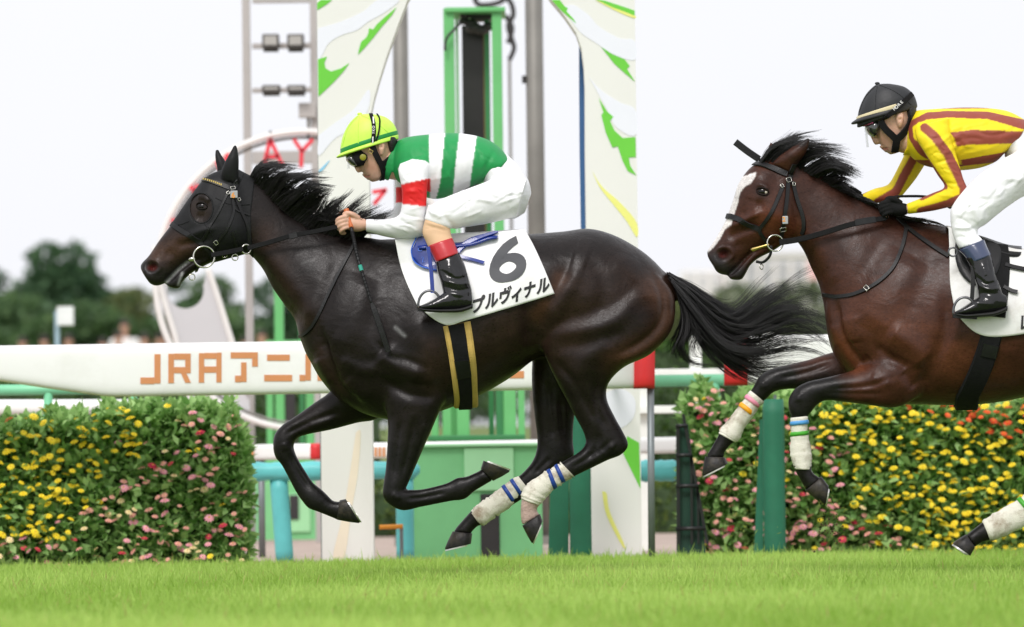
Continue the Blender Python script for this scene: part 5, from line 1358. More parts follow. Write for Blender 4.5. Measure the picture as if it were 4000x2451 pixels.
def paint2(V, uv, F, E):
    C = np.empty((len(V), 3)); C[:] = (0.050, 0.0175, 0.0100)
    def add(line, w, col, a=1.0):
        d, _ = poly_dist(uv, line); m = (a * np.exp(-(d / w) ** 2))[:, None]
        C[:] = C * (1 - m) + np.array(col) * m
    add([(3140, 780), (3300, 930), (3450, 1000), (3650, 960)], 110, (0.034, 0.0135, 0.009), .7)
    add([(3420, 1240), (3600, 1330), (3800, 1450)], 110, (0.088, 0.029, 0.0135), .75)
    add([(3000, 850), (3060, 900)], 60, (0.10, 0.029, 0.0125), .85)
    add([(3280, 1330), (3350, 1440)], 40, (0.11, 0.034, 0.014), .8)
    add([(2900, 840), (2940, 760)], 40, (0.055, 0.019, 0.011), .7)
    add([(2975, 745)], 34, (0.016, 0.009, 0.008), .8)
    add([(3163, 538), (3135, 560)], 20, (0.010, 0.008, 0.0075), .95)
    add([(3118, 640), (3240, 705), (3400, 790), (3600, 880)], 26, (0.016, 0.009, 0.008), .8)
    blk = np.array((0.0095, 0.0085, 0.008))
    d, _ = poly_dist(uv, [(2760, 1840), (2880, 1640), (2960, 1510), (3060, 1480)])
    d2, _ = poly_dist(uv, [(3210, 1980), (3125, 1800), (3120, 1600), (3140, 1540), (3230, 1525)])
    m = np.clip(1.6 - np.minimum(d, d2) / 75, 0, 1)
    m = np.maximum(m, np.clip((uv[:, 1] - 1590) / 60, 0, 1))[:, None]
    C[:] = C * (1 - m) + blk * m
    mz = np.exp(-(poly_dist(uv, [(2790, 1010), (2840, 1060), (2900, 1070)])[0] / 45) ** 2)[:, None]
    C[:] = C * (1 - mz) + np.array((0.022, 0.018, 0.018)) * mz
    # ear edges, crest
    # white blaze down the face, pinkish at the end of the nose
    blaze = [(2905, 690), (2952, 672), (2950, 692), (2934, 716), (2908, 730), (2890, 755), (2884, 790), (2866, 845), (2858, 876), (2832, 896), (2812, 936), (2792, 962), (2768, 985), (2755, 975), (2800, 900), (2850, 800), (2880, 710)]
    k = inside(uv, blaze) | ((uv[:, 0] < 2960) & (np.abs(V[:, 1] - Y2) < 0.025) & (uv[:, 1] < 980) & (uv[:, 1] > 690) & (poly_dist(uv, [(2905, 690), (2862, 790), (2806, 915), (2764, 980)])[0] < 12))
    m = smooth_scalar(k.astype(float), E, 1)[:, None]
    C[:] = C * (1 - m) + np.array((0.72, 0.68, 0.66)) * m
    k = np.linalg.norm((uv - (2822, 994)) / (18, 15), axis=1)
    m = (np.clip(1.2 - k, 0, 1) * (V[:, 1] < Y2))[:, None]
    C[:] = C * (1 - m) + np.array((0.10, 0.022, 0.02)) * m
    return C
H2['paint'] = paint2

# ---- build the first horse
horse1 = empty('racehorse', P(1900, ground_py(1900, Y1), Y1), 'near black racehorse in a black hood galloping in front, white cloth with a 6', 'horse', 'racehorses at the finish')
V1, F1, E1, body1 = make_horse(horse1, Y1, H1)
B1 = bvh_of(V1, F1)
sym_hoof('hoof', (1926, 1880), (1878, 1832), (2000, 1842), (1888, 1800), Y1 - .15, .045, horse1)
sym_hoof('hoof', (1316, 2031), (1327, 1955), (1412, 2049), (1350, 1950), Y1 + .15, .045, horse1)
sym_hoof('hoof', (2040, 2054), (2110, 2008), (2078, 2130), (2119, 2036), Y1 - .14, .042, horse1)
sym_hoof('hoof', (1768, 2076), (1845, 2084), (1731, 2150), (1840, 2125), Y1 + .14, .045, horse1)

def eye(bvh, x, y, r, Y0, parent, rim):
    p, n = hit(bvh, x, y, Y0 - .1)
    c = p - n * r * 0.62
    e = mobj('eye', *g_sphere(c, r, 20, 14, (1.25, 0.8, 0.95)), M_EYE, parent, smooth=True)
    # heavy lids: two arcs of skin around the ball
    a1 = np.array((1.0, 0, -0.25)); a1 -= n * (a1 @ n); a1 /= np.linalg.norm(a1); a2 = np.cross(n, a1)
    if a2[2] < 0: a2 = -a2
    for sgn, hgt in ((1, 0.78), (-1, 0.62)):
        t = np.linspace(0, math.pi, 13)
        pts = [c + n * (r * 0.62 + r * 0.16 * math.sin(q)) + a1 * math.cos(q) * r * 1.3 + a2 * sgn * math.sin(q) * r * hgt for q in t]
        mobj('eyelid', *g_tube(pts, r * (0.08 + 0.13 * np.sin(t)), 8), rim, e, smooth=True)
    return e
M_LID1 = mat('dark_eyelid', (0.010, 0.0075, 0.0065, 1), rough=0.6, var=0.2, spec=.12)
M_LID2 = mat('brown_eyelid', (0.014, 0.008, 0.0065, 1), rough=0.6, var=0.2, spec=.12)
eye(B1, 788, 806, .021, Y1, horse1, M_LID1)

MANE1 = [[(985, 668), (1005, 640), (1050, 630), (1115, 632)], [(1010, 705), (1035, 662), (1090, 650), (1170, 662)], [(1045, 738), (1088, 688), (1150, 672), (1235, 690)], [(1085, 778), (1140, 722), (1205, 696), (1290, 702)], [(1130, 818), (1190, 766), (1240, 728), (1283, 722)],
         [(1180, 856), (1222, 815), (1248, 775), (1268, 758)], [(1230, 888), (1262, 848), (1300, 800), (1345, 764)], [(1280, 903), (1312, 858), (1355, 815), (1400, 778)], [(1340, 913), (1390, 868), (1430, 846), (1480, 832)], [(1410, 922), (1455, 884), (1490, 862), (1520, 850)]]
mV, mF = hair(MANE1, Y1 - .01, 2700, 5, r0=.0016, jit=9, clump=80, ysp=.04, sink=(-6, 22))
mobj('mane', mV, mF, M_HAIR, horse1, smooth=True)
UNDER1 = [[(1000, 690), (1030, 680), (1060, 690)], [(1060, 745), (1110, 720), (1150, 735)], [(1130, 815), (1180, 790), (1215, 800)], [(1200, 865), (1250, 845), (1290, 850)], [(1280, 900), (1330, 885), (1380, 885)], [(1360, 915), (1430, 905), (1500, 905)]]
mV, mF = hair(UNDER1, Y1 - .015, 1300, 8, r0=.0024, jit=7, clump=60, ysp=.03, sink=(-6, 26))
mobj('mane_underlayer', mV, mF, M_HAIR, horse1, smooth=True)
TAIL1 = [[(2610, 1068), (2680, 1118), (2760, 1185), (2860, 1258), (2950, 1205), (3040, 1142), (3090, 1118)], [(2614, 1075), (2690, 1135), (2780, 1225), (2890, 1265), (3000, 1195), (3100, 1172), (3175, 1215)], [(2618, 1085), (2705, 1165), (2810, 1265), (2930, 1285), (3050, 1225), (3150, 1240), (3215, 1285)],
         [(2624, 1095), (2715, 1195), (2825, 1305), (2950, 1325), (3080, 1275), (3180, 1290), (3232, 1330)], [(2628, 1105), (2712, 1215), (2825, 1345), (2950, 1375), (3080, 1345), (3180, 1348), (3238, 1362)], [(2634, 1120), (2710, 1245), (2805, 1365), (2915, 1420), (3045, 1412), (3150, 1392)],
         [(2640, 1130), (2700, 1255), (2785, 1355), (2865, 1418), (2935, 1450), (2990, 1472)]]
mV, mF = hair(TAIL1, Y1 - .01, 2300, 11, r0=.0013, seg=14, jit=19, clump=85, ysp=.06, tipfan=1.5)
mobj('tail', mV, mF, M_HAIR, horse1, smooth=True)
TAIL1B = [[(2618, 1080), (2690, 1150), (2770, 1230), (2850, 1300), (2930, 1340)], [(2630, 1105), (2700, 1190), (2775, 1280), (2850, 1350), (2940, 1400)], [(2640, 1130), (2690, 1215), (2755, 1300), (2830, 1375), (2920, 1430)], [(2645, 1150), (2680, 1230), (2720, 1290), (2780, 1350), (2850, 1400)]]
mV, mF = hair(TAIL1B, Y1, 1700, 12, r0=.0022, seg=10, jit=9, clump=70, ysp=.035)
mobj('tail_core', mV, mF, M_HAIR, horse1, smooth=True)
TAIL1C = [[(2645, 1140), (2685, 1225), (2692, 1290), (2672, 1335), (2705, 1400), (2775, 1425)], [(2648, 1150), (2672, 1250), (2655, 1320), (2645, 1370), (2685, 1420), (2745, 1430)], [(2645, 1150), (2665, 1230), (2655, 1290), (2615, 1340), (2575, 1368)], [(2660, 1150), (2712, 1240), (2745, 1300), (2720, 1345), (2735, 1385), (2765, 1395)]]
mV, mF = hair(TAIL1C, Y1 - .02, 620, 13, r0=.0013, seg=14, jit=10, clump=40, ysp=.03)
mobj('tail_wisps', mV, mF, M_HAIR, horse1, smooth=True)

bnd = mobj('bandage', *wrap([((2190, 1806), (2245, 1864), .034, -.14), ((2150, 1831), (2208, 1884), .033, -.14), ((2108, 1857), (2172, 1908), .034, -.14), ((2060, 1890), (2140, 1937), .039, -.14), ((2038, 1926), (2122, 1960), .042, -.14), ((2036, 1950), (2106, 1976), .039, -.14)], Y1, seed=3), M_BANDAGE, horse1, smooth=True)
for a, b, c, d_ in (((2134, 1838), (2163, 1914), (2147, 1830), (2178, 1904)), ((2164, 1820), (2196, 1890), (2176, 1812), (2210, 1881))):
    mobj('tape', *wrap([(a, b, .037, -.14), (c, d_, .037, -.14)], Y1, dens=2), M_BLUETAPE, bnd, smooth=True)
bnd = mobj('bandage', *wrap([((2024, 1860), (2070, 1918), .034, .14), ((1985, 1883), (2036, 1946), .033, .14), ((1925, 1930), (1976, 1994), .034, .14), ((1880, 1960), (1925, 2030), .038, .14), ((1850, 1984), (1890, 2054), .041, .14), ((1838, 2000), (1874, 2050), .037, .14)], Y1, seed=4), M_BANDAGE, horse1, smooth=True)
for a, b, c, d_ in (((1958, 1901), (2003, 1968), (1970, 1892), (2014, 1958)), ((1990, 1877), (2034, 1944), (2002, 1869), (2045, 1934))):
    mobj('tape', *wrap([(a, b, .037, .14), (c, d_, .037, .14)], Y1, dens=2), M_BLUETAPE, bnd, smooth=True)

# ---- second horse and its hair
horse2 = empty('racehorse', P(4000, ground_py(4000, Y2), Y2), 'bay racehorse with a white blaze following behind, cut by the frame edge', 'horse', 'racehorses at the finish')
V2, F2, E2, body2 = make_horse(horse2, Y2, H2)
B2 = bvh_of(V2, F2)
sym_hoof('hoof', (3146, 1917), (3208, 1862), (3222, 1982), (3236, 1898), Y2 - .15, .045, horse2)
sym_hoof('hoof', (2755, 1784), (2832, 1787), (2738, 1865), (2843, 1812), Y2 + .15, .045, horse2)
sym_hoof('hoof', (3774, 2088), (3808, 2140), (3716, 2122), (3790, 2172), Y2 - .14, .045, horse2)
sym_hoof('hoof', (4145, 2085), (4215, 2092), (4110, 2160), (4205, 2150), Y2 + .14, .045, horse2)
ey2 = eye(B2, 2979, 749, .021, Y2, horse2, M_LID2)
p, n = hit(B2, 2991, 752, Y2 - .1)
mobj('eye_white', *g_sphere(p - n * .0075, .0105, 14, 10, (1, .9, 1)), M_EYEWHITE, ey2, smooth=True)
MANE2 = [[(2972, 622), (3010, 574), (3080, 545), (3168, 528)], [(3000, 622), (3060, 570), (3130, 553), (3218, 556)], [(3080, 630), (3150, 588), (3220, 572), (3302, 585)], [(3130, 645), (3190, 612), (3260, 618), (3328, 645)], [(3170, 668), (3230, 638), (3290, 652), (3350, 680)], [(3200, 684), (3250, 670), (3300, 690), (3335, 702)], [(3250, 708), (3275, 704), (3292, 716), (3305, 738)]]
mV, mF = hair(MANE2, Y2 - .015, 1700, 21, r0=.0014, jit=9, clump=70, ysp=.045, sink=(-4, 16))
mobj('mane', mV, mF, M_HAIR, horse2, smooth=True)
CREST2 = [[(3230, 705), (3270, 712), (3310, 738)], [(3290, 735), (3330, 745), (3370, 770)], [(3360, 770), (3400, 782), (3440, 805)], [(3440, 805), (3480, 820), (3530, 850)], [(3500, 838), (3560, 848), (3640, 868)], [(3560, 855), (3640, 862), (3712, 888)]]
mV, mF = hair(CREST2, Y2 - .02, 1300, 22, r0=.0022, jit=5, clump=40, ysp=.03, sink=(-4, 14))
mobj('mane_crest', mV, mF, M_HAIR, horse2, smooth=True)
T2 = [[(x + 2120, y) for x, y in g] for g in TAIL1]
mV, mF = hair(T2, Y2, 900, 23, r0=.003, seg=10, jit=13, clump=40, ysp=.05)
mobj('tail', mV, mF, M_HAIR, horse2, smooth=True)
M_PINKTAPE = mat('pink_tape', srgb(240, 150, 175), rough=0.5); M_AMBERTAPE = mat('amber_tape', srgb(250, 170, 30), rough=0.5)
M_SKYTAPE = mat('sky_blue_tape', srgb(80, 155, 215), rough=0.5); M_LEAFTAPE = mat('green_tape', srgb(70, 165, 45), rough=0.5)
bnd = mobj('bandage', *wrap([((2931, 1526), (2984, 1570), .036, .15), ((2882, 1594), (2938, 1630), .034, .15), ((2842, 1642), (2906, 1680), .035, .15), ((2814, 1678), (2884, 1722), .039, .15), ((2806, 1694), (2872, 1730), .038, .15)], Y2, seed=6), M_BANDAGE, horse2, smooth=True)
for mt, a, b, c, d_ in ((M_PINKTAPE, (2906, 1553), (2962, 1596), (2916, 1540), (2970, 1582)), (M_AMBERTAPE, (2884, 1585), (2938, 1628), (2895, 1570), (2948, 1612))):
    mobj('tape', *wrap([(a, b, .039, .15), (c, d_, .039, .15)], Y2, dens=2), mt, bnd, smooth=True)
bnd = mobj('bandage', *wrap([((3088, 1633), (3156, 1626), .036, -.15), ((3088, 1700), (3157, 1692), .034, -.15), ((3086, 1760), (3168, 1756), .036, -.15), ((3090, 1800), (3174, 1800), .04, -.15), ((3106, 1834), (3166, 1836), .037, -.15)], Y2, seed=7), M_BANDAGE, horse2, smooth=True)
for mt, y in ((M_SKYTAPE, 1664), (M_LEAFTAPE, 1706)):
    mobj('tape', *wrap([((3086, y), (3159, y - 7), .038, -.15), ((3086, y - 16), (3158, y - 23), .038, -.15)], Y2, dens=2), mt, bnd, smooth=True)
bnd = mobj('bandage', *wrap([((4040, 1895), (4112, 1968), .035, -.14), ((3962, 1960), (4026, 2038), .035, -.14), ((3888, 2004), (3938, 2088), .038, -.14), ((3836, 2036), (3868, 2116), .04, -.14)], Y2, seed=8), M_BANDAGE, horse2, smooth=True)
mobj('tape', *wrap([((3970, 1951), (4034, 2031), .039, -.14), ((3984, 1940), (4048, 2018), .039, -.14)], Y2, dens=2), M_LEAFTAPE, bnd, smooth=True)

# ---- hood of the leading horse
uvF = Q(V1)[F1].mean(1)
hood_poly = [(640, 845), (668, 876), (720, 906), (786, 948), (812, 990), (845, 1045), (992, 1040), (981, 917), (979, 834), (996, 695), (1010, 640), (940, 540), (830, 560), (640, 800)]
hk = inside(uvF, hood_poly)
ang = np.linspace(0, 2 * math.pi, 40)
hole = np.column_stack((787 + 45 * np.cos(ang), 815 + 58 * np.sin(ang)))
hk &= ~(inside(uvF, hole))
hood_root = empty('horse_hood', horse1.location, 'black stretch hood with eye opening on the leading horse', 'hood')
hV, hF = shell(V1, F1, hk, .0035, snap=[(hole, 14), ([(640, 845), (668, 876), (720, 906), (786, 948), (812, 990)], 12), ([(992, 1040), (981, 917), (979, 834), (996, 695), (1010, 640)], 12)])
mobj('cloth', hV, hF, M_HOODCLOTH, hood_root, smooth=True)
rimpts = [hit(B1, x, y, Y1, .003)[0] for x, y in hole]
mobj('eye_opening_trim', *g_tube(rimpts, .0028, 6, False), M_HOODCLOTH, hood_root, smooth=True)
for seam in ([(842, 775), (900, 800), (975, 800)], [(740, 865), (700, 880), (672, 872)], [(800, 875), (840, 935), (850, 985)]):
    mobj('seam', *strap(B1, seam, .004, .0016, Y1, .004), M_HOODCLOTH, hood_root, smooth=True)

# ---- bridles: straps laid on the head, rings, reins
def bridle(root, B, Y0, straps):
    for nm, pts, w in straps:
        mobj(nm, *strap(B, pts, w, .004, Y0 - .09, .005), M_LEATHER, root, smooth=False)

def buckle(B, x, y, Y0, w, h, ang, root, m=None, nm='buckle'):
    p, n = hit(B, x, y, Y0 - .09, .011)
    a = math.radians(ang)
    e1 = np.array((math.cos(a), 0, math.sin(a))); e1 -= n * (e1 @ n); e1 /= np.linalg.norm(e1); e2 = np.cross(n, e1)
    c = [p + e1 * sx * w / 2 + e2 * sy * h / 2 for sx, sy in ((-1, -1), (1, -1), (1, 1), (-1, 1))]
    pts = []
    for i in range(4):
        for t in (0, .33, .66): pts.append(c[i] * (1 - t) + c[(i + 1) % 4] * t)
    pts.append(pts[0]); pts.append(pts[1])
    mobj(nm, *g_tube(np.array(pts), .0017, 6), m or M_STEEL, root, smooth=True)

def ring(nm, x, y, Y, R, r, root, tilt=0.0, m=None):
    mobj(nm, *g_torus(P(x, y, Y), (math.cos(tilt), math.sin(tilt), 0), (0, 0, 1), R, r), m or M_STEEL, root, smooth=True)

br1 = empty('bridle', horse1.location, 'black leather bridle with gold studded browband on the dark leading horse', 'bridle', 'bridles')
bridle(br1, B1, Y1, [('browband', [(790, 704), (812, 708), (866, 724), (912, 744)], .022), ('crown_strap', [(948, 650), (932, 695), (908, 745)], .026), ('noseband', [(664, 872), (700, 896), (745, 922), (790, 950)], .024),
  ('cheek_strap', [(892, 752), (870, 795), (850, 836), (815, 895), (786, 946)], .011), ('cheek_strap', [(907, 775), (911, 832), (884, 900), (842, 952), (826, 985)], .013), ('throat_strap', [(922, 780), (940, 828), (960, 872), (972, 920), (976, 965)], .016),
  ('cheek_strap', [(912, 800), (925, 825), (976, 842)], .007), ('chin_strap', [(786, 946), (810, 975), (828, 990)], .014), ('chin_strap', [(906, 905), (918, 945), (925, 975), (922, 1005)], .013), ('lip_strap', [(778, 1026), (766, 1052), (755, 1080)], .014)])
st = [(800 + i * 7.2, 705 + i * 1.6 + (i ** 2) * 0.06) for i in range(10)]
for x, y in st:
    p, n = hit(B1, x, y, Y1, .009)
    mobj('brass_stud', *g_box(p, (.006, .006, .008)), M_BRASS, br1)
p, n = hit(B1, 911, 764, Y1, .014)
tg = mobj('number_tag', *g_box(p, (.032, .016, .032)), M_SILVER, br1, bevel=.003)
def flat_text(body, cx, cy, size_px, Y, matl, parent, nm, rot=0.0, bold=0.0, ratio=1.0, depth=.0015):
    V, F = text_geo(body, 1.0, bold, ratio)
    V = V * size_px
    c, s_ = math.cos(rot), math.sin(rot)
    W = np.array([P(cx + x * c - y * s_, cy - (x * s_ + y * c), Y) for x, y in V])
    n = len(W); W2 = W + (0, depth, 0)
    return mobj(nm, W, [tuple(f) for f in F], matl, parent)
flat_text('6', 911, 764, 30, p[1] - .0095, M_ORANGEFIG, tg, 'tag_figure', 0, .02)
ring('bit_ring', 797, 1004, Y1 - .085, .046, .0042, br1, .15)
mobj('bit_mouthpiece', *g_tube(spline([P(762, 1012, Y1 - .088), P(748, 1013, Y1 - .086), P(735, 1018, Y1 - .075)], 8), [.006, .008, .0095, .0105, .010, .009, .007, .004], 10), M_STEEL, br1, smooth=True)
ring('rein_ring', 962, 974, Y1 - .092, .020, .0035, br1, .3)
ring('chin_ring', 750, 1083, Y1 - .06, .013, .0028, br1, .2)
ring('chin_ring', 918, 1006, Y1 - .085, .013, .0028, br1, .2)
for x, y, w, h, a in ((845, 946, .018, .015, -60), (876, 990, .02, .028, 10), (891, 757, .012, .012, -50), (930, 782, .012, .012, -60), (908, 738, .012, .02, -80)):
    buckle(B1, x, y, Y1, w, h, a, br1)
def rein(root, pts, w0, w1, nm='rein', thick=.005, nrm=(0.0, -1.0, 0.15)):
    c = spline(np.array([P(x, y, Y) for x, y, Y in pts]), 8 * len(pts))
    k = len(c); nm3 = np.tile(np.array(nrm), (k, 1))
    return mobj(nm, *g_ribbon(c, nm3, np.linspace(w0, w1, k), thick), M_WEB, root)
rein(br1, [(826, 997, Y1 - .095), (880, 988, Y1 - .10), (950, 973, Y1 - .105)], .022, .022)
rein(br1, [(968, 970, Y1 - .105), (1050, 948, Y1 - .125), (1138, 922, Y1 - .14), (1230, 905, Y1 - .135), (1325, 886, Y1 - .115), (1390, 880, Y1 - .10)], .022, .02)
mobj('rein_keeper', *g_ribbon(np.array([P(1130, 925, Y1 - .143), P(1146, 921, Y1 - .144), P(1160, 917, Y1 - .144)]), np.tile((0, -1., .1), (3, 1)), .026, .004), M_LEATHER, br1)
rein(br1, [(820, 1000, Y1 + .09), (950, 975, Y1 + .11), (1138, 925, Y1 + .14), (1300, 890, Y1 + .11), (1390, 880, Y1 + .09)], .02, .02)

br2 = empty('bridle', horse2.location, 'black bridle with plain straps and brass bit on the bay horse with the blaze', 'bridle', 'bridles')
bridle(br2, B2, Y2, [('browband', [(2926, 660), (2945, 645), (2975, 645), (3020, 660), (3074, 682)], .027), ('crown_strap', [(3102, 640), (3092, 665), (3082, 700)], .022), ('noseband', [(2826, 852), (2850, 846), (2880, 856), (2925, 878), (2972, 898)], .024),
  ('cheek_strap', [(3058, 728), (3038, 775), (3016, 826), (2990, 866), (2968, 898), (2980, 925), (2996, 946)], .016), ('cheek_strap', [(3078, 700), (3072, 775), (3064, 836), (3056, 895), (3048, 940)], .018), ('throat_strap', [(3094, 712), (3112, 780), (3136, 845), (3141, 890), (3134, 915)], .018)])
mobj('lip_strap', *g_tube(spline([P(3012, 960, Y2 - .09), P(3010, 992, Y2 - .085), P(2998, 1012, Y2 - .075), P(2978, 1026, Y2 - .06), P(2955, 1023, Y2 - .045)], 20), .006, 8), M_LEATHER, br2, smooth=True)
ring('bit_ring', 3028, 950, Y2 - .09, .034, .0035, br2, .15)
mobj('bit_mouthpiece', *g_tube(spline([P(3004, 956, Y2 - .092), P(2970, 966, Y2 - .088), P(2945, 974, Y2 - .078), P(2932, 977, Y2 - .07)], 9), [.007, .006, .0055, .006, .0075, .009, .009, .007, .004], 10), M_BRASS, br2, smooth=True)
ring('chin_ring', 2975, 1043, Y2 - .05, .011, .002, br2, .8)
p, n = hit(B2, 3062, 858, Y2, .014)
tg = mobj('number_tag', *g_box(p, (.024, .014, .034)), M_SILVER, br2, bevel=.003)
flat_text('2', 3062, 858, 26, p[1] - .0085, M_ORANGEFIG, tg, 'tag_figure', 0, .02)
for x, y, w, h, a in ((3078, 706, .018, .022, -75), (3054, 730, .014, .012, -65), (3098, 722, .014, .012, 80), (3056, 893, .018, .026, -80)):
    buckle(B2, x, y, Y2, w, h, a, br2)
rein(br2, [(3045, 948, Y2 - .10), (3130, 934, Y2 - .115), (3226, 908, Y2 - .135), (3330, 876, Y2 - .15), (3460, 852, Y2 - .12)], .026, .022)
mobj('rein_keeper', *g_ribbon(np.array([P(3340, 872, Y2 - .153), P(3380, 864, Y2 - .148), P(3420, 858, Y2 - .138)]), np.tile((0, -1., .1), (3, 1)), .028, .004), M_LEATHER, br2)
rein(br2, [(3450, 840, Y2 - .13), (3452, 800, Y2 - .13), (3480, 776, Y2 - .11), (3540, 769, Y2 - .06), (3640, 775, Y2 - .02), (3715, 815, Y2 - .05)], .014, .014, nrm=(0.0, -.6, .8))
rein(br2, [(3020, 950, Y2 + .09), (3226, 908, Y2 + .14), (3400, 862, Y2 + .14)], .02, .02)

# ---- saddlecloths draped over the back: near side, over the spine, far side
def cloth(root, B, Y0, top, left, right, bottom, ytop, off, matl, nu=64, nv=40, stiff=.35):
    T, Bo = spline(top, nu), spline(bottom, nu)
    L, Rr = spline(left, nv), spline(right, nv)
    u, v = np.linspace(0, 1, nu)[None, :, None], np.linspace(0, 1, nv)[:, None, None]
    S = (1 - v) * T[None] + v * Bo[None] + (1 - u) * L[:, None] + u * Rr[:, None] - ((1 - u) * (1 - v) * T[0] + u * (1 - v) * T[-1] + (1 - u) * v * Bo[0] + u * v * Bo[-1])
    Yh = np.empty((nv, nu))
    for i in range(nv):
        for j in range(nu):
            q, n = hit(B, S[i, j, 0], S[i, j, 1], Y0)
            Yh[i, j] = q[1]
    ks = int(nv * stiff)
    Yc = Yh - off
    for i in range(ks):
        t = i / ks
        Yc[i] = np.minimum(Yc[i], (Y0 - ytop) * (1 - t) + Yc[ks] * t)
    for _ in range(6):
        Yc[1:-1] = (Yc[:-2] + Yc[2:] + 2 * Yc[1:-1]) / 4
        Yc[:, 1:-1] = (Yc[:, :-2] + Yc[:, 2:] + 2 * Yc[:, 1:-1]) / 4
    Yc = np.minimum(Yc, Yh - off * .5)
    near = np.array([[P(S[i, j, 0], S[i, j, 1], Yc[i, j]) for j in range(nu)] for i in range(nv)])
    far = near.copy(); far[..., 1] = 2 * Y0 - near[..., 1]
    mid = near[0].copy(); mid[:, 1] = Y0; mid[:, 2] += .012
    q1 = near[0] * .45 + mid * .55; q1[:, 2] = mid[:, 2] - .002
    q2 = q1.copy(); q2[:, 1] = 2 * Y0 - q1[:, 1]
    G = np.concatenate((near[::-1], q1[None], mid[None], q2[None], far), 0)
    m = len(G)
    idx = np.arange(m * nu).reshape(m, nu)
    F = np.stack((idx[:-1, :-1], idx[:-1, 1:], idx[1:, 1:], idx[1:, :-1]), -1).reshape(-1, 4)
    o = mobj('cloth', G.reshape(-1, 3), F, matl, root, smooth=True)
    md = o.modifiers.new('thick', 'SOLIDIFY'); md.thickness = .007; md.offset = -1
    Fn = F[:(nv - 1) * nu]
    return bvh_of(G.reshape(-1, 3), Fn)

def refine(V, F, n):
    V = [tuple(v) for v in V]; F = [tuple(f) for f in F]
    for _ in range(n):
        mid = {}; NF = []
        def mdp(a, b):
            k = (min(a, b), max(a, b))
            if k not in mid:
                V.append(((V[a][0] + V[b][0]) / 2, (V[a][1] + V[b][1]) / 2)); mid[k] = len(V) - 1
            return mid[k]
        for a, b, c in F:
            x, y, z = mdp(a, b), mdp(b, c), mdp(c, a)
            NF += [(a, x, z), (x, b, y), (z, y, c), (x, y, z)]
        F = NF
    return np.array(V), F

def printed(nm, V, F, cx, cy, ex, ey, B, Y0, matl, parent, lift=.003, levels=3):
    V, F = refine(V, F, levels)
    W = np.array([hit(B, cx + x * ex[0] + y * ey[0], cy + x * ex[1] + y * ey[1], Y0 - .25, lift)[0] for x, y in V])
    return mobj(nm, W, F, matl, parent, smooth=True)

M_CLOTH = mat('white_saddlecloth', srgb(246, 246, 246), rough=0.7, var=0.03, scale=6, bump=0.12, bscale=25, dirt=srgb(150, 140, 120), dscale=4, damt=0.12)
M_CLOTH2 = mat('muddy_saddlecloth', srgb(232, 232, 230), rough=0.7, var=0.03, scale=6, bump=0.12, bscale=25, dirt=srgb(150, 130, 110), dscale=3.2, damt=0.4)
M_PRINT = mat('black_print', srgb(34, 34, 36), rough=0.6, var=0.1)
M_FIGURE = mat('charcoal_print', srgb(72, 73, 77), rough=0.6, var=0.08, scale=12)
sc1 = empty('saddlecloth', horse1.location, 'white saddlecloth with a big grey 6 and katakana name', 'saddlecloth', 'saddlecloths')
SB1 = cloth(sc1, B1, Y1, [(1543, 938), (1640, 926), (1850, 914), (2052, 900)], [(1543, 938), (1562, 1030), (1590, 1110), (1632, 1198)], [(2052, 900), (2085, 960), (2126, 1050), (2166, 1148)], [(1632, 1198), (1735, 1268), (1823, 1251), (2000, 1200), (2166, 1148)], .17, .016, M_CLOTH)
def figure_six():
    q = np.linspace(math.pi * 1.0, math.pi * 2.95, 30)
    pth = [(.20, .47), (.06, .42), (-.08, .33), (-.20, .21), (-.29, .08), (-.345, -.05)] + [(.3625 * math.cos(a), -.16 + .245 * math.sin(a)) for a in q]
    wd = [.20, .235, .26, .275, .28, .28] + [.19 + .085 * abs(math.cos(a)) for a in q]
    c = np.array(pth); d = np.gradient(c, axis=0); d /= np.linalg.norm(d, axis=1)[:, None]; n = np.column_stack((-d[:, 1], d[:, 0]))
    w = np.array(wd)[:, None] / 2
    V = np.stack((c + n * w, c - n * w), 1).reshape(-1, 2); F = []
    for i in range(len(c) - 1): F += [(2 * i, 2 * i + 1, 2 * i + 3), (2 * i, 2 * i + 3, 2 * i + 2)]
    V[:2] += (.02, .02)
    return V, F
V6, F6 = figure_six()
V6 = (V6 - (V6.max(0) + V6.min(0)) / 2) / (V6.max(0) - V6.min(0))
cs, sn = math.cos(math.radians(17)), math.sin(math.radians(17))
printed('number_figure', V6, F6, 1985, 1015, (152 * cs, -152 * sn * .55), (168 * sn * .16, -176), SB1, Y1, M_FIGURE, sc1, levels=2)
for ch, x, y in (('プ', 1867, 1196), ('ル', 1921, 1178), ('ヴ', 1972, 1161), ('ィ', 2019, 1152), ('ナ', 2068, 1136), ('ル', 2122, 1120)):
    Vt, Ft = text_geo(ch, 1.0, .045, 1.0)
    printed('letter', Vt, Ft, x, y, (52 * cs, -52 * sn), (62 * sn * .3, -66), SB1, Y1, M_PRINT, sc1, levels=2)

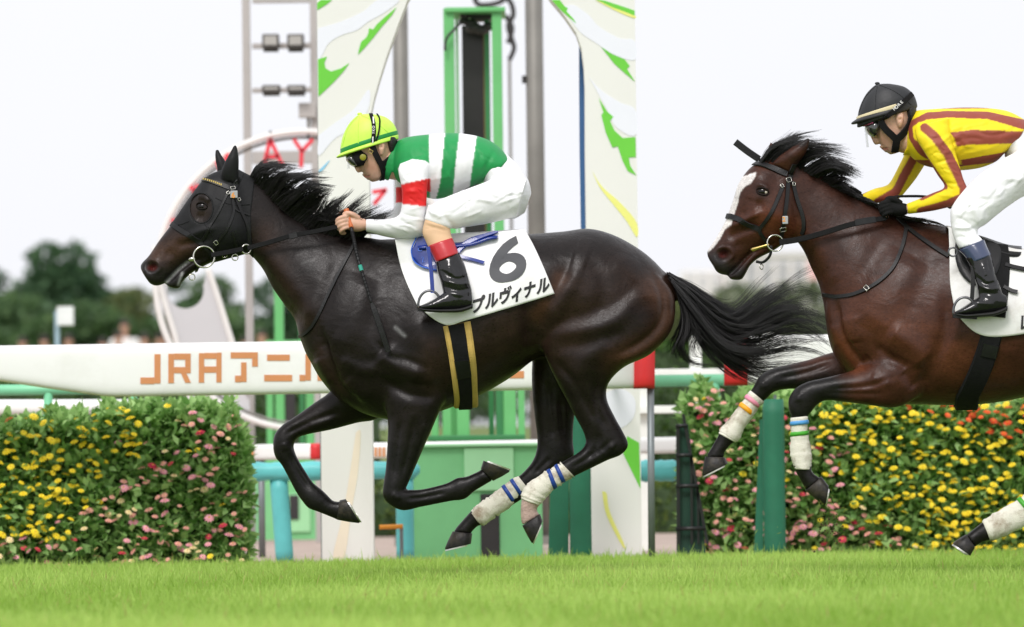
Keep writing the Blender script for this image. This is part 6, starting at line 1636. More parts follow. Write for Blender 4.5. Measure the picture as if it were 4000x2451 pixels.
sc2 = empty('saddlecloth', horse2.location, 'muddy white saddlecloth on the bay horse under the striped rider', 'saddlecloth', 'saddlecloths')
SB2 = cloth(sc2, B2, Y2, [(3706, 888), (3780, 912), (3880, 950), (4000, 978), (4190, 972)], [(3706, 888), (3709, 1000), (3712, 1110), (3732, 1225)], [(4190, 972), (4215, 1060), (4240, 1150), (4262, 1240)], [(3732, 1225), (3812, 1300), (3907, 1316), (4080, 1290), (4262, 1240)], .17, .016, M_CLOTH2)
Vt, Ft = text_geo('レ', 1.0, .028, 1.0)
printed('letter', Vt, Ft, 4006, 1264, (60, -4), (4, -66), SB2, Y2, M_PRINT, sc2, levels=2)
V6, F6 = text_geo('2', 1.0, .035, 1.0)
V6 = (V6 - (V6.max(0) + V6.min(0)) / 2) / (V6.max(0) - V6.min(0))
printed('number_figure', V6, F6, 4110, 1100, (140, -6), (6, -170), SB2, Y2, M_FIGURE, sc2)

# ---- girths right round the belly, saddles, stirrups, breast straps
def around(B, pts, width, thick, Y0, lift, pymid):
    p2 = spline(pts, 40)
    PT, NM = [], []
    for x, y in p2:
        a, b = hit(B, x, y, Y0, lift)
        PT.append(a); NM.append(b)
    PT, NM = np.array(PT), np.array(NM)
    bot = P(p2[-1][0], pymid, Y0); 
    k = 7
    a0 = PT[-1].copy()
    for i in range(1, k + 1):
        t = i / k
        q = a0 * (1 - t) + bot * t; q[2] = a0[2] + (bot[2] - a0[2]) * math.sin(t * math.pi / 2)
        PT = np.vstack((PT, q)); n = NM[-1] * (1 - t * .5) + np.array((0, 0, -1.)) * t * .5; NM = np.vstack((NM, n / np.linalg.norm(n)))
    for _ in range(3):
        PT[1:-1] = (PT[:-2] + 2 * PT[1:-1] + PT[2:]) / 4; NM[1:-1] = (NM[:-2] + 2 * NM[1:-1] + NM[2:]) / 4
    far = PT[::-1][1:].copy(); far[:, 1] = 2 * Y0 - far[:, 1]
    fn = NM[::-1][1:].copy(); fn[:, 1] *= -1
    w = np.broadcast_to(np.asarray(width, float), (40,)) if np.ndim(width) else np.full(40, width)
    w = np.concatenate((w, np.full(k, w[-1]))); w = np.concatenate((w, w[::-1][1:]))
    return g_ribbon(np.vstack((PT, far)), np.vstack((NM, fn)), w, thick)
M_PAD = mat('yellow_girth_pad', srgb(212, 178, 98), rough=0.8, var=0.08, bump=0.2, bscale=90, dirt=srgb(110, 90, 50), damt=.5)
M_BLUELEATHER = mat('blue_saddle_leather', srgb(24, 52, 140), rough=0.32, var=0.12, scale=20, bump=0.08, coat=.3)
M_SOCKET = mat('grey_iron', (0.16, 0.16, 0.17, 1), rough=0.35, metal=0.9, var=0.1)
M_BLUEPIPING = mat('light_blue_piping', srgb(50, 105, 215), rough=0.4)

sad1 = empty('racing_saddle', horse1.location, 'small blue racing saddle with black girth under the lime capped rider', 'saddle', 'saddles')
mobj('girth_pad', *around(B1, [(1784, 1266), (1792, 1310), (1806, 1400), (1815, 1480), (1820, 1545)], np.linspace(.122, .108, 40), .008, Y1, .001, 1588), M_PAD, sad1, smooth=False)
mobj('girth', *around(B1, [(1782, 1268), (1790, 1310), (1804, 1400), (1813, 1480), (1818, 1545)], np.linspace(.078, .064, 40), .013, Y1, .001, 1590), M_WEB, sad1, smooth=False)
mobj('girth_buckle_guard', *strap(B1, [(1803, 1404), (1812, 1470)], .07, .017, Y1, .001), M_LEATHER, sad1)
def patch(nm, poly, B, lift, thick, matl, parent, Y0, levels=3):
    """leather piece cut to an outline and laid on the surface"""
    import bmesh
    pl = np.asarray(spline(list(poly) + [poly[0]], len(poly) * 3))[:-1]
    bm = bmesh.new(); vs = [bm.verts.new((x, y, 0)) for x, y in pl]; bm.faces.new(vs)
    bmesh.ops.triangulate(bm, faces=bm.faces)
    V = np.array([v.co[:2] for v in bm.verts]); bm.verts.index_update(); F = [tuple(v.index for v in f.verts) for f in bm.faces]; bm.free()
    V, F = refine(V, F, levels)
    W = np.array([hit(B, x, y, Y0 - .25, lift)[0] for x, y in V])
    o = mobj(nm, W, F, matl, parent, smooth=True)
    md = o.modifiers.new('thick', 'SOLIDIFY'); md.thickness = thick; md.offset = 0
    return o
fl = patch('saddle_flap', [(1632, 932), (1618, 965), (1610, 985), (1622, 1020), (1650, 1048), (1690, 1062), (1712, 1062), (1712, 1000), (1700, 940), (1670, 925)], SB1, .012, .012, M_BLUELEATHER, sad1, Y1)
mobj('piping', *g_tube(np.array([hit(SB1, x, y, Y1 - .25, .018)[0] for x, y in spline([(1628, 930), (1612, 968), (1610, 990), (1622, 1024), (1655, 1050), (1708, 1064)], 24)]), .003, 6), M_BLUEPIPING, fl, smooth=True)
for ch, x, y in (('C', 1643, 978), ('.', 1652, 1002), ('L', 1658, 1022)):
    Vt, Ft = text_geo(ch, 1.0, 0.0)
    printed('stitched_letter', Vt, Ft, x, y, (26, -4), (4, -30), SB1, Y1, M_BLUEPIPING, fl, lift=.022, levels=1)
# seat with the raised cantle running back
sv = np.array([[P(x, y, Y1 + o) for o in (-.21, -.17, -.09, 0, .09, .17, .21)] for x, y in ((1630, 930), (1680, 922), (1740, 925), (1800, 920), (1860, 912), (1915, 903), (1945, 905))])
for i, row in enumerate(sv):
    for j, o in enumerate((.95, .35, .1, 0, .1, .35, .95)):
        row[j, 2] -= o * .035 * (1 if i < 5 else .4)
sv[:, :, 2] -= .022
ii = np.arange(49).reshape(7, 7)
o = mobj('seat', sv.reshape(-1, 3), np.stack((ii[:-1, :-1], ii[:-1, 1:], ii[1:, 1:], ii[1:, :-1]), -1).reshape(-1, 4), M_BLUELEATHER, sad1, smooth=True)
md = o.modifiers.new('s', 'SUBSURF'); md.levels = md.render_levels = 2; md = o.modifiers.new('t', 'SOLIDIFY'); md.thickness = .012
patch('seat_edge', [(1785, 985), (1800, 960), (1840, 935), (1900, 918), (1942, 908), (1940, 916), (1890, 934), (1838, 958), (1806, 982), (1795, 994)], SB1, .010, .012, M_BLUELEATHER, sad1, Y1)
mobj('billet', *strap(SB1, [(1790, 1004), (1830, 1016), (1892, 1034)], .016, .006, Y1, .010), M_BLUELEATHER, sad1)
mobj('stirrup_leather', *g_ribbon(spline([P(1672, 965, Y1 - .335), P(1684, 1060, Y1 - .345), P(1690, 1145, Y1 - .35)], 12), np.tile((0, -1., 0), (12, 1)), .018, .005), M_BLUELEATHER, sad1)
def stirrup(root, x, y, Y, s):
    """iron: arch and tread"""
    t = np.linspace(math.radians(-15), math.radians(195), 22)
    arch = np.array([P(x + 42 * s * math.cos(q) * 1.05 - 4, y - 62 * s * math.sin(q) * .9 - 8, Y + .0 * q) for q in t])
    ir = mobj('stirrup_iron', *g_tube(arch, .0055, 8), M_SOCKET, root, smooth=True)
    a, b = P(x - 50 * s, y + 10, Y), P(x + 44 * s, y + 16, Y)
    mobj('tread', *g_bar(a, b, .014, .05), M_LEATHER, ir)
stirrup(sad1, 1682, 1200, Y1 - .35, 1.0)
mobj('breast_strap', *strap(B1, [(1385, 950), (1368, 985), (1334, 1050), (1281, 1156), (1225, 1268), (1190, 1305), (1168, 1316)], .015, .004, Y1, .004), M_LEATHER, sad1)

sad2 = empty('racing_saddle', horse2.location, 'black racing saddle with wide black girth on the bay horse', 'saddle', 'saddles')
mobj('girth', *around(B2, [(3892, 1235), (3868, 1330), (3836, 1430), (3800, 1510), (3776, 1555)], np.linspace(.085, .10, 40), .013, Y2, .001, 1592), M_WEB, sad2)
mobj('girth_buckle_guard', *strap(B2, [(3872, 1345), (3860, 1392)], .074, .018, Y2, .001), M_LEATHER, sad2)
mobj('surcingle', *strap(SB2, [(3905, 960), (3912, 1040), (3905, 1150), (3895, 1240)], .07, .006, Y2, .006), M_WEB, sad2)
patch('saddle_flap', [(3740, 915), (3730, 985), (3745, 1060), (3790, 1110), (3850, 1120), (3900, 1060), (3905, 975), (3850, 945), (3790, 925)], SB2, .012, .012, M_LEATHER, sad2, Y2)
mobj('stirrup_leather', *g_ribbon(spline([P(3800, 1040, Y2 - .335), P(3800, 1110, Y2 - .345), P(3796, 1175, Y2 - .35)], 12), np.tile((0, -1., 0), (12, 1)), .018, .005), M_LEATHER, sad2)
stirrup(sad2, 3772, 1226, Y2 - .35, 1.0)
sv2 = np.array([[P(x, y, Y2 + o) for o in (-.2, -.15, -.08, 0, .08, .15, .2)] for x, y in ((3730, 905), (3790, 920), (3860, 940), (3930, 968), (3990, 972))])
for i, row in enumerate(sv2):
    for j, o in enumerate((.95, .35, .1, 0, .1, .35, .95)): row[j, 2] -= o * .04
ii = np.arange(35).reshape(5, 7)
o = mobj('seat', sv2.reshape(-1, 3), np.stack((ii[:-1, :-1], ii[:-1, 1:], ii[1:, 1:], ii[1:, :-1]), -1).reshape(-1, 4), M_LEATHER, sad2, smooth=True)
md = o.modifiers.new('s', 'SUBSURF'); md.levels = md.render_levels = 2; md = o.modifiers.new('t', 'SOLIDIFY'); md.thickness = .012
mobj('billet', *strap(SB2, [(3925, 1040), (3960, 1050), (4020, 1062)], .02, .006, Y2, .010), M_LEATHER, sad2)
mobj('billet', *strap(SB2, [(3920, 1125), (3950, 1140), (3974, 1146)], .018, .006, Y2, .010), M_LEATHER, sad2)
mobj('breast_strap', *strap(B2, [(3540, 885), (3534, 930), (3522, 975), (3488, 1050), (3422, 1110), (3345, 1147), (3273, 1159), (3219, 1152)], .017, .005, Y2, .004), M_LEATHER, sad2)
buckle(B2, 3388, 1128, Y2, .016, .022, 40, sad2)
mobj('breast_strap', *strap(B2, [(3505, 856), (3560, 905), (3640, 962), (3706, 1004)], .02, .005, Y2, .004), M_LEATHER, sad2)
rr = P(3722, 985, Y2 - .31)
mobj('surcingle_ring', *g_torus(rr, (1, 0, 0), (0, 0, 1), .018, .004), M_SOCKET, sad2, smooth=True)

# ------------------------------------------------------------------ jockeys
def slim(st, f=.86):
    r = []
    for s in st:
        a, b = np.array(s[0], float), np.array(s[1], float); c = (a + b) / 2
        r.append((tuple(c + (a - c) * f), tuple(c + (b - c) * f), s[2] * f) + tuple(s[3:]))
    return r

def hand_parts(wx, wy, Y, s=1.0, fat=1.0):
    """closed left hand pointing to the left of the picture, knuckles forward, thumb on top"""
    q = lambda x, y: (wx + x * s, wy + y * s)
    pts = [g_loft([(q(6, -22), q(6, 22), .024 * fat, 0), (q(-14, -27), q(-12, 27), .028 * fat, 0), (q(-42, -35), q(-40, 28), .030 * fat, 0), (q(-66, -38), q(-60, 22), .027 * fat, 0), (q(-80, -32), q(-74, 12), .02 * fat, 0)], Y, 4, 20)]
    for i in range(4):
        kx, ky = -74 + 3 * i, -30 + 14.5 * i
        L = (1.0, 1.08, 1.0, .82)[i]
        ch = [P(*q(kx + 18, ky + 1), Y - .012), P(*q(kx - 2, ky - 2), Y - .024), P(*q(kx - 25 * L, ky + 6), Y - .026), P(*q(kx - 34 * L, ky + 16), Y - .010), P(*q(kx - 24 * L, ky + 22), Y + .010), P(*q(kx - 6, ky + 20), Y + .018)]
        r = np.array([.0085, .0098, .0092, .0088, .0082, .007]) * fat * (1, 1, .97, .88)[i]
        c = spline(np.array(ch), 26); rr = np.interp(np.linspace(0, 5, 26), range(6), r)
        rr[-2:] *= (.85, .55)
        pts.append(g_tube(c, rr, 12))
    ch = [P(*q(-20, -24), Y - .012), P(*q(-44, -40), Y - .024), P(*q(-66, -46), Y - .022), P(*q(-86, -40), Y - .010)]
    c = spline(np.array(ch), 18); rr = np.interp(np.linspace(0, 3, 18), range(4), np.array([.012, .0115, .010, .008]) * fat); rr[-2:] *= (.85, .55)
    pts.append(g_tube(c, rr, 12))
    return pts

def garment(parts, voxel, it=6, extra=None, folds=None):
    V, F = voxel_union(parts, voxel); E = edges_of(F)
    if extra is not None:
        uv = Q(V); w = np.zeros(len(V))
        for x, y, r in extra: w = np.maximum(w, np.clip(1.5 - np.linalg.norm(uv - (x, y), axis=1) / r * 1.2, 0, 1))
        V = lap_smooth(V, E, 14, .5, None, w)
    V = lap_smooth(V, E, it, .5, -.52)
    if folds: V = strokes(V, F, folds)
    return V, F, E

SKIN = (0.66, 0.395, 0.285)
M_SKIN = vmat('skin', rough=0.5, var=0.07, scale=40, bump=0.04, bscale=300, sss=.12)
M_SILK = vmat('racing_silks', rough=0.52, var=0.04, scale=30, bump=0.16, bscale=22, spec=.3)
M_BREECH = mat('white_breeches', srgb(248, 248, 251), rough=0.62, var=0.02, scale=20, bump=0.16, bscale=26, spec=.3, dirt=srgb(205, 200, 196), dscale=6, damt=.25)
M_BOOT = mat('black_patent_boot', (0.010, 0.010, 0.011, 1), rough=0.13, var=0.2, scale=20, bump=0.3, bscale=24, coat=.0)
M_SOLE = mat('boot_sole', (0.012, 0.012, 0.012, 1), rough=0.7)
M_TAN = mat('tan_stocking', srgb(214, 178, 140), rough=0.7, var=0.05, scale=12, bump=0.1, bscale=60)
M_REDCUFF = mat('red_boot_cuff', srgb(190, 40, 48), rough=0.3, var=0.08, scale=14, bump=0.1, bscale=22, coat=.3)
M_NAVYCUFF = mat('navy_boot_cuff', srgb(58, 68, 98), rough=0.2, var=0.1, scale=14, bump=0.1, bscale=22, coat=.5)
M_LIME = mat('lime_helmet_cover', srgb(204, 250, 90), rough=0.5, var=0.03, scale=20, bump=0.12, bscale=30, dirt=srgb(120, 130, 60), dscale=30, damt=.15)
M_GREENBAND = mat('green_band', srgb(22, 140, 60), rough=0.5, var=0.05)
M_BLACKCAP = mat('black_helmet_cover', (0.016, 0.017, 0.019, 1), rough=0.55, var=0.1, scale=20, bump=0.2, bscale=30)
M_CREAMBAND = mat('cream_band', srgb(222, 208, 168), rough=0.5)
M_LENS = mat('smoked_lens', (0.02, 0.024, 0.02, 1), rough=0.08, coat=1.0)
M_VENT = mat('olive_vent', srgb(150, 148, 40), rough=0.3, var=0.1)
M_CLEAR = bpy.data.materials.new('clear_visor'); M_CLEAR.use_nodes = True
_b = M_CLEAR.node_tree.nodes['Principled BSDF']; _b.inputs['Base Color'].default_value = (.75, .78, .76, 1); _b.inputs['Roughness'].default_value = .08; _b.inputs['Alpha'].default_value = .35
M_WHITEINK = mat('white_lettering', srgb(235, 235, 235), rough=0.5)
M_CORK = mat('orange_grip', srgb(205, 110, 60), rough=0.5, var=.1)
M_TEALTAPE = mat('teal_tape', srgb(40, 150, 130), rough=0.5)
M_PINKFRAME = mat('pink_goggle_foam', srgb(200, 95, 140), rough=0.6)
M_DARKHAIR = mat('dark_hair', (0.012, 0.010, 0.009, 1), rough=0.6, var=.3, scale=60, bump=.4, bscale=200)

def face_paint(V, uv, E, cheek, lips, brow, stub):
    C = np.empty((len(V), 3)); C[:] = SKIN
    def add(line, w, col, a):
        d, _ = poly_dist(uv, line); m = (a * np.exp(-(d / w) ** 2))[:, None]; C[:] = C * (1 - m) + np.array(col) * m
    add(cheek, 26, (0.66, 0.33, 0.24), .6)
    add(stub, 20, (0.36, 0.24, 0.19), .5)
    add(lips, 5, (0.42, 0.14, 0.11), .9)
    add(brow, 5, (0.04, 0.025, 0.02), .9)
    return C

def helmet(root, st, brim, band, button, mcover, mband, Y0, seams):
    h = empty_part('helmet', root)
    V, F = g_loft(st, Y0, 8, 48)
    V, F = voxel_union([(V, F)], .005); E = edges_of(F); V = lap_smooth(V, E, 8, .5, -.52)
    dome = mobj('helmet', V, F, mcover, root, smooth=True)
    Bh = bvh_of(V, F)
    V, F = g_loft(brim, Y0, 3, 56); mobj('brim', V, F, mcover, dome, smooth=True)
    V, F = g_loft(band, Y0, 3, 56); mobj('band', V, F, mband, dome, smooth=True)
    mobj('button', *g_sphere(P(*button, Y0), .011, 12, 8, (1, 1, .6)), mcover, dome, smooth=True)
    for s in seams: mobj('seam', *strap(Bh, s, .004, .0015, Y0, .001), mcover, dome)
    return dome, Bh

def empty_part(n, r): return None

def boot(root, leg, foot, cuff, mcuff, Y0, folds, sole):
    V, F, E = garment([g_loft(leg, Y0, 5, 28), g_loft(foot, Y0, 5, 28)], .0048, 5, None, folds)
    b = mobj('boot', V, F, M_BOOT, root, smooth=True)
    V, F = g_loft(cuff, Y0, 5, 32); mobj('cuff', V, F, mcuff, b, smooth=True)
    V, F = g_loft(sole, Y0, 4, 20); mobj('sole', V, F, M_SOLE, b, smooth=True)

def mir(st):
    return [(s[0], s[1], s[2]) + ((-s[3],) if len(s) > 3 else (0,)) + tuple(s[4:]) for s in st]

# ---------------- rider in green and white hoops
j1 = empty('person', P(1800, 1215, Y1), 'rider in lime cap, green and white hooped shirt with red armband', 'person', 'jockeys')
HEAD1 = [((1382, 472), (1458, 462), .04), ((1350, 515), (1528, 492), .068), ((1348, 570), (1546, 540), .076), ((1364, 604), (1545, 575), .075), ((1386, 632), (1536, 605), .07), ((1406, 658), (1524, 640), .062), ((1424, 684), (1512, 668), .05), ((1443, 705), (1497, 692), .037), ((1455, 712), (1482, 705), .02)]
face1 = [g_loft([((1366, 622), (1392, 618), .009), ((1381, 648), (1412, 640), .0125), ((1390, 667), (1416, 658), .0155), ((1398, 676), (1420, 670), .011)], Y1, 4, 14),
         g_loft([((1412, 682), (1440, 672), .016), ((1420, 690), (1450, 682), .019), ((1424, 694), (1450, 690), .014)], Y1, 4, 14), g_loft([((1427, 696), (1455, 690), .017), ((1436, 704), (1462, 698), .015)], Y1, 4, 14),
         g_loft([((1478, 556), (1500, 552), .008, -.072), ((1476, 575), (1504, 572), .012, -.076), ((1482, 598), (1500, 596), .009, -.074), ((1486, 608), (1496, 607), .005, -.072)], Y1, 4, 14)]
NECK1 = [((1478, 680), (1552, 560), .055), ((1520, 700), (1580, 570), .06), ((1560, 705), (1620, 570), .07)]
TORSO1 = [((1552, 552), (1528, 655), .055), ((1578, 540), (1545, 700), .12), ((1620, 532), (1605, 745), .17), ((1677, 526), (1680, 776), .185), ((1763, 520), (1740, 772), .182), ((1862, 532), (1802, 745), .172), ((1928, 559), (1862, 720), .165), ((1976, 602), (1905, 704), .16), ((1992, 622), (1925, 697), .152)]
ARM1 = [((1560, 640), (1686, 606), .055, -.14), ((1556, 672), (1677, 664), .06, -.18), ((1566, 720), (1669, 735), .055, -.195), ((1571, 775), (1666, 790), .051, -.2), ((1563, 832), (1664, 850), .05, -.2), ((1542, 850), (1650, 922), .05, -.19), ((1505, 857), (1562, 933), .045, -.165), ((1465, 857), (1495, 923), .040, -.135), ((1430, 856), (1430, 905), .033, -.105)]
FARARM1 = [((1548, 650), (1640, 640), .055, .14), ((1546, 700), (1640, 700), .055, .18), ((1546, 740), (1638, 745), .05, .2), ((1545, 792), (1628, 800), .05, .2), ((1520, 835), (1610, 868), .046, .19), ((1480, 846), (1520, 900), .041, .16), ((1440, 852), (1446, 905), .034, .13), ((1405, 850), (1408, 895), .03, .11)]
THIGH1 = [((2058, 700), (2018, 846), .09, -.1), ((1960, 690), (1960, 862), .092, -.13), ((1880, 718), (1890, 877), .09, -.17), ((1800, 748), (1820, 888), .082, -.205), ((1740, 772), (1772, 894), .076, -.23), ((1696, 794), (1725, 880), .07, -.245), ((1670, 818), (1700, 864), .055, -.25)]
KNEE1 = [((1672, 800), (1800, 830), .066, -.245), ((1662, 842), (1770, 885), .058, -.25), ((1658, 858), (1756, 897), .052, -.25)]
PELV1 = [((1938, 568), (1888, 715), .15), ((1995, 618), (1915, 780), .168), ((2038, 664), (1955, 845), .165), ((2066, 710), (2005, 856), .135), ((2076, 756), (2050, 832), .075)]
SHIN1 = [((1664, 845), (1756, 880), .047, -.25), ((1650, 905), (1762, 915), .049, -.265), ((1662, 942), (1766, 928), .05, -.275), ((1682, 985), (1776, 948), .05, -.285)]
CALF1 = [((1700, 1020), (1792, 985), .047, -.30), ((1707, 1060), (1814, 1032), .05, -.315), ((1720, 1100), (1830, 1085), .047, -.33), ((1730, 1140), (1842, 1130), .045, -.34), ((1735, 1165), (1846, 1165), .04, -.345)]
FOOT1 = [((1846, 1158), (1843, 1198), .026, -.345), ((1805, 1130), (1805, 1210), .037, -.347), ((1745, 1140), (1748, 1214), .04, -.35), ((1690, 1172), (1692, 1214), .042, -.352), ((1652, 1190), (1652, 1210), .034, -.352), ((1634, 1197), (1635, 1203), .014, -.352)]
V, F = voxel_union([g_loft(HEAD1, Y1, 6, 40)] + face1 + [g_loft(NECK1, Y1, 4, 28), g_loft(slim(TORSO1), Y1, 4, 36), g_loft(slim(PELV1), Y1, 4, 36)]
    + [g_loft(slim(a, .82), Y1, 4, 24) for a in (ARM1, FARARM1)] + [g_loft(slim(a, .85), Y1, 4, 24) for a in (THIGH1, mir(THIGH1), KNEE1, mir(KNEE1), SHIN1, mir(SHIN1), CALF1, mir(CALF1), FOOT1, mir(FOOT1))]
    + hand_parts(1422, 878, Y1 - .10, .98) + hand_parts(1405, 872, Y1 + .105, .95), .0036)
E = edges_of(F); V = lap_smooth(V, E, 3, .5, -.52)
V = strokes(V, F, [([(1378, 612), (1400, 612), (1425, 618)], 9, -.006), ([(1402, 668), (1408, 676)], 4, -.004), ([(1420, 690), (1446, 688)], 3, -.004), ([(1430, 655), (1462, 672)], 14, -.002), ([(1470, 700), (1500, 680)], 8, .003), ([(1490, 575)], 6, -.006)])
C = face_paint(V, Q(V), E, [(1430, 650), (1450, 660)], [(1424, 691), (1442, 690)], [(1372, 608), (1420, 600)], [(1440, 700), (1480, 690), (1420, 678)])
mobj('body', V, F, M_SKIN, j1, smooth=True, colors=C)
JB1 = bvh_of(V, F)
# shirt
V, F, E = garment([g_loft(TORSO1, Y1, 8, 64), g_loft(ARM1, Y1, 6, 36), g_loft(FARARM1, Y1, 6, 36), g_loft(slim(NECK1, 1.12)[:2], Y1, 3, 28)], .0046, 8, [(1620, 660, 70), (1560, 850, 30)],
   wrinkles([(1600, 560), (1780, 530), (1960, 600), (1900, 690), (1720, 760), (1660, 700)], 20, 75, 205, ln=(60, 140), w=(5, 11), a=.003) + wrinkles([(1440, 860), (1560, 850), (1580, 640), (1670, 640), (1650, 920), (1440, 900)], 26, 15, 206, ln=(20, 55), w=(3, 6), a=.0026) + [([(1690, 560), (1720, 640), (1700, 720)], 10, .004), ([(1750, 560), (1790, 620), (1770, 720)], 12, -.004), ([(1860, 570), (1890, 620), (1870, 690)], 12, .004), ([(1640, 580), (1700, 600)], 10, -.004), ([(1800, 540), (1830, 600), (1810, 700)], 10, .003), ([(1930, 590), (1900, 650), (1880, 700)], 8, -.004),
    ([(1580, 690), (1640, 672)], 7, -.003), ([(1575, 840), (1630, 850)], 6, -.004), ([(1560, 860), (1620, 890)], 7, -.004), ([(1520, 880), (1600, 905)], 8, .003), ([(1580, 750), (1660, 745)], 8, .003), ([(1600, 820), (1655, 805)], 7, .003), ([(1700, 700), (1760, 690)], 9, .003), ([(1660, 545), (1690, 640)], 8, -.003)])
uv = Q(V)
W_, G_, R_ = np.array((.87, .87, .89)), np.array((.018, .29, .078)), np.array((.72, .016, .016))
C = np.empty((len(V), 3)); C[:] = G_
def side(line):   # signed: >0 right of a near-vertical boundary
    l = np.asarray(line, float); return uv[:, 0] - np.interp(uv[:, 1], l[:, 1], l[:, 0])
b0, b1_, b2_, b3 = side([(1676, 500), (1678, 650), (1682, 800)]), side([(1740, 500), (1738, 520), (1720, 711), (1698, 800)]), side([(1796, 500), (1794, 524), (1779, 645), (1766, 800)]), side([(1864, 500), (1862, 536), (1846, 645), (1825, 800)])
C[(b0 > 0) & (b1_ < 0)] = W_; C[(b2_ > 0) & (b3 < 0)] = W_
seam = np.array([(1540, 700), (1552, 668), (1564, 640), (1611, 622), (1660, 628), (1680, 642)])
below = uv[:, 1] > np.interp(uv[:, 0], seam[:, 0], seam[:, 1])
near = (V[:, 1] < Y1 - .105) & below & (uv[:, 0] < 1681)
farm = (V[:, 1] > Y1 + .10) & (uv[:, 1] > 660) & (uv[:, 0] < 1660)
frnt = (uv[:, 0] < 1550) & (uv[:, 1] > 720)
arm = near | farm | frnt
C[arm] = W_
yt = np.interp(uv[:, 0], [1567, 1668], [721, 699]); yb = np.interp(uv[:, 0], [1567, 1668], [797, 808])
C[near & (uv[:, 1] > yt) & (uv[:, 1] < yb)] = R_
C[farm & (uv[:, 1] > 731) & (uv[:, 1] < 793)] = R_
C = np.stack([smooth_scalar(C[:, i], E, 1) for i in range(3)], 1)
mobj('shirt', V, F, M_SILK, j1, smooth=True, colors=C)
# breeches
BFOLD1 = wrinkles([(1690, 810), (1830, 750), (1990, 640), (2060, 720), (2040, 820), (1900, 870), (1760, 885)], 26, -28, 201, ln=(60, 140), a=.0028) + wrinkles([(1940, 640), (2060, 700), (2050, 820), (1960, 800)], 12, 62, 202, ln=(50, 110), w=(5, 10), a=.0032) + [([(1760, 800), (1850, 770), (1930, 790)], 10, .004), ([(1960, 640), (2000, 700), (2010, 760)], 9, -.005), ([(1990, 660), (2035, 720), (2040, 780)], 9, -.005), ([(1940, 680), (1985, 740), (1990, 800)], 10, .004), ([(1720, 810), (1740, 850), (1760, 880)], 9, -.004), ([(1690, 830), (1720, 850)], 8, .003), ([(1860, 840), (1950, 830), (2020, 800)], 12, .003), ([(1900, 720), (1960, 720), (2010, 690)], 7, -.004), ([(1820, 760), (1830, 860)], 5, -.003), ([(1930, 650), (1960, 700)], 8, -.003)]
V, F, E = garment([g_loft(PELV1, Y1, 6, 48), g_loft(THIGH1, Y1, 6, 36), g_loft(KNEE1, Y1, 6, 32), g_loft(mir(THIGH1), Y1, 6, 36), g_loft(mir(KNEE1), Y1, 6, 32)], .0048, 8, [(1720, 830, 40), (1990, 760, 70)], BFOLD1)
mobj('breeches', V, F, M_BREECH, j1, smooth=True)
for f in (lambda s: s, mir):
    V, F, E = garment([g_loft(f(SHIN1), Y1, 6, 32)], .0045, 6, None, [([(1664, 880), (1750, 905)], 5, -.003), ([(1658, 868), (1740, 890)], 5, .003), ([(1660, 895), (1700, 890)], 4, -.002)])
    mobj('stocking', V, F, M_TAN, j1, smooth=True)
    boot(j1, f(CALF1), f(FOOT1), f([((1673, 962), (1767, 930), .053, -.285), ((1688, 995), (1780, 960), .054, -.295), ((1702, 1026), (1792, 990), .052, -.305)]), M_REDCUFF, Y1,
         [([(1725, 1060), (1780, 1090), (1830, 1080)], 7, -.006), ([(1730, 1095), (1790, 1110), (1836, 1105)], 7, .006), ([(1735, 1120), (1790, 1135), (1840, 1128)], 7, -.006), ([(1750, 1040), (1760, 1075)], 8, .005), ([(1770, 1020), (1800, 1060)], 7, -.004), ([(1740, 1145), (1800, 1155)], 7, .005)],
         f([((1848, 1188), (1846, 1206), .026, -.345), ((1800, 1204), (1800, 1220), .038, -.348), ((1745, 1208), (1746, 1222), .042, -.35), ((1690, 1208), (1691, 1220), .043, -.352), ((1650, 1205), (1650, 1215), .035, -.352), ((1632, 1201), (1633, 1207), .014, -.352)]))
h1, HB1 = helmet(j1, [((1329, 612), (1554, 536), .098), ((1330, 575), (1552, 515), .1), ((1340, 530), (1538, 485), .095), ((1362, 486), (1505, 458), .076), ((1388, 458), (1458, 447), .045), ((1402, 449), (1430, 446), .02)],
   [((1330, 600), (1556, 527), .1), ((1315, 612), (1557, 538), .106), ((1317, 618), (1556, 544), .104), ((1330, 616), (1550, 545), .095)], [((1329, 601), (1556, 527), .1015), ((1329, 592), (1555, 519), .1025), ((1329, 584), (1554, 511), .1015)], (1405, 446), M_LIME, M_GREENBAND, Y1,
   [[(1405, 448), (1398, 510), (1402, 590)], [(1405, 448), (1470, 480), (1530, 530)], [(1405, 448), (1360, 500), (1338, 570)]])
mobj('goggle_strap', *strap(HB1, [(1447, 444), (1458, 480), (1460, 520), (1454, 566)], .018, .003, Y1, .004), M_WEB, h1)
mobj('goggle_strap', *strap(HB1, [(1470, 447), (1482, 470), (1478, 520), (1462, 566)], .007, .003, Y1, .004), M_WEB, h1)
for ch, y in (('T', 521), ('K', 511), ('O', 500)):
    Vt, Ft = text_geo(ch, 1.0, .01); p, n = hit(HB1, 1459, y, Y1, .009)
    printed('strap_letter', Vt, Ft, 1459, y, (2, -13), (-13, -2), HB1, Y1, M_WHITEINK, h1, lift=.0085, levels=1)
for y0_, y1_ in ((535, 558), (462, 486)):
    mobj('strap_mark', *strap(HB1, [(1456 if y0_ > 500 else 1457, y0_), (1455 if y0_ > 500 else 1459, y1_)], .006, .001, Y1, .0075), M_WHITEINK, h1)
hh = bvh_of(*(lambda a: (a[0], np.array(a[1][:-28 * 0 or None], dtype=object) if False else a[1]))(voxel_union([g_loft([((1345, 560), (1552, 530), .088), ((1358, 600), (1550, 570), .086), ((1380, 650), (1535, 620), .078), ((1420, 690), (1515, 672), .058), ((1450, 714), (1495, 700), .03)], Y1, 5, 40)], .006)))
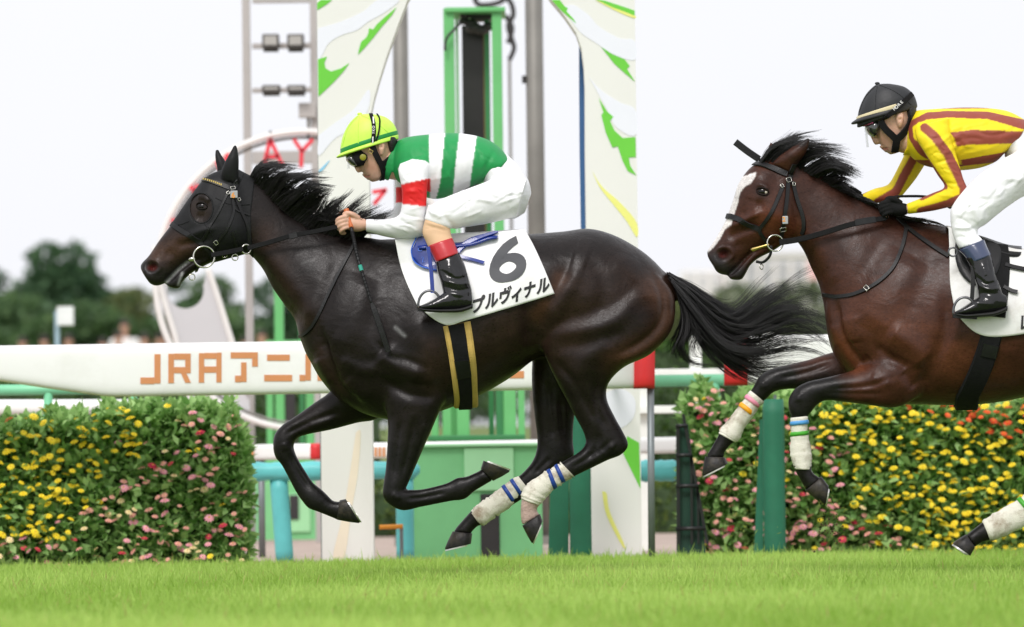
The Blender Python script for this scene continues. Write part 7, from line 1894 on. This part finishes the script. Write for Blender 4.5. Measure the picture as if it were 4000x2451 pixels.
for pts, w in (([(1452, 560), (1462, 590), (1475, 618), (1492, 652), (1500, 690)], .026), ([(1546, 552), (1534, 600), (1510, 628), (1496, 640)], .026), ([(1500, 668), (1498, 690), (1490, 700)], .034)):
    mobj('chin_strap', *strap(hh, pts, w, .006, Y1 - .07, .002), M_WEB, h1)
buckle(hh, 1448, 592, Y1, .014, .018, 60, h1, M_BRASS)
M_HAIRCAP = M_DARKHAIR
mobj('hair', *garment([g_loft([((1500, 540), (1552, 536), .07), ((1508, 570), (1551, 560), .072), ((1520, 600), (1546, 590), .06)], Y1, 4, 28)], .005, 3)[:2], M_HAIRCAP, j1, smooth=True)
gg = mobj('goggles', *garment([g_loft([((1352, 598), (1448, 578), .066), ((1352, 618), (1450, 600), .079), ((1362, 640), (1446, 628), .079), ((1385, 655), (1430, 648), .06)], Y1, 5, 36)], .0045, 4)[:2], M_WEB, j1, smooth=True)
p = P(1418, 615, Y1 - .079)
mobj('side_vent', *g_sphere(p, .0155, 18, 10, (1, .35, 1)), M_VENT, gg, smooth=True)
mobj('vent_rim', *g_torus(p, (1, 0, 0), (0, 0, 1), .0165, .003), M_WEB, gg, smooth=True)
mobj('lens', *garment([g_loft([((1350, 608), (1388, 600), .05), ((1352, 628), (1396, 620), .062), ((1368, 644), (1400, 638), .062), ((1382, 652), (1404, 647), .05)], Y1 - .018, 4, 28)], .0045, 3)[:2], M_LENS, gg, smooth=True)
vis = [((1352, 622), (1363, 662)), ((1372, 634), (1378, 662))]
nv_ = np.array([[P(1356 + 4 * math.cos(a) * 0 + 16 * (1 - math.cos(a)), 618 + 42 * t + 6 * (1 - math.cos(a)) * 0, Y1 - .06 * math.sin(a)) for a in np.linspace(-1.2, 1.2, 15)] for t in np.linspace(0, 1, 6)])
ii = np.arange(90).reshape(6, 15)
mobj('clear_visor', nv_.reshape(-1, 3), np.stack((ii[:-1, :-1], ii[:-1, 1:], ii[1:, 1:], ii[1:, :-1]), -1).reshape(-1, 4), M_CLEAR, gg, smooth=True)

wh = empty('riding_whip', P(1517, 1375, Y1 - .2), 'long black whip with teal tape held by the lime capped rider', 'whip', 'whips')
wp = np.array([P(x, y, Y1 - d) for x, y, d in ((1372, 890, .13), (1381, 930, .16), (1394, 995, .22), (1424, 1096, .262), (1453, 1190, .285))])
mobj('shaft', *g_tube(spline(wp, 24), np.linspace(.0085, .0055, 24), 10), M_LEATHER, wh, smooth=True)
for q in np.linspace(0.12, .9, 22):
    i = spline(wp, 101)[int(q * 100)]; j_ = spline(wp, 101)[int(q * 100) + 1]
    mobj('binding', *g_tube(np.array([i, i + (j_ - i) / np.linalg.norm(j_ - i) * .006]), .0096 - .003 * q, 8), M_WEB, wh)
i = spline(wp, 101)[61]; j_ = spline(wp, 101)[66]
mobj('tape', *g_tube(np.array([i, j_]), .0088, 10), M_TEALTAPE, wh)
mobj('grip', *g_tube(spline([P(1352, 818, Y1 - .105), P(1362, 850, Y1 - .115), P(1374, 895, Y1 - .13)], 8), [.012, .0125, .011, .010, .010, .010, .010, .009], 10), M_CORK, wh, smooth=True)
mobj('flap', *g_ribbon(spline([P(1452, 1185, Y1 - .285), P(1466, 1222, Y1 - .29), P(1492, 1300, Y1 - .292), P(1517, 1375, Y1 - .285)], 10), np.tile((0, -1., 0), (10, 1)), [.012, .02, .024, .025, .025, .025, .025, .025, .024, .022], .006), M_LEATHER, wh)

# ---------------- rider in yellow and maroon stripes
j2 = empty('person', P(3850, 1240, Y2), 'rider in black cap and yellow shirt with maroon stripes', 'person', 'jockeys')
D = np.array((2022, -112))
sh = lambda st, k=1.04: [((np.array(s[0]) - (1405, 446)) * k + (3427, 328), (np.array(s[1]) - (1405, 446)) * k + (3427, 328), s[2]) + tuple(s[3:]) for s in st]
HEAD2 = sh(HEAD1)
TORSO2 = [((3562, 440), (3532, 560), .06), ((3585, 432), (3548, 600), .12), ((3630, 428), (3605, 645), .165), ((3700, 424), (3700, 664), .185), ((3763, 421), (3760, 666), .187), ((3850, 423), (3830, 656), .182), ((3930, 434), (3890, 632), .175), ((3990, 462), (3922, 602), .168), ((4010, 482), (3945, 590), .16)]
NECK2 = [((3488, 585), (3562, 450), .055), ((3530, 600), (3595, 462), .062), ((3570, 600), (3630, 465), .07)]
ARM2 = [((3572, 500), (3706, 462), .06, -.145), ((3582, 545), (3718, 545), .063, -.185), ((3625, 622), (3742, 628), .056, -.2), ((3662, 684), (3762, 697), .05, -.205), ((3688, 722), (3779, 748), .048, -.205), ((3684, 738), (3752, 794), .047, -.2), ((3640, 756), (3670, 819), .043, -.175), ((3590, 778), (3600, 831), .038, -.145), ((3541, 797), (3546, 837), .032, -.115)]
FARARM2 = [((3545, 560), (3650, 545), .055, .14), ((3532, 605), (3628, 612), .053, .17), ((3508, 655), (3600, 665), .05, .19), ((3478, 711), (3560, 722), .047, .2), ((3455, 728), (3500, 786), .045, .185), ((3415, 738), (3442, 793), .04, .155), ((3360, 762), (3376, 800), .033, .115)]
PELV2 = [((3978, 462), (3925, 610), .15), ((4050, 505), (3985, 700), .168), ((4115, 570), (4050, 770), .165), ((4150, 640), (4110, 780), .13), ((4165, 700), (4145, 760), .07)]
THIGH2 = [((4090, 570), (4085, 770), .095, -.1), ((3980, 590), (4010, 765), .095, -.14), ((3880, 645), (3945, 802), .09, -.185), ((3815, 692), (3893, 842), .085, -.22), ((3755, 755), (3852, 876), .08, -.24), ((3716, 815), (3828, 890), .07, -.25), ((3713, 870), (3815, 900), .06, -.255)]
KNEE2 = [((3712, 840), (3822, 880), .064, -.25), ((3718, 900), (3820, 915), .056, -.26), ((3735, 950), (3836, 935), .052, -.275), ((3748, 972), (3840, 945), .05, -.28)]
CALF2 = [((3770, 1010), (3862, 975), .05, -.30), ((3787, 1040), (3874, 1010), .05, -.31), ((3806, 1090), (3892, 1078), .048, -.33), ((3818, 1140), (3910, 1125), .046, -.34), ((3825, 1180), (3925, 1170), .04, -.347)]
FOOT2 = [((3932, 1156), (3931, 1208), .027, -.347), ((3885, 1136), (3888, 1222), .038, -.348), ((3825, 1160), (3825, 1230), .041, -.35), ((3770, 1195), (3770, 1234), .042, -.352), ((3740, 1213), (3740, 1231), .034, -.352), ((3724, 1223), (3725, 1228), .014, -.352)]
face2 = [g_loft(sh(a), Y2, 4, 14) for a in ([((1366, 622), (1392, 618), .009), ((1381, 648), (1412, 640), .0125), ((1390, 667), (1416, 658), .0155), ((1398, 676), (1420, 670), .011)], [((1412, 682), (1440, 672), .016), ((1420, 690), (1450, 682), .019), ((1424, 694), (1450, 690), .014)], [((1427, 696), (1455, 690), .017), ((1436, 704), (1462, 698), .015)],
         [((1476, 554), (1500, 550), .008, -.075), ((1474, 575), (1504, 572), .013, -.08), ((1480, 600), (1500, 598), .010, -.077), ((1486, 612), (1496, 611), .005, -.073)])]
V, F = voxel_union([g_loft(HEAD2, Y2, 6, 40)] + face2 + [g_loft(NECK2, Y2, 4, 28), g_loft(slim(TORSO2), Y2, 4, 36), g_loft(slim(PELV2), Y2, 4, 36)]
    + [g_loft(slim(a, .82), Y2, 4, 24) for a in (ARM2, FARARM2)] + [g_loft(slim(a, .85), Y2, 4, 24) for a in (THIGH2, mir(THIGH2), KNEE2, mir(KNEE2), CALF2, mir(CALF2), FOOT2, mir(FOOT2))]
    + hand_parts(3538, 818, Y2 - .112, .92, .96) + hand_parts(3378, 782, Y2 + .115, .9, .96), .0036)
E = edges_of(F); V = lap_smooth(V, E, 3, .5, -.52)
d2 = lambda l: [tuple((np.array(p) - (1405, 446)) * 1.04 + (3427, 328)) for p in l]
V = strokes(V, F, [(d2([(1378, 612), (1400, 612), (1425, 618)]), 9, -.006), (d2([(1402, 668), (1408, 676)]), 4, -.004), (d2([(1420, 690), (1446, 688)]), 3, -.004), (d2([(1490, 580)]), 7, -.008)])
C = face_paint(V, Q(V), E, d2([(1430, 650), (1450, 660)]), d2([(1424, 691), (1442, 690)]), d2([(1372, 608), (1420, 600)]), d2([(1440, 700), (1480, 690)]))
mobj('body', V, F, M_SKIN, j2, smooth=True, colors=C)
for hp in (hand_parts(3538, 818, Y2 - .112, .93, 1.08), hand_parts(3378, 782, Y2 + .115, .91, 1.08)):
    V, F, E = garment(hp, .0034, 3)
    mobj('glove', V, F, M_WEB, j2, smooth=True)
V, F, E = garment([g_loft(TORSO2, Y2, 8, 64), g_loft(ARM2, Y2, 6, 36), g_loft(FARARM2, Y2, 6, 36), g_loft(slim(NECK2, 1.12)[1:], Y2, 3, 28)], .0046, 8, [(3640, 530, 70), (3690, 730, 30)],
   wrinkles([(3620, 440), (3980, 450), (3920, 600), (3740, 660)], 20, -8, 207, ln=(70, 160), w=(5, 11), a=.003) + wrinkles([(3600, 520), (3700, 520), (3770, 740), (3560, 820), (3560, 790), (3680, 720)], 24, 20, 208, ln=(20, 55), w=(3, 6), a=.0026) + [([(3720, 560), (3780, 540), (3840, 545)], 8, -.004), ([(3760, 600), (3850, 585), (3920, 560)], 9, .004), ([(3800, 500), (3880, 490), (3950, 500)], 10, -.003), ([(3740, 640), (3830, 630), (3890, 600)], 7, -.004), ([(3690, 460), (3760, 450), (3860, 460)], 9, .003),
    ([(3650, 640), (3720, 620)], 7, -.003), ([(3680, 715), (3740, 720)], 6, -.004), ([(3660, 760), (3730, 770)], 7, .003), ([(3600, 590), (3660, 560)], 8, .003), ([(3920, 500), (3930, 560)], 8, -.003)])
uv = Q(V)
YE, BR = np.array((.90, .70, .015)), np.array((.30, .068, .045))
C = np.empty((len(V), 3)); C[:] = YE
x = uv[:, 0]
for ytop, ybot in (([(3560, 424), (4010, 410)], [(3560, 426), (4010, 424)]), ([(3560, 470), (3620, 440), (3700, 434), (3860, 437), (4010, 470)], [(3560, 510), (3620, 468), (3700, 460), (3860, 466), (4010, 510)]), ([(3560, 512), (3700, 520), (3800, 508), (4010, 515)], [(3560, 512), (3700, 520), (3720, 575), (3800, 566), (4010, 560)]), ([(3560, 625), (3740, 628), (3920, 596)], [(3560, 660), (3740, 652), (3900, 634), (3920, 640)])):
    a, b = np.array(ytop, float), np.array(ybot, float)
    m = (uv[:, 1] > np.interp(x, a[:, 0], a[:, 1])) & (uv[:, 1] < np.interp(x, b[:, 0], b[:, 1]))
    C[m] = BR
armn = (V[:, 1] < Y2 - .10) & inside(uv, [(3560, 500), (3590, 478), (3640, 470), (3690, 490), (3726, 540), (3760, 650), (3800, 760), (3770, 830), (3530, 860), (3530, 780), (3660, 700), (3600, 640), (3560, 560)])
armf = (V[:, 1] > Y2 + .08) & (uv[:, 0] < 3650) & (uv[:, 1] > 560) | (uv[:, 0] < 3530) & (uv[:, 1] > 620)
C[armn | armf] = YE
for line, w, k in (([(3612, 500), (3648, 530), (3700, 600), (3745, 690), (3768, 740), (3765, 765)], 18, armn), ([(3760, 770), (3700, 797), (3640, 814), (3595, 826)], 15, armn), ([(3575, 560), (3610, 615), (3655, 680), (3690, 730), (3650, 748), (3600, 772)], 12, armn),
                   ([(3580, 600), (3530, 690), (3500, 750), (3430, 790)], 17, armf), ([(3500, 640), (3470, 712), (3400, 738), (3350, 765)], 5, armf)):
    d, _ = poly_dist(uv, line); C[k & (d < w)] = BR
C[(uv[:, 0] < 3575) & (uv[:, 1] < 600) & (V[:, 1] < Y2) & (poly_dist(uv, [(3552, 470), (3560, 540), (3600, 610)])[0] < 9)] = BR
C = np.stack([smooth_scalar(C[:, i], E, 1) for i in range(3)], 1)
mobj('shirt', V, F, M_SILK, j2, smooth=True, colors=C)
V, F, E = garment([g_loft(PELV2, Y2, 6, 48), g_loft(THIGH2, Y2, 6, 36), g_loft(KNEE2, Y2, 6, 32), g_loft(mir(THIGH2), Y2, 6, 36), g_loft(mir(KNEE2), Y2, 6, 32)], .0048, 8, [(3770, 870, 40), (4060, 690, 70)],
   wrinkles([(3720, 820), (3800, 720), (3960, 600), (4000, 640), (4000, 750), (3890, 830), (3830, 890), (3730, 890)], 28, -40, 203, ln=(60, 140), w=(5, 11), a=.0032) + wrinkles([(3720, 830), (3830, 880), (3830, 940), (3730, 940)], 10, 8, 204, ln=(40, 80), a=.003) + [([(3730, 850), (3780, 870), (3820, 905)], 9, -.006), ([(3725, 890), (3790, 890)], 7, .005), ([(3800, 740), (3850, 800), (3860, 860)], 12, -.006), ([(3850, 690), (3900, 760), (3905, 820)], 12, .005), ([(3900, 650), (3970, 660), (4000, 640)], 10, -.005), ([(3920, 700), (3990, 700)], 10, .004), ([(3770, 780), (3810, 830), (3820, 880)], 9, .005), ([(3740, 930), (3800, 925)], 6, -.004), ([(3940, 600), (3990, 580)], 10, .004)])
mobj('breeches', V, F, M_BREECH, j2, smooth=True)
for f in (lambda s: s, mir):
    boot(j2, f(CALF2), f(FOOT2), f([((3744, 978), (3844, 936), .055, -.285), ((3768, 1004), (3856, 965), .056, -.295), ((3786, 1034), (3872, 996), .054, -.305)]), M_NAVYCUFF, Y2,
         [([(3815, 1080), (3850, 1110), (3900, 1100)], 7, -.006), ([(3820, 1110), (3860, 1130), (3910, 1125)], 7, .006), ([(3840, 1040), (3855, 1080)], 9, .005), ([(3860, 1010), (3870, 1060)], 7, -.004), ([(3830, 1145), (3900, 1150)], 7, -.005), ([(3800, 1180), (3880, 1190)], 7, .004)],
         f([((3935, 1196), (3934, 1216), .027, -.347), ((3885, 1216), (3886, 1234), .039, -.349), ((3825, 1224), (3826, 1240), .042, -.35), ((3770, 1228), (3771, 1242), .043, -.352), ((3738, 1224), (3738, 1235), .034, -.352), ((3722, 1225), (3723, 1231), .014, -.352)]))
h2, HB2 = helmet(j2, sh([((1329, 612), (1556, 536), .1), ((1330, 575), (1553, 515), .102), ((1340, 530), (1540, 485), .096), ((1362, 486), (1507, 458), .077), ((1388, 458), (1458, 447), .045), ((1402, 449), (1430, 446), .02)]) ,
   [((3345, 466), (3572, 395), .1), ((3326, 480), (3572, 415), .107), ((3328, 487), (3571, 425), .105), ((3342, 485), (3565, 428), .096)], [((3345, 474), (3572, 404), .103), ((3345, 465), (3571, 396), .104), ((3346, 457), (3570, 388), .103)], (3427, 327), M_BLACKCAP, M_CREAMBAND, Y2,
   [[(3427, 330), (3418, 400), (3424, 460)], [(3427, 330), (3500, 360), (3560, 410)], [(3427, 330), (3380, 380), (3355, 440)]])
mobj('goggle_strap', *strap(HB2, [(3560, 370), (3520, 408), (3485, 440), (3440, 470)], .022, .003, Y2, .006), M_WEB, h2)
for ch, x_, y_ in (('H', 3492, 426), ('O', 3500, 420), ('R', 3509, 411), ('E', 3518, 402)):
    Vt, Ft = text_geo(ch, 1.0, .02)
    printed('strap_letter', Vt, Ft, x_, y_, (11, -11), (-11, -11), HB2, Y2, M_WHITEINK, h2, lift=.011, levels=1)
hh2 = bvh_of(*voxel_union([g_loft(sh([((1345, 560), (1552, 530), .088), ((1358, 600), (1550, 570), .086), ((1380, 650), (1535, 620), .078), ((1420, 690), (1515, 672), .058), ((1450, 714), (1495, 700), .03)]), Y2, 5, 40)], .006))
for pts, w in (([(3440, 470), (3455, 500), (3480, 525), (3500, 545)], .03), ([(3560, 440), (3548, 490), (3520, 530), (3500, 545)], .034), ([(3505, 530), (3500, 565), (3495, 592)], .034)):
    mobj('chin_strap', *strap(hh2, pts, w, .006, Y2 - .07, .002), M_WEB, h2)
mobj('hair', *garment([g_loft(sh([((1500, 540), (1552, 536), .07), ((1508, 570), (1551, 560), .072), ((1520, 600), (1546, 590), .06)]), Y2, 4, 28)], .005, 3)[:2], M_DARKHAIR, j2, smooth=True)
gg = mobj('goggles', *garment([g_loft([((3378, 482), (3450, 462), .066), ((3378, 502), (3450, 486), .08), ((3390, 524), (3440, 516), .079), ((3408, 538), (3430, 534), .06)], Y2, 5, 36)], .0045, 4)[:2], M_LENS, j2, smooth=True)
mobj('foam_strip', *g_ribbon(np.array([hit(hh2, x_, y_, Y2 - .07, .012)[0] for x_, y_ in ((3384, 488), (3400, 482), (3416, 477))]), np.tile((0, -1., .3), (3, 1)), .010, .004), M_PINKFRAME, gg)
nv_ = np.array([[P(3376 + 16 * (1 - math.cos(a)) + 8 * t, 500 + 76 * t, Y2 - .062 * math.sin(a)) for a in np.linspace(-1.2, 1.2, 15)] for t in np.linspace(0, 1, 6)])
mobj('clear_visor', nv_.reshape(-1, 3), np.stack((ii[:-1, :-1], ii[:-1, 1:], ii[1:, 1:], ii[1:, :-1]), -1).reshape(-1, 4) if False else np.stack((np.arange(90).reshape(6, 15)[:-1, :-1], np.arange(90).reshape(6, 15)[:-1, 1:], np.arange(90).reshape(6, 15)[1:, 1:], np.arange(90).reshape(6, 15)[1:, :-1]), -1).reshape(-1, 4), M_CLEAR, gg, smooth=True)
wh2 = empty('riding_whip', P(2870, 556, Y2 + .2), 'black whip sticking up past the head of the bay horse', 'whip', 'whips')
wp = np.array([P(x_, y_, Y2 + d) for x_, y_, d in ((3400, 815, .15), (3200, 735, .2), (3000, 642, .2), (2960, 620, .2))])
mobj('shaft', *g_tube(spline(wp, 20), np.linspace(.009, .007, 20), 10), M_LEATHER, wh2, smooth=True)
mobj('flap', *g_ribbon(spline([P(2966, 623, Y2 + .2), P(2920, 592, Y2 + .2), P(2872, 555, Y2 + .2)], 6), np.tile((0, -1., 0), (6, 1)), .03, .008), M_LEATHER, wh2)

# ---- turf kicked up behind the near fore hoof of the bay horse
R = rng(77)
kick = empty('kicked_turf', P(3240, 2060, Y2 - .12), 'bits of grass and earth flying off the fore hoof of the bay horse', 'turf debris')
def bits(nm, n, cx, cy, sx, sy, L, w, m, seed):
    R = rng(seed); V, F = [], []
    for i in range(n):
        c = P(cx + R.normal(0, sx), cy + R.normal(0, sy), Y2 - .15 + R.normal(0, .05)); d = R.normal(0, 1, 3); d /= np.linalg.norm(d); s_ = np.cross(d, R.normal(0, 1, 3)); s_ /= np.linalg.norm(s_); u_ = np.cross(d, s_)
        l_ = L * R.uniform(.4, 1.3); k = len(V); w_ = w * R.uniform(.6, 1.4)
        V += [c - d * l_, c + s_ * w_, c + u_ * w_ * .7, c - s_ * w_, c - u_ * w_ * .7, c + d * l_]
        for a, b in ((1, 2), (2, 3), (3, 4), (4, 1)): F += [(k, k + b, k + a), (k + 5, k + a, k + b)]
    tag(mobj(nm, np.array(V), F, m, kick), kind='stuff')
M_CLOD = mat('dark_earth', srgb(70, 58, 36), rough=.95, var=.3); M_STRAW = mat('torn_grass', srgb(150, 160, 60), rough=.8, var=.3)
bits('earth', 60, 3245, 2050, 26, 34, .006, .005, M_CLOD, 1)
bits('grass_bits', 80, 3235, 2020, 50, 60, .016, .0012, M_STRAW, 2)
bits('grass_bits', 26, 2950, 2080, 160, 40, .012, .0012, M_STRAW, 3)
